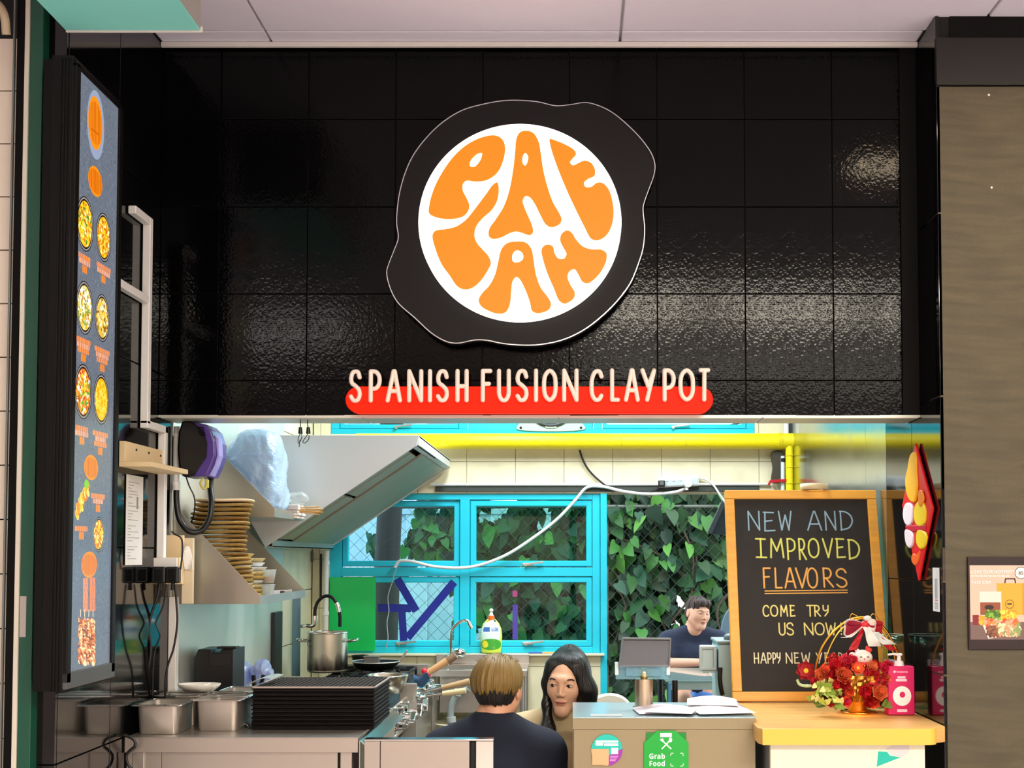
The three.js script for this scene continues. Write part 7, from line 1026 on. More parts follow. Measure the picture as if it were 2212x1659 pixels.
// poster on the stone wall
{
  const z = ZP + 0.001, a = onZ(2088, 1203, z), b = onZ(2350, 1403, z), t = thing('food_poster', 'dark framed food poster with yellow bag and platter on the stone wall', 'poster', [0, 0, 0]);
  const PW = 1024, PH = 1024 * (a[1] - b[1]) / (b[0] - a[0]), S = PW / 262;
  const art = canvasTex(PW, Math.round(PH), (g) => {
    const X2 = (px) => (px - 2088) * S, Y2 = (py) => (py - 1203) * S;
    g.fillStyle = '#1e0c10'; g.fillRect(0, 0, PW, PH); g.fillStyle = '#cfb3a2'; g.fillRect(X2(2091), Y2(1220), PW, Y2(1384) - Y2(1220)); g.fillStyle = '#6f5a56'; g.fillRect(X2(2091), Y2(1345), PW, Y2(1384) - Y2(1345));
    for (let i = 0; i < 700; i++) { g.fillStyle = `rgba(${60 + rnd() * 60},${40 + rnd() * 40},${40 + rnd() * 40},0.12)`; g.fillRect(X2(2091) + rnd() * PW, Y2(1345) + rnd() * (Y2(1384) - Y2(1345)), 10 + rnd() * 30, 3); }
    g.fillStyle = '#f4ece8'; g.strokeStyle = '#8d7a70'; g.lineWidth = 3; g.font = 'bold 40px sans-serif'; const txt = (s, x, y) => { g.strokeText(s, X2(x), Y2(y)); g.fillText(s, X2(x), Y2(y)); }; txt('LOVE OUR HOTPOT?', 2093, 1238); txt('THIS CNY', 2093, 1261); for (let i = 0; i < 9; i++) g.fillRect(X2(2093) + i * 38, Y2(1243), 30, 7);
    g.strokeStyle = '#1e1412'; g.lineWidth = 5; g.fillStyle = '#efe6e2'; g.beginPath(); g.arc(X2(2204), Y2(1237), 50, 0, 7); g.fill(); g.stroke();
    g.fillStyle = '#d9a033'; g.fillRect(X2(2150), Y2(1260), X2(2212) - X2(2150), Y2(1330) - Y2(1260)); g.fillStyle = '#c48c28'; g.fillRect(X2(2206), Y2(1260), 28, Y2(1330) - Y2(1260)); g.strokeStyle = '#20181c'; g.lineWidth = 11; g.beginPath(); g.moveTo(X2(2168), Y2(1260)); g.lineTo(X2(2170), Y2(1250)); g.lineTo(X2(2190), Y2(1250)); g.lineTo(X2(2192), Y2(1260)); g.stroke(); g.lineWidth = 4; g.beginPath(); g.arc(X2(2178), Y2(1306), 36, 0, 7); g.stroke(); g.font = 'bold 26px sans-serif'; g.fillStyle = '#30241a'; g.textAlign = 'center'; g.fillRect(X2(2178) - 20, Y2(1304), 40, 12); g.font = 'bold 40px sans-serif'; g.fillText('85', X2(2204), Y2(1241));
    g.fillStyle = '#e3d0c8'; g.fillRect(X2(2112), Y2(1278), X2(2160) - X2(2112), Y2(1335) - Y2(1278)); g.fillStyle = '#8a4a32'; g.fillRect(X2(2113), Y2(1302), X2(2158) - X2(2113), Y2(1330) - Y2(1302)); g.fillStyle = '#2a1a1a'; g.beginPath(); g.ellipse(X2(2133), Y2(1313), 40, 22, 0, 0, 7); g.fill();
    g.fillStyle = '#7c2030'; g.fillRect(X2(2096), Y2(1330), X2(2110) - X2(2096), Y2(1352) - Y2(1330)); g.fillStyle = '#e9e0da'; g.beginPath(); g.moveTo(X2(2118), Y2(1352)); g.lineTo(X2(2196), Y2(1344)); g.lineTo(X2(2204), Y2(1362)); g.lineTo(X2(2190), Y2(1375)); g.lineTo(X2(2130), Y2(1382)); g.fill();
    const heap = (x0, x1, y0, y1, cols, n) => { for (let i = 0; i < n; i++) { g.fillStyle = cols[Math.floor(rnd() * cols.length)]; g.beginPath(); g.ellipse(X2(rr(x0, x1)), Y2(rr(y0, y1)), 10 + rnd() * 16, 8 + rnd() * 10, rnd() * 3, 0, 7); g.fill(); } };
    heap(2112, 2124, 1334, 1350, ['#e8b038', '#d8982a'], 20); heap(2126, 2156, 1322, 1338, ['#5a8a2a', '#7fae3a', '#3f6a20'], 50); heap(2160, 2192, 1320, 1340, ['#f0b428', '#f8d050', '#d89020'], 50); heap(2124, 2196, 1340, 1356, ['#e8683a', '#c8502a', '#e0a080', '#f0884a'], 90); heap(2128, 2170, 1356, 1376, ['#5a3426', '#7a4a34', '#8a5a40'], 80); heap(2150, 2200, 1350, 1374, ['#e8d0a8', '#d8b088', '#7f9a5a', '#e89070'], 80);
  });
  part('frame', span(a[0], b[1], z - 0.001, b[0], a[1], z + 0.008, 0.002), std(0x1e0c10, 0.5), t); part('printed_sheet', new THREE.PlaneGeometry(b[0] - a[0] - 0.004, a[1] - b[1] - 0.004).translate((a[0] + b[0]) / 2, (a[1] + b[1]) / 2, z + 0.0086), std(0xffffff, 0.35, { map: art }), t);
}
// ---------- people: distance fields meshed with surface nets ----------
const smin = (a, b, k) => { const h = Math.max(k - Math.abs(a - b), 0) / k; return Math.min(a, b) - h * h * k * 0.25; };
const smax = (a, b, k) => -smin(-a, -b, k);
function capD(x, y, z, a, b, ra, rb) {
  const dx = b[0] - a[0], dy = b[1] - a[1], dz = b[2] - a[2], L = dx * dx + dy * dy + dz * dz; let t = L ? ((x - a[0]) * dx + (y - a[1]) * dy + (z - a[2]) * dz) / L : 0; t = t < 0 ? 0 : t > 1 ? 1 : t;
  const u = x - a[0] - dx * t, v = y - a[1] - dy * t, w = z - a[2] - dz * t; return Math.sqrt(u * u + v * v + w * w) - (ra + (rb - ra) * t);
}
function ellD(x, y, z, c, r) { const u = (x - c[0]) / r[0], v = (y - c[1]) / r[1], w = (z - c[2]) / r[2], k0 = Math.sqrt(u * u + v * v + w * w), k1 = Math.sqrt((u / r[0]) ** 2 + (v / r[1]) ** 2 + (w / r[2]) ** 2); return k1 > 1e-9 ? k0 * (k0 - 1) / k1 : -Math.min(...r); }
const field = (prims, k0) => (x, y, z) => { let d = 1e3; for (const p of prims) { const e = p.r.length === 3 ? ellD(x, y, z, p.a, p.r) : capD(x, y, z, p.a, p.b, p.r[0], p.r[1]); d = p.cut ? smax(d, -e, p.k ?? k0) : smin(d, e, p.k ?? k0); } return d; };
function nets(f, lo, hi, cell, back) {
  const n = [0, 1, 2].map((i) => Math.ceil((hi[i] - lo[i]) / cell) + 1), [nx, ny, nz] = n, val = new Float32Array(nx * ny * nz), id = new Int32Array(nx * ny * nz).fill(-1), pos = [], idx = [];
  for (let k = 0, q = 0; k < nz; k++) for (let j = 0; j < ny; j++) for (let i = 0; i < nx; i++, q++) val[q] = f(lo[0] + i * cell, lo[1] + j * cell, lo[2] + k * cell);
  const off = [0, 1, nx, nx + 1, nx * ny, nx * ny + 1, nx * ny + nx, nx * ny + nx + 1], ed = [[0, 1], [2, 3], [4, 5], [6, 7], [0, 2], [1, 3], [4, 6], [5, 7], [0, 4], [1, 5], [2, 6], [3, 7]];
  for (let k = 0; k < nz - 1; k++) for (let j = 0; j < ny - 1; j++) for (let i = 0; i < nx - 1; i++) {
    const q = (k * ny + j) * nx + i; let m = 0; for (let c = 0; c < 8; c++) if (val[q + off[c]] < 0) m |= 1 << c; if (m === 0 || m === 255) continue;
    let sx = 0, sy = 0, sz = 0, s = 0; for (const [a, b] of ed) if (((m >> a) & 1) !== ((m >> b) & 1)) { const va = val[q + off[a]], vb = val[q + off[b]], t = va / (va - vb); sx += (a & 1) + ((b & 1) - (a & 1)) * t; sy += ((a >> 1) & 1) + (((b >> 1) & 1) - ((a >> 1) & 1)) * t; sz += (a >> 2) + ((b >> 2) - (a >> 2)) * t; s++; }
    id[q] = pos.length / 3; pos.push(lo[0] + (i + sx / s) * cell, lo[1] + (j + sy / s) * cell, lo[2] + (k + sz / s) * cell);
  }
  const quad = (a, b, c, d, flip) => { if (a < 0 || b < 0 || c < 0 || d < 0) return; flip ? idx.push(a, c, b, a, d, c) : idx.push(a, b, c, a, c, d); };
  const sx = 1, sy = nx, sz = nx * ny;
  for (let k = 1; k < nz - 1; k++) for (let j = 1; j < ny - 1; j++) for (let i = 1; i < nx - 1; i++) {
    const q = (k * ny + j) * nx + i, v = val[q] < 0;
    if (v !== val[q + sx] < 0) quad(id[q - sy - sz], id[q - sz], id[q], id[q - sy], !v);
    if (v !== val[q + sy] < 0) quad(id[q - sx - sz], id[q - sx], id[q], id[q - sz], !v);
    if (v !== val[q + sz] < 0) quad(id[q - sx - sy], id[q - sy], id[q], id[q - sx], !v);
  }
  const g = new THREE.BufferGeometry(), nor = new Float32Array(pos.length), uv = new Float32Array(pos.length / 3 * 2), e = cell * 0.5;
  for (let i = 0; i < pos.length; i += 3) { const [x, y, z] = [pos[i], pos[i + 1], pos[i + 2]], a = f(x + e, y, z) - f(x - e, y, z), b = f(x, y + e, z) - f(x, y - e, z), c = f(x, y, z + e) - f(x, y, z - e), L = Math.hypot(a, b, c) || 1; nor[i] = a / L; nor[i + 1] = b / L; nor[i + 2] = c / L; uv[i / 3 * 2] = Math.atan2(x, back ? -z : z) * 0.1; uv[i / 3 * 2 + 1] = y; }
  g.setAttribute('position', new THREE.BufferAttribute(new Float32Array(pos), 3)); g.setAttribute('normal', new THREE.BufferAttribute(nor, 3)); g.setAttribute('uv', new THREE.BufferAttribute(uv, 2)); g.setIndex(idx); return g;
}
const B = (a, b, ra, rb, k) => ({ a, b, r: [ra, rb], k }), E = (a, rx, ry, rz, k) => ({ a, r: [rx, ry, rz], k }), CUT = (p, k) => ({ ...p, cut: true, k });
const both = (f) => [f(-1), f(1)];
function headField(o = {}) { // head centre at the origin, eyes near y = 0.008, face towards +z
  const w = o.wide ?? 1, j = o.jaw ?? 1;
  return field([
    E([0, 0.038, -0.014], 0.072 * w, 0.078, 0.09, 0.03), E([0, -0.025, 0.02], 0.058 * w, 0.08, 0.068, 0.03), ...both((s) => B([s * 0.048 * w * j, -0.045, 0.005], [s * 0.014 * j, -0.092, 0.054], 0.019, 0.016, 0.03)), B([-0.008 * j, -0.098, 0.06], [0.008 * j, -0.098, 0.06], 0.015 * (o.chin ?? 1), 0.015 * (o.chin ?? 1), 0.03),
    ...both((s) => E([s * 0.04 * w, -0.022, 0.053], 0.02, 0.02, 0.02, 0.03)), E([0, 0.006, 0.018], 0.066 * w, 0.05, 0.058, 0.03), ...both((s) => B([s * 0.041 * w, 0.029, 0.067], [s * 0.012, 0.027, 0.081], 0.009 * (o.brow ?? 0.6), 0.0095, 0.02)),
    ...both((s) => CUT(E([s * 0.031, 0.006, 0.096], 0.017, 0.011, 0.016), 0.014)),
    B([0, 0.016, 0.083], [0, -0.026, 0.098], 0.006, 0.0085 * (o.nose ?? 1), 0.012), ...both((s) => E([s * 0.0105 * (o.nose ?? 1), -0.031, 0.09], 0.0075, 0.0062, 0.008, 0.008)),
    ...both((s) => E([s * 0.031, 0.007, 0.073], 0.0145, 0.0125, 0.0125, 0.006)),
    E([0, -0.056, 0.079], 0.022, 0.0055, 0.0085, 0.006), E([0, -0.066, 0.077], 0.018, 0.0065, 0.0085, 0.006), CUT(E([0, -0.0605, 0.089], 0.02, 0.0016, 0.006), 0.003),
    ...both((s) => E([s * 0.076 * w, 0.0, -0.012], 0.009, 0.031, 0.018, 0.01)), ...both((s) => CUT(E([s * 0.085 * w, 0.003, -0.006], 0.006, 0.018, 0.009), 0.006)),
    B([0, -0.06, -0.025], [0, -0.125, -0.03], o.neck ?? 0.05, (o.neck ?? 0.05) * 1.02, 0.03),
  ], 0.02);
}
const mat4 = (pos, rx = 0, ry = 0, rz = 0) => new THREE.Matrix4().compose(V3(...pos), new THREE.Quaternion().setFromEuler(new THREE.Euler(rx, ry, rz, 'YXZ')), V3(1, 1, 1));
function handGeo(side) { // fingers along +z, palm down, thumb towards -x * side
  const P = [B([-0.022, 0, 0.0], [-0.024, 0, 0.06], 0.014, 0.013), B([0, 0, -0.01], [0, 0.002, 0.065], 0.016, 0.014), B([0.022, 0, 0.0], [0.022, 0, 0.056], 0.014, 0.012)];
  [[-0.029, 0.07, 0.038, 0.03], [-0.01, 0.074, 0.043, 0.034], [0.01, 0.071, 0.04, 0.031], [0.028, 0.062, 0.031, 0.025]].forEach(([x, z, a, b]) => { P.push(B([x, 0, z - 0.014], [x * 1.08, -0.004, z + a * 0.8], 0.0092, 0.0085, 0.006), B([x * 1.08, -0.004, z + a * 0.8], [x * 1.08, -0.024, z + a * 0.8 + b * 0.8], 0.0084, 0.0072, 0.004)); });
  P.push(B([-0.024, -0.004, 0.006], [-0.05, -0.012, 0.036], 0.0125, 0.0105, 0.01), B([-0.05, -0.012, 0.036], [-0.054, -0.018, 0.064], 0.0102, 0.0082, 0.004)); P.push(B([0, 0, -0.005], [0, 0.002, -0.05], 0.021, 0.024, 0.02));
  const g = nets(field(P, 0.012), [-0.075, -0.05, -0.07], [0.05, 0.03, 0.14], 0.0036); if (side < 0) { g.scale(-1, 1, 1); const ix = g.index.array; for (let i = 0; i < ix.length; i += 3) { const t = ix[i + 1]; ix[i + 1] = ix[i + 2]; ix[i + 2] = t; } } return g;
}
const hairTex = tex(256, [0.12, 0.5], (u, v) => 0.2 + 0.8 * fbm(u * 60, v * 3, 60, 151, 3, 3));
const hairMat = (c, rough = 0.38) => std(c, rough, { bumpMap: hairTex, bumpScale: 0.004 });
const HANDS = [handGeo(-1), handGeo(1)];
// pose: joints in the person's own frame (faces +z, feet at y = 0)
function buildPerson(name, label, pos, yaw, o) {
  const t = thing(name, label, 'person', pos, yaw), J = o.joints, skin = phys(o.skin, 0.5, { sheen: 0.2, sheenRoughness: 0.5 }), hm = mat4(J.head, o.headPitch ?? 0, o.headYaw ?? 0, o.headRoll ?? 0), inv = hm.clone().invert();
  const torso = (g) => [B([0, J.hip[1], J.hip[2]], [0, J.hip[1] + 0.06, J.hip[2]], 0.13 + g, 0.125 + g, 0.06), ...both((s) => E([s * 0.07, J.hip[1] - 0.01, J.hip[2]], 0.095 + g, 0.1 + g, 0.11 + g, 0.06)), B([0, J.hip[1] + 0.05, J.hip[2]], [0, J.chest[1], J.chest[2]], 0.118 + g, 0.115 + g, 0.08), ...both((s) => E([s * 0.065, J.chest[1], J.chest[2]], 0.1 * (o.broad ?? 1) + g, 0.13 + g, 0.098 + g, 0.07)),
    ...both((s) => B([s * 0.03, J.neck[1] - 0.015, J.neck[2]], s < 0 ? J.shoulderL : J.shoulderR, 0.05 + g, 0.056 + g, 0.06))];
  const arms = (g, upTo) => [[J.shoulderL, J.elbowL, J.wristL], [J.shoulderR, J.elbowR, J.wristR]].flatMap(([a, b, c]) => upTo === 'short' ? [B(a, a.map((v, i) => v + (b[i] - v) * 0.62), 0.054 + g, 0.05 + g * 1.6, 0.05)] : [B(a, b, 0.05 + g, 0.04 + g, 0.05), B(b, c, 0.039 + g, 0.028 + g, 0.02)]);
  const legs = (g) => [[-1, J.kneeL, J.footL], [1, J.kneeR, J.footR]].flatMap(([s, k, f]) => [B([s * 0.085, J.hip[1] - 0.01, J.hip[2] + 0.02], k, 0.08 + g, 0.056 + g, 0.05), B(k, f, 0.053 + g, 0.038 + g, 0.03), B([f[0], f[1] - 0.03, f[2] - 0.01], [f[0] + s * 0.02, f[1] - 0.045, f[2] + 0.15], 0.036 + g, 0.028 + g, 0.03)]);
  const neckB = B([0, J.neck[1] - 0.04, J.neck[2]], [0, J.neck[1] + 0.05, J.neck[2] + 0.005], 0.06, 0.052, 0.05);
  const body = nets(field([...torso(0), ...arms(0), ...legs(0), neckB], 0.05), [-0.5, -0.06, -0.36], [0.5, J.neck[1] + 0.1, 0.85], 0.0125);
  const hf = headField(o.face), head = nets(hf, [-0.105, -0.2, -0.12], [0.105, 0.14, 0.125], 0.0031).applyMatrix4(hm);
  const hands = [[J.wristL, J.elbowL, -1], [J.wristR, J.elbowR, 1]].map(([w, e, s]) => { const d = V3(w[0] - e[0], w[1] - e[1], w[2] - e[2]).normalize(), m = new THREE.Matrix4().lookAt(V3(0, 0, 0), d.clone().negate(), V3(0, 1, 0)).setPosition(w[0] + d.x * 0.03, w[1] + d.y * 0.03, w[2] + d.z * 0.03); return HANDS[s < 0 ? 0 : 1].clone().applyMatrix4(m); });
  const bodyMesh = part('body', merge([body, head, ...hands]), skin, t);
  // shirt
  const cutN = J.neck, cr = o.collar ?? 0.058, sh = (x, y, z) => { let d = shirtF(x, y, z) + (o.folds ?? 0.005) * (fbm(x * 9 + 30, y * 14 + z * 5 + 30, 1000, 161, 3) - 0.5) * Math.min(1, Math.max(0, (cutN[1] - 0.02 - y) * 12)); d = smin(d, smax(capD(x, y, z, [0, cutN[1] - 0.06, cutN[2]], [0, cutN[1] + 0.12, cutN[2] + 0.012], cr + 0.012, cr + 0.006), y - (cutN[1] + 0.012 + (o.collarLift ?? 0)) + 0.32 * (z - cutN[2]), 0.005), 0.025);  return smax(d, (J.hip[1] - 0.06) - y, 0.01); }, shirtF = field([...torso(0.014), ...arms(0.013, o.sleeves)], 0.05);
  let sg = nets(sh, [-0.5, J.hip[1] - 0.1, -0.36], [0.5, J.neck[1] + 0.08, 0.75], 0.0105);
  part(o.shirtName ?? 't_shirt', sg, std(o.shirt, 0.9, { bumpMap: T.cloth, bumpScale: 0.0003 }), t);
  const pants = nets((x, y, z) => { const d = field([...torso(0.016).slice(0, 3), ...legs(0.014)], 0.05)(x, y, z); return smax(smax(d, y - (J.hip[1] + 0.05), 0.01), o.shorts ? (x, 0, Math.max(z - (J.kneeL[2] - 0.03), (J.kneeL[1] - 0.12) - y)) : 0.08 - y, 0.01); }, [-0.4, -0.08, -0.34], [0.4, J.hip[1] + 0.1, 0.8], 0.0125);
  part(o.shorts ? 'shorts' : 'trousers', pants, std(o.pants, 0.9), t);
  // hair
  for (const h of o.hair) part(h.name, nets((x, y, z) => { let d = h.f(x, y, z); return d + (h.rough ?? 0.004) * (fbm(50 + x / Math.hypot(x, z + 0.01, 0.001) * 9 + y * 4, 50 + (z + 0.01) / Math.hypot(x, z + 0.01, 0.001) * 9 - y * 3, 1000, 171, 3) - 0.5); }, h.lo, h.hi, 0.0034, o.seenFromBehind).applyMatrix4(hm), hairMat(h.color, h.gloss ?? 0.4), t);
  if (o.spikes) part('hair_tips', merge(o.spikes.map(([a, b, r]) => rod(a, b, r, 6, 0.0004))).applyMatrix4(hm), hairMat(o.spikeColor, 0.5), t);
  // face details
  if (o.faceDetail) {
    const F = (name, g, m, par) => part(name, merge(g).applyMatrix4(hm), m, par ?? t), gaze = o.gaze ?? [0, 0];
    for (const s of [-1, 1]) {
      const e = !o.closed && F('eye', [at3(sph(0.0122, 0.98, 0.56, 1, 24), s * 0.031, 0.006, 0.0752)], std(0xe8dfd8, 0.2));
      const gx = gaze[0], gy = gaze[1]; if (e) F('iris', [at3(sph(0.0068, 1, 0.98, 0.5, 16), s * 0.031 + gx * 0.011, 0.006 + gy * 0.011, 0.0745 + 0.0098 * Math.sqrt(1 - gx * gx - gy * gy))], std(0x1a0f0a, 0.15), e);
      const ly = o.lids ?? 0.0045;
      F('eyelid', [tube([[s * 0.0435, 0.0055, 0.0755], [s * 0.038, 0.0065 + ly, 0.0842], [s * 0.031, 0.0075 + ly, 0.0875], [s * 0.023, 0.0055 + ly * 0.8, 0.0862], [s * 0.018, 0.003, 0.082]], 0.0013, 24, 6)], std(0x1d1310, 0.6));
      F('upper_lid', [sheet((u, v) => { const x = s * (0.0185 + 0.0245 * u), k = Math.sin(Math.PI * u); return [x, 0.0055 + (ly + 0.001) * k + 0.006 * v * (0.4 + 0.6 * k), 0.0845 - 0.008 * Math.pow((u - 0.4) / 0.6, 2) + 0.0025 * k - 0.003 * v]; }, 10, 4, 0.0012)], skin);
      F('eyebrow', [tube([[s * 0.046, 0.0245, 0.07], [s * 0.04, 0.0285, 0.0772], [s * 0.029, 0.0285, 0.0845], [s * 0.016, 0.026, 0.0872]], 0.0029, 24, 6).scale(1, 1, 1)], std(o.brow ?? 0x1d1512, 0.8));
    }
    F('lips', [at3(sph(1, 0.0185, 0.0042, 0.0062, 24), 0, -0.0572, 0.0832), at3(sph(1, 0.0155, 0.0056, 0.0064, 24), 0, -0.0648, 0.0815)], std(o.lip, 0.4));
    F('mouth_line', [tube([[-0.0185, -0.0606, 0.083], [-0.009, -0.0602, 0.0888], [0, -0.0608, 0.0898], [0.009, -0.0602, 0.0888], [0.0185, -0.0606, 0.083]], 0.0009, 20, 6)], std(0x4a1a16, 0.6));
    F('nostrils', [at3(sph(0.0026, 1.2, 0.6, 1, 8), -0.0068, -0.0368, 0.0945), at3(sph(0.0026, 1.2, 0.6, 1, 8), 0.0068, -0.0368, 0.0945)], std(0x3a1a12, 0.8));
  }
  return t;
}
const seated = (s, o = {}) => ({ hip: [0, s + 0.1, -0.02], chest: [0, s + 0.36, -0.02 + (o.lean ?? 0) * 0.6], neck: [0, s + 0.565, -0.035 + (o.lean ?? 0)], head: [0, s + 0.69, (o.lean ?? 0) + 0.02], shoulderL: [-0.185, s + 0.455, -0.03 + (o.lean ?? 0)], shoulderR: [0.185, s + 0.455, -0.03 + (o.lean ?? 0)], elbowL: [-0.235, s + 0.2, 0.06], elbowR: [0.235, s + 0.2, 0.06], wristL: [-0.14, s + 0.14, 0.3], wristR: [0.14, s + 0.14, 0.3], kneeL: [-0.11, s + 0.11, 0.4], kneeR: [0.11, s + 0.11, 0.4], footL: [-0.11, 0.08, 0.36], footR: [0.11, 0.08, 0.36], ...(o.over ?? {}) });
function stool(label, pos, h, col = 0x8a2f2a) { const t = thing('low_stool', label, 'stool', pos); part('seat', at3(cyl(0.16, 0.155, 0.03, 28), 0, h - 0.016, 0), std(col, 0.5), t); for (let i = 0; i < 4; i++) { const a = i * Math.PI / 2 + 0.78; part('leg', rod([Math.cos(a) * 0.11, h - 0.03, Math.sin(a) * 0.11], [Math.cos(a) * 0.15, 0, Math.sin(a) * 0.15], 0.011, 10), std(0xb8b8b4, 0.4, { metalness: 0.8 }), t); } return t; }
{ // woman behind the cash counter
  const z = -4.5, c = onZ(1222, 1480, z), s = 0.33, hy = c[1] - 0.008, j = seated(s, { lean: 0.05 });
  const dy = hy - j.head[1]; for (const k of ['chest', 'neck', 'head', 'shoulderL', 'shoulderR']) j[k][1] += dy * (k === 'chest' ? 0.7 : 1);
  j.shoulderL = [-0.175, j.neck[1] - 0.075, 0.0]; j.shoulderR = [0.165, j.neck[1] - 0.085, 0.0]; j.elbowL = [-0.29, j.neck[1] - 0.24, 0.12]; j.wristL = [-0.16, s + 0.2, 0.26]; j.kneeL = [-0.03, s + 0.11, 0.24]; j.kneeR = [0.2, s + 0.11, 0.24]; j.footL = [-0.02, 0.08, 0.12]; j.footR = [0.2, 0.08, 0.12];
  const hairF = (() => {
    const cap = field([E([0, 0.036, -0.022], 0.083, 0.092, 0.098, 0.03), B([0.05, 0.075, 0.02], [0.084, -0.02, 0.012], 0.032, 0.034, 0.04), B([0.084, -0.02, 0.012], [0.093, -0.13, 0.0], 0.035, 0.036, 0.04), B([0.093, -0.13, 0.0], [0.086, -0.28, 0.01], 0.034, 0.026, 0.04), B([-0.05, 0.07, 0.02], [-0.07, 0.0, 0.02], 0.024, 0.016, 0.03), B([-0.07, 0.0, 0.02], [-0.066, -0.08, 0.03], 0.014, 0.013, 0.03), B([-0.066, -0.08, 0.03], [-0.05, -0.17, 0.062], 0.015, 0.024, 0.03), B([-0.05, -0.17, 0.062], [-0.035, -0.25, 0.085], 0.024, 0.01, 0.03), E([0, -0.06, -0.065], 0.085, 0.2, 0.045, 0.05)], 0.03);
    return (x, y, z2) => { let d = cap(x, y, z2); const w2 = x > 0 ? 0.056 : 0.064, o = ellD(x, y + 0.018, z2 - 0.1, [0, 0, 0], [w2, 0.097, 0.07]); return smax(d, -smin(smin(o, ellD(x + 0.006, y - 0.03, z2 - 0.09, [0, 0, 0], [0.053, 0.05, 0.06]), 0.02), capD(x, y, z2, [-0.003, 0.06, 0.085], [0.0, 0.1, 0.076], 0.026, 0.008), 0.02), 0.007); };
  })();
  buildPerson('person', 'woman with long black hair in a beige hooded jacket, sitting behind the cash counter', [c[0], 0.012, z - 0.09], 0, { joints: j, skin: 0xe2b292, headYaw: -0.2, headPitch: 0.05, headRoll: -0.04, face: { wide: 0.89, jaw: 0.5, neck: 0.042, nose: 0.84, chin: 0.85, brow: 0.6 }, shirt: 0xc3ad86, shirtName: 'hooded_jacket', pants: 0x22242a, sleeves: 'long', collarLift: 0.02, collar: 0.062, folds: 0.022, broad: 0.95, hair: [{ name: 'hair', f: hairF, lo: [-0.15, -0.31, -0.14], hi: [0.16, 0.15, 0.14], color: 0x0a0808, rough: 0.0022, gloss: 0.3 }], faceDetail: true, gaze: [-0.14, -0.08], lip: 0xc8786a, brow: 0x2a1a14, lids: 0.0028 });
  stool('low red stool under the woman behind the cash counter', [c[0], 0.012, z - 0.16], 0.3);
  const zc = -4.95, cc = onZ(1316, 1530, zc), ch = thing('white_chair', 'white rounded chair back showing behind the woman with long hair', 'chair', [cc[0], 0.012, zc]), ty = onZ(0, 1499, zc)[1] - 0.012; part('backrest', extr(curveShape([[-0.1, ty - 0.25], [0.1, ty - 0.25], [0.1, ty - 0.06], [0.05, ty - 0.005], [-0.03, ty], [-0.1, ty - 0.05]], 5), 0.03, 0.008), std(0xe8e6de, 0.4), ch); part('seat', at3(rbox(0.36, 0.03, 0.36, 0.012), 0, 0.42, -0.2), std(0xe8e6de, 0.4), ch); for (const [a, b] of [[-0.12, 0], [0.12, 0], [-0.12, -0.36], [0.12, -0.36]]) part('leg', rod([a, 0, b], [a * 0.9, b ? 0.42 : ty - 0.2, b * 0.9], 0.012, 8), M.steel, ch);
}
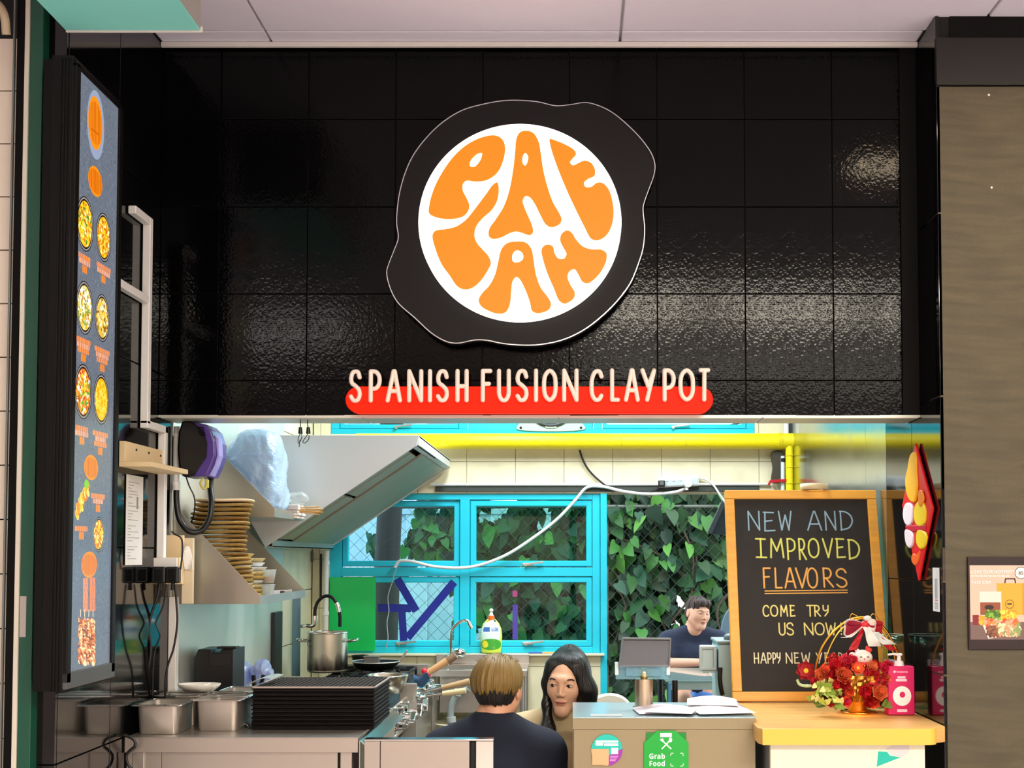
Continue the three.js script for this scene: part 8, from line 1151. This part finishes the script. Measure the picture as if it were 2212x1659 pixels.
{ // man seen from behind
  const z = -4.12, c = onZ(1076, 1496, z), bx = onZ(1064, 1600, z)[0], s = 0.33, hy = c[1], j = seated(s, { lean: 0.04 }), dy = hy - j.head[1]; for (const k of ['chest', 'neck', 'head', 'shoulderL', 'shoulderR']) j[k][1] += dy * (k === 'chest' ? 0.7 : 1);
  for (const [k, sx] of [['L', -1], ['R', 1]]) { j['shoulder' + k] = [sx * 0.18, j.neck[1] - 0.1, 0.0]; j['elbow' + k] = [sx * 0.225, s + 0.22, 0.05]; j['wrist' + k] = [sx * 0.1, s + 0.16, 0.24]; j['knee' + k] = [0.05 + sx * 0.1, s + 0.11, 0.22]; j['foot' + k] = [0.05 + sx * 0.1, 0.08, 0.08]; }
  const shell = field([E([0, 0.047, -0.016], 0.08, 0.076, 0.098, 0.03), E([0.0, 0.022, -0.05], 0.077, 0.066, 0.068, 0.03), E([0, -0.005, -0.04], 0.066, 0.075, 0.068, 0.03)], 0.025), streak = (x, z2) => fbm(Math.atan2(x, -z2) * 34 + 160, 3, 1000, 191, 3) - 0.5;
  const face = (x, y, z2) => ellD(x, y + 0.03, z2 - 0.1, [0, 0, 0], [0.075, 0.1, 0.08]), ears = (x, y, z2) => capD(x, y, z2, [-0.12, -0.004, -0.006], [0.12, -0.004, -0.006], 0.03, 0.03);
  const spikes = []; for (let i = 0; i < 90; i++) { const a = rr(0, 6.28), r = Math.sqrt(rnd()) * 0.066, x = Math.cos(a) * r, zz = Math.sin(a) * r - 0.02, y = 0.047 + 0.076 * Math.sqrt(Math.max(0, 1 - (x / 0.084) ** 2 - ((zz + 0.016) / 0.1) ** 2)) - 0.004; spikes.push([[x, y, zz], [x * 1.15 + rr(-0.014, 0.014), y + rr(0.006, 0.016), zz * 1.15 + rr(-0.014, 0.018)], 0.0022]); }
  buildPerson('person', 'man with light brown hair in a navy t-shirt, seen from behind near the woman', [bx, 0.012, z - 0.05], Math.PI, { joints: Object.assign(j, { head: [-(c[0] - bx), hy - 0.012, 0.03] }), skin: 0xd8a283, headYaw: -0.3, headPitch: 0.1, face: { wide: 1.0, neck: 0.053 }, seenFromBehind: true, collar: 0.064, shirt: 0x131a2c, pants: 0x1c1e24, sleeves: 'short', folds: 0.008, broad: 1.05, collarLift: 0.008,
    hair: [{ name: 'hair', f: (x, y, z2) => smax(smax(shell(x, y, z2) - 0.006 * Math.min(1, Math.max(0, (y + 0.03) * 18)), -face(x, y, z2), 0.01), -(y + 0.012 - 0.045 * streak(x, z2)), 0.01), lo: [-0.12, -0.09, -0.15], hi: [0.12, 0.15, 0.12], color: 0x7d632e, rough: 0.012, gloss: 0.5 }, { name: 'undercut_hair', f: (x, y, z2) => smax(smax(smax(shell(x, y, z2), -face(x, y, z2), 0.01), -(y + 0.052 + 0.02 * streak(x, z2)), 0.006), -ears(x, y, z2), 0.006), lo: [-0.12, -0.13, -0.15], hi: [0.12, 0.06, 0.1], color: 0x17110c, rough: 0.004, gloss: 0.6 }], spikes, spikeColor: 0x8a6e36, faceDetail: true, lip: 0xb06a58, gaze: [0, 0] });
  stool('low red stool under the man seen from behind', [bx, 0.012, z + 0.0], 0.3);
}
{ // man outside at the table
  const z = -8.85, c = onZ(1510, 1326, z), s = 0.4, hy = c[1] + 0.05, j = seated(s, { lean: 0.03 }), dy = hy - j.head[1]; for (const k of ['chest', 'neck', 'head', 'shoulderL', 'shoulderR']) j[k][1] += dy * (k === 'chest' ? 0.7 : 1);
  j.shoulderL = [-0.195, j.neck[1] - 0.08, 0.0]; j.shoulderR = [0.195, j.neck[1] - 0.08, 0.0]; j.elbowL = [-0.235, 0.76, 0.1]; j.elbowR = [0.235, 0.77, 0.12]; j.wristL = [-0.02, 0.785, 0.36]; j.wristR = [0.1, 0.785, 0.38]; j.kneeL = [-0.16, s + 0.12, 0.4]; j.kneeR = [0.14, s + 0.12, 0.42];
  const top = field([E([0, 0.052, -0.014], 0.083, 0.085, 0.1, 0.03), E([0, 0.0, -0.05], 0.076, 0.075, 0.065, 0.03), B([-0.05, 0.088, 0.06], [0.04, 0.085, 0.068], 0.022, 0.024, 0.03)], 0.03);
  const spikes = []; for (let i = 0; i < 26; i++) { const a = rr(0, 6.28), r = Math.sqrt(rnd()) * 0.072, x = Math.cos(a) * r, zz = Math.sin(a) * r - 0.005, y = 0.05 + 0.085 * Math.sqrt(Math.max(0, 1 - (x / 0.083) ** 2 - ((zz + 0.014) / 0.1) ** 2)) - 0.004; spikes.push([[x, y, zz], [x * 1.2 + rr(-0.015, 0.015), y + rr(0.008, 0.02), zz * 1.2 + rr(-0.01, 0.025)], 0.0035]); }
  buildPerson('person', 'man with short dark hair in a navy t-shirt, sitting outside beyond the doorway', [onZ(1500, 1380, z)[0], -0.05, z - 0.05], 0.12, { joints: Object.assign(j, { head: [0.02, hy, 0.06] }), skin: 0xd9a083, headYaw: 0.34, headPitch: 0.02, headRoll: -0.1, face: { wide: 1.08, jaw: 1.1, neck: 0.058 }, collar: 0.066, shirt: 0x222a40, pants: 0x4f7fc0, shorts: true, sleeves: 'short', folds: 0.016, broad: 1.08, brow: 0x2c1d18, hair: [{ name: 'hair', f: (x, y, z2) => smax(smax(top(x, y, z2), -ellD(x, y + 0.022, z2 - 0.1, [0, 0, 0], [0.07, 0.088, 0.08]), 0.012), -(y + 0.06 + 0.5 * (z2 > 0 ? -z2 : 0)), 0.01), lo: [-0.11, -0.1, -0.14], hi: [0.11, 0.16, 0.12], color: 0x3a2822, rough: 0.018, gloss: 0.55 }], spikes, spikeColor: 0x3e2b25, faceDetail: true, lip: 0xb86a5c, closed: true, lids: -0.001 });
}
scene.traverse((o) => { if (o.isMesh) o.castShadow = o.receiveShadow = true; });
renderer.render(scene, camera);
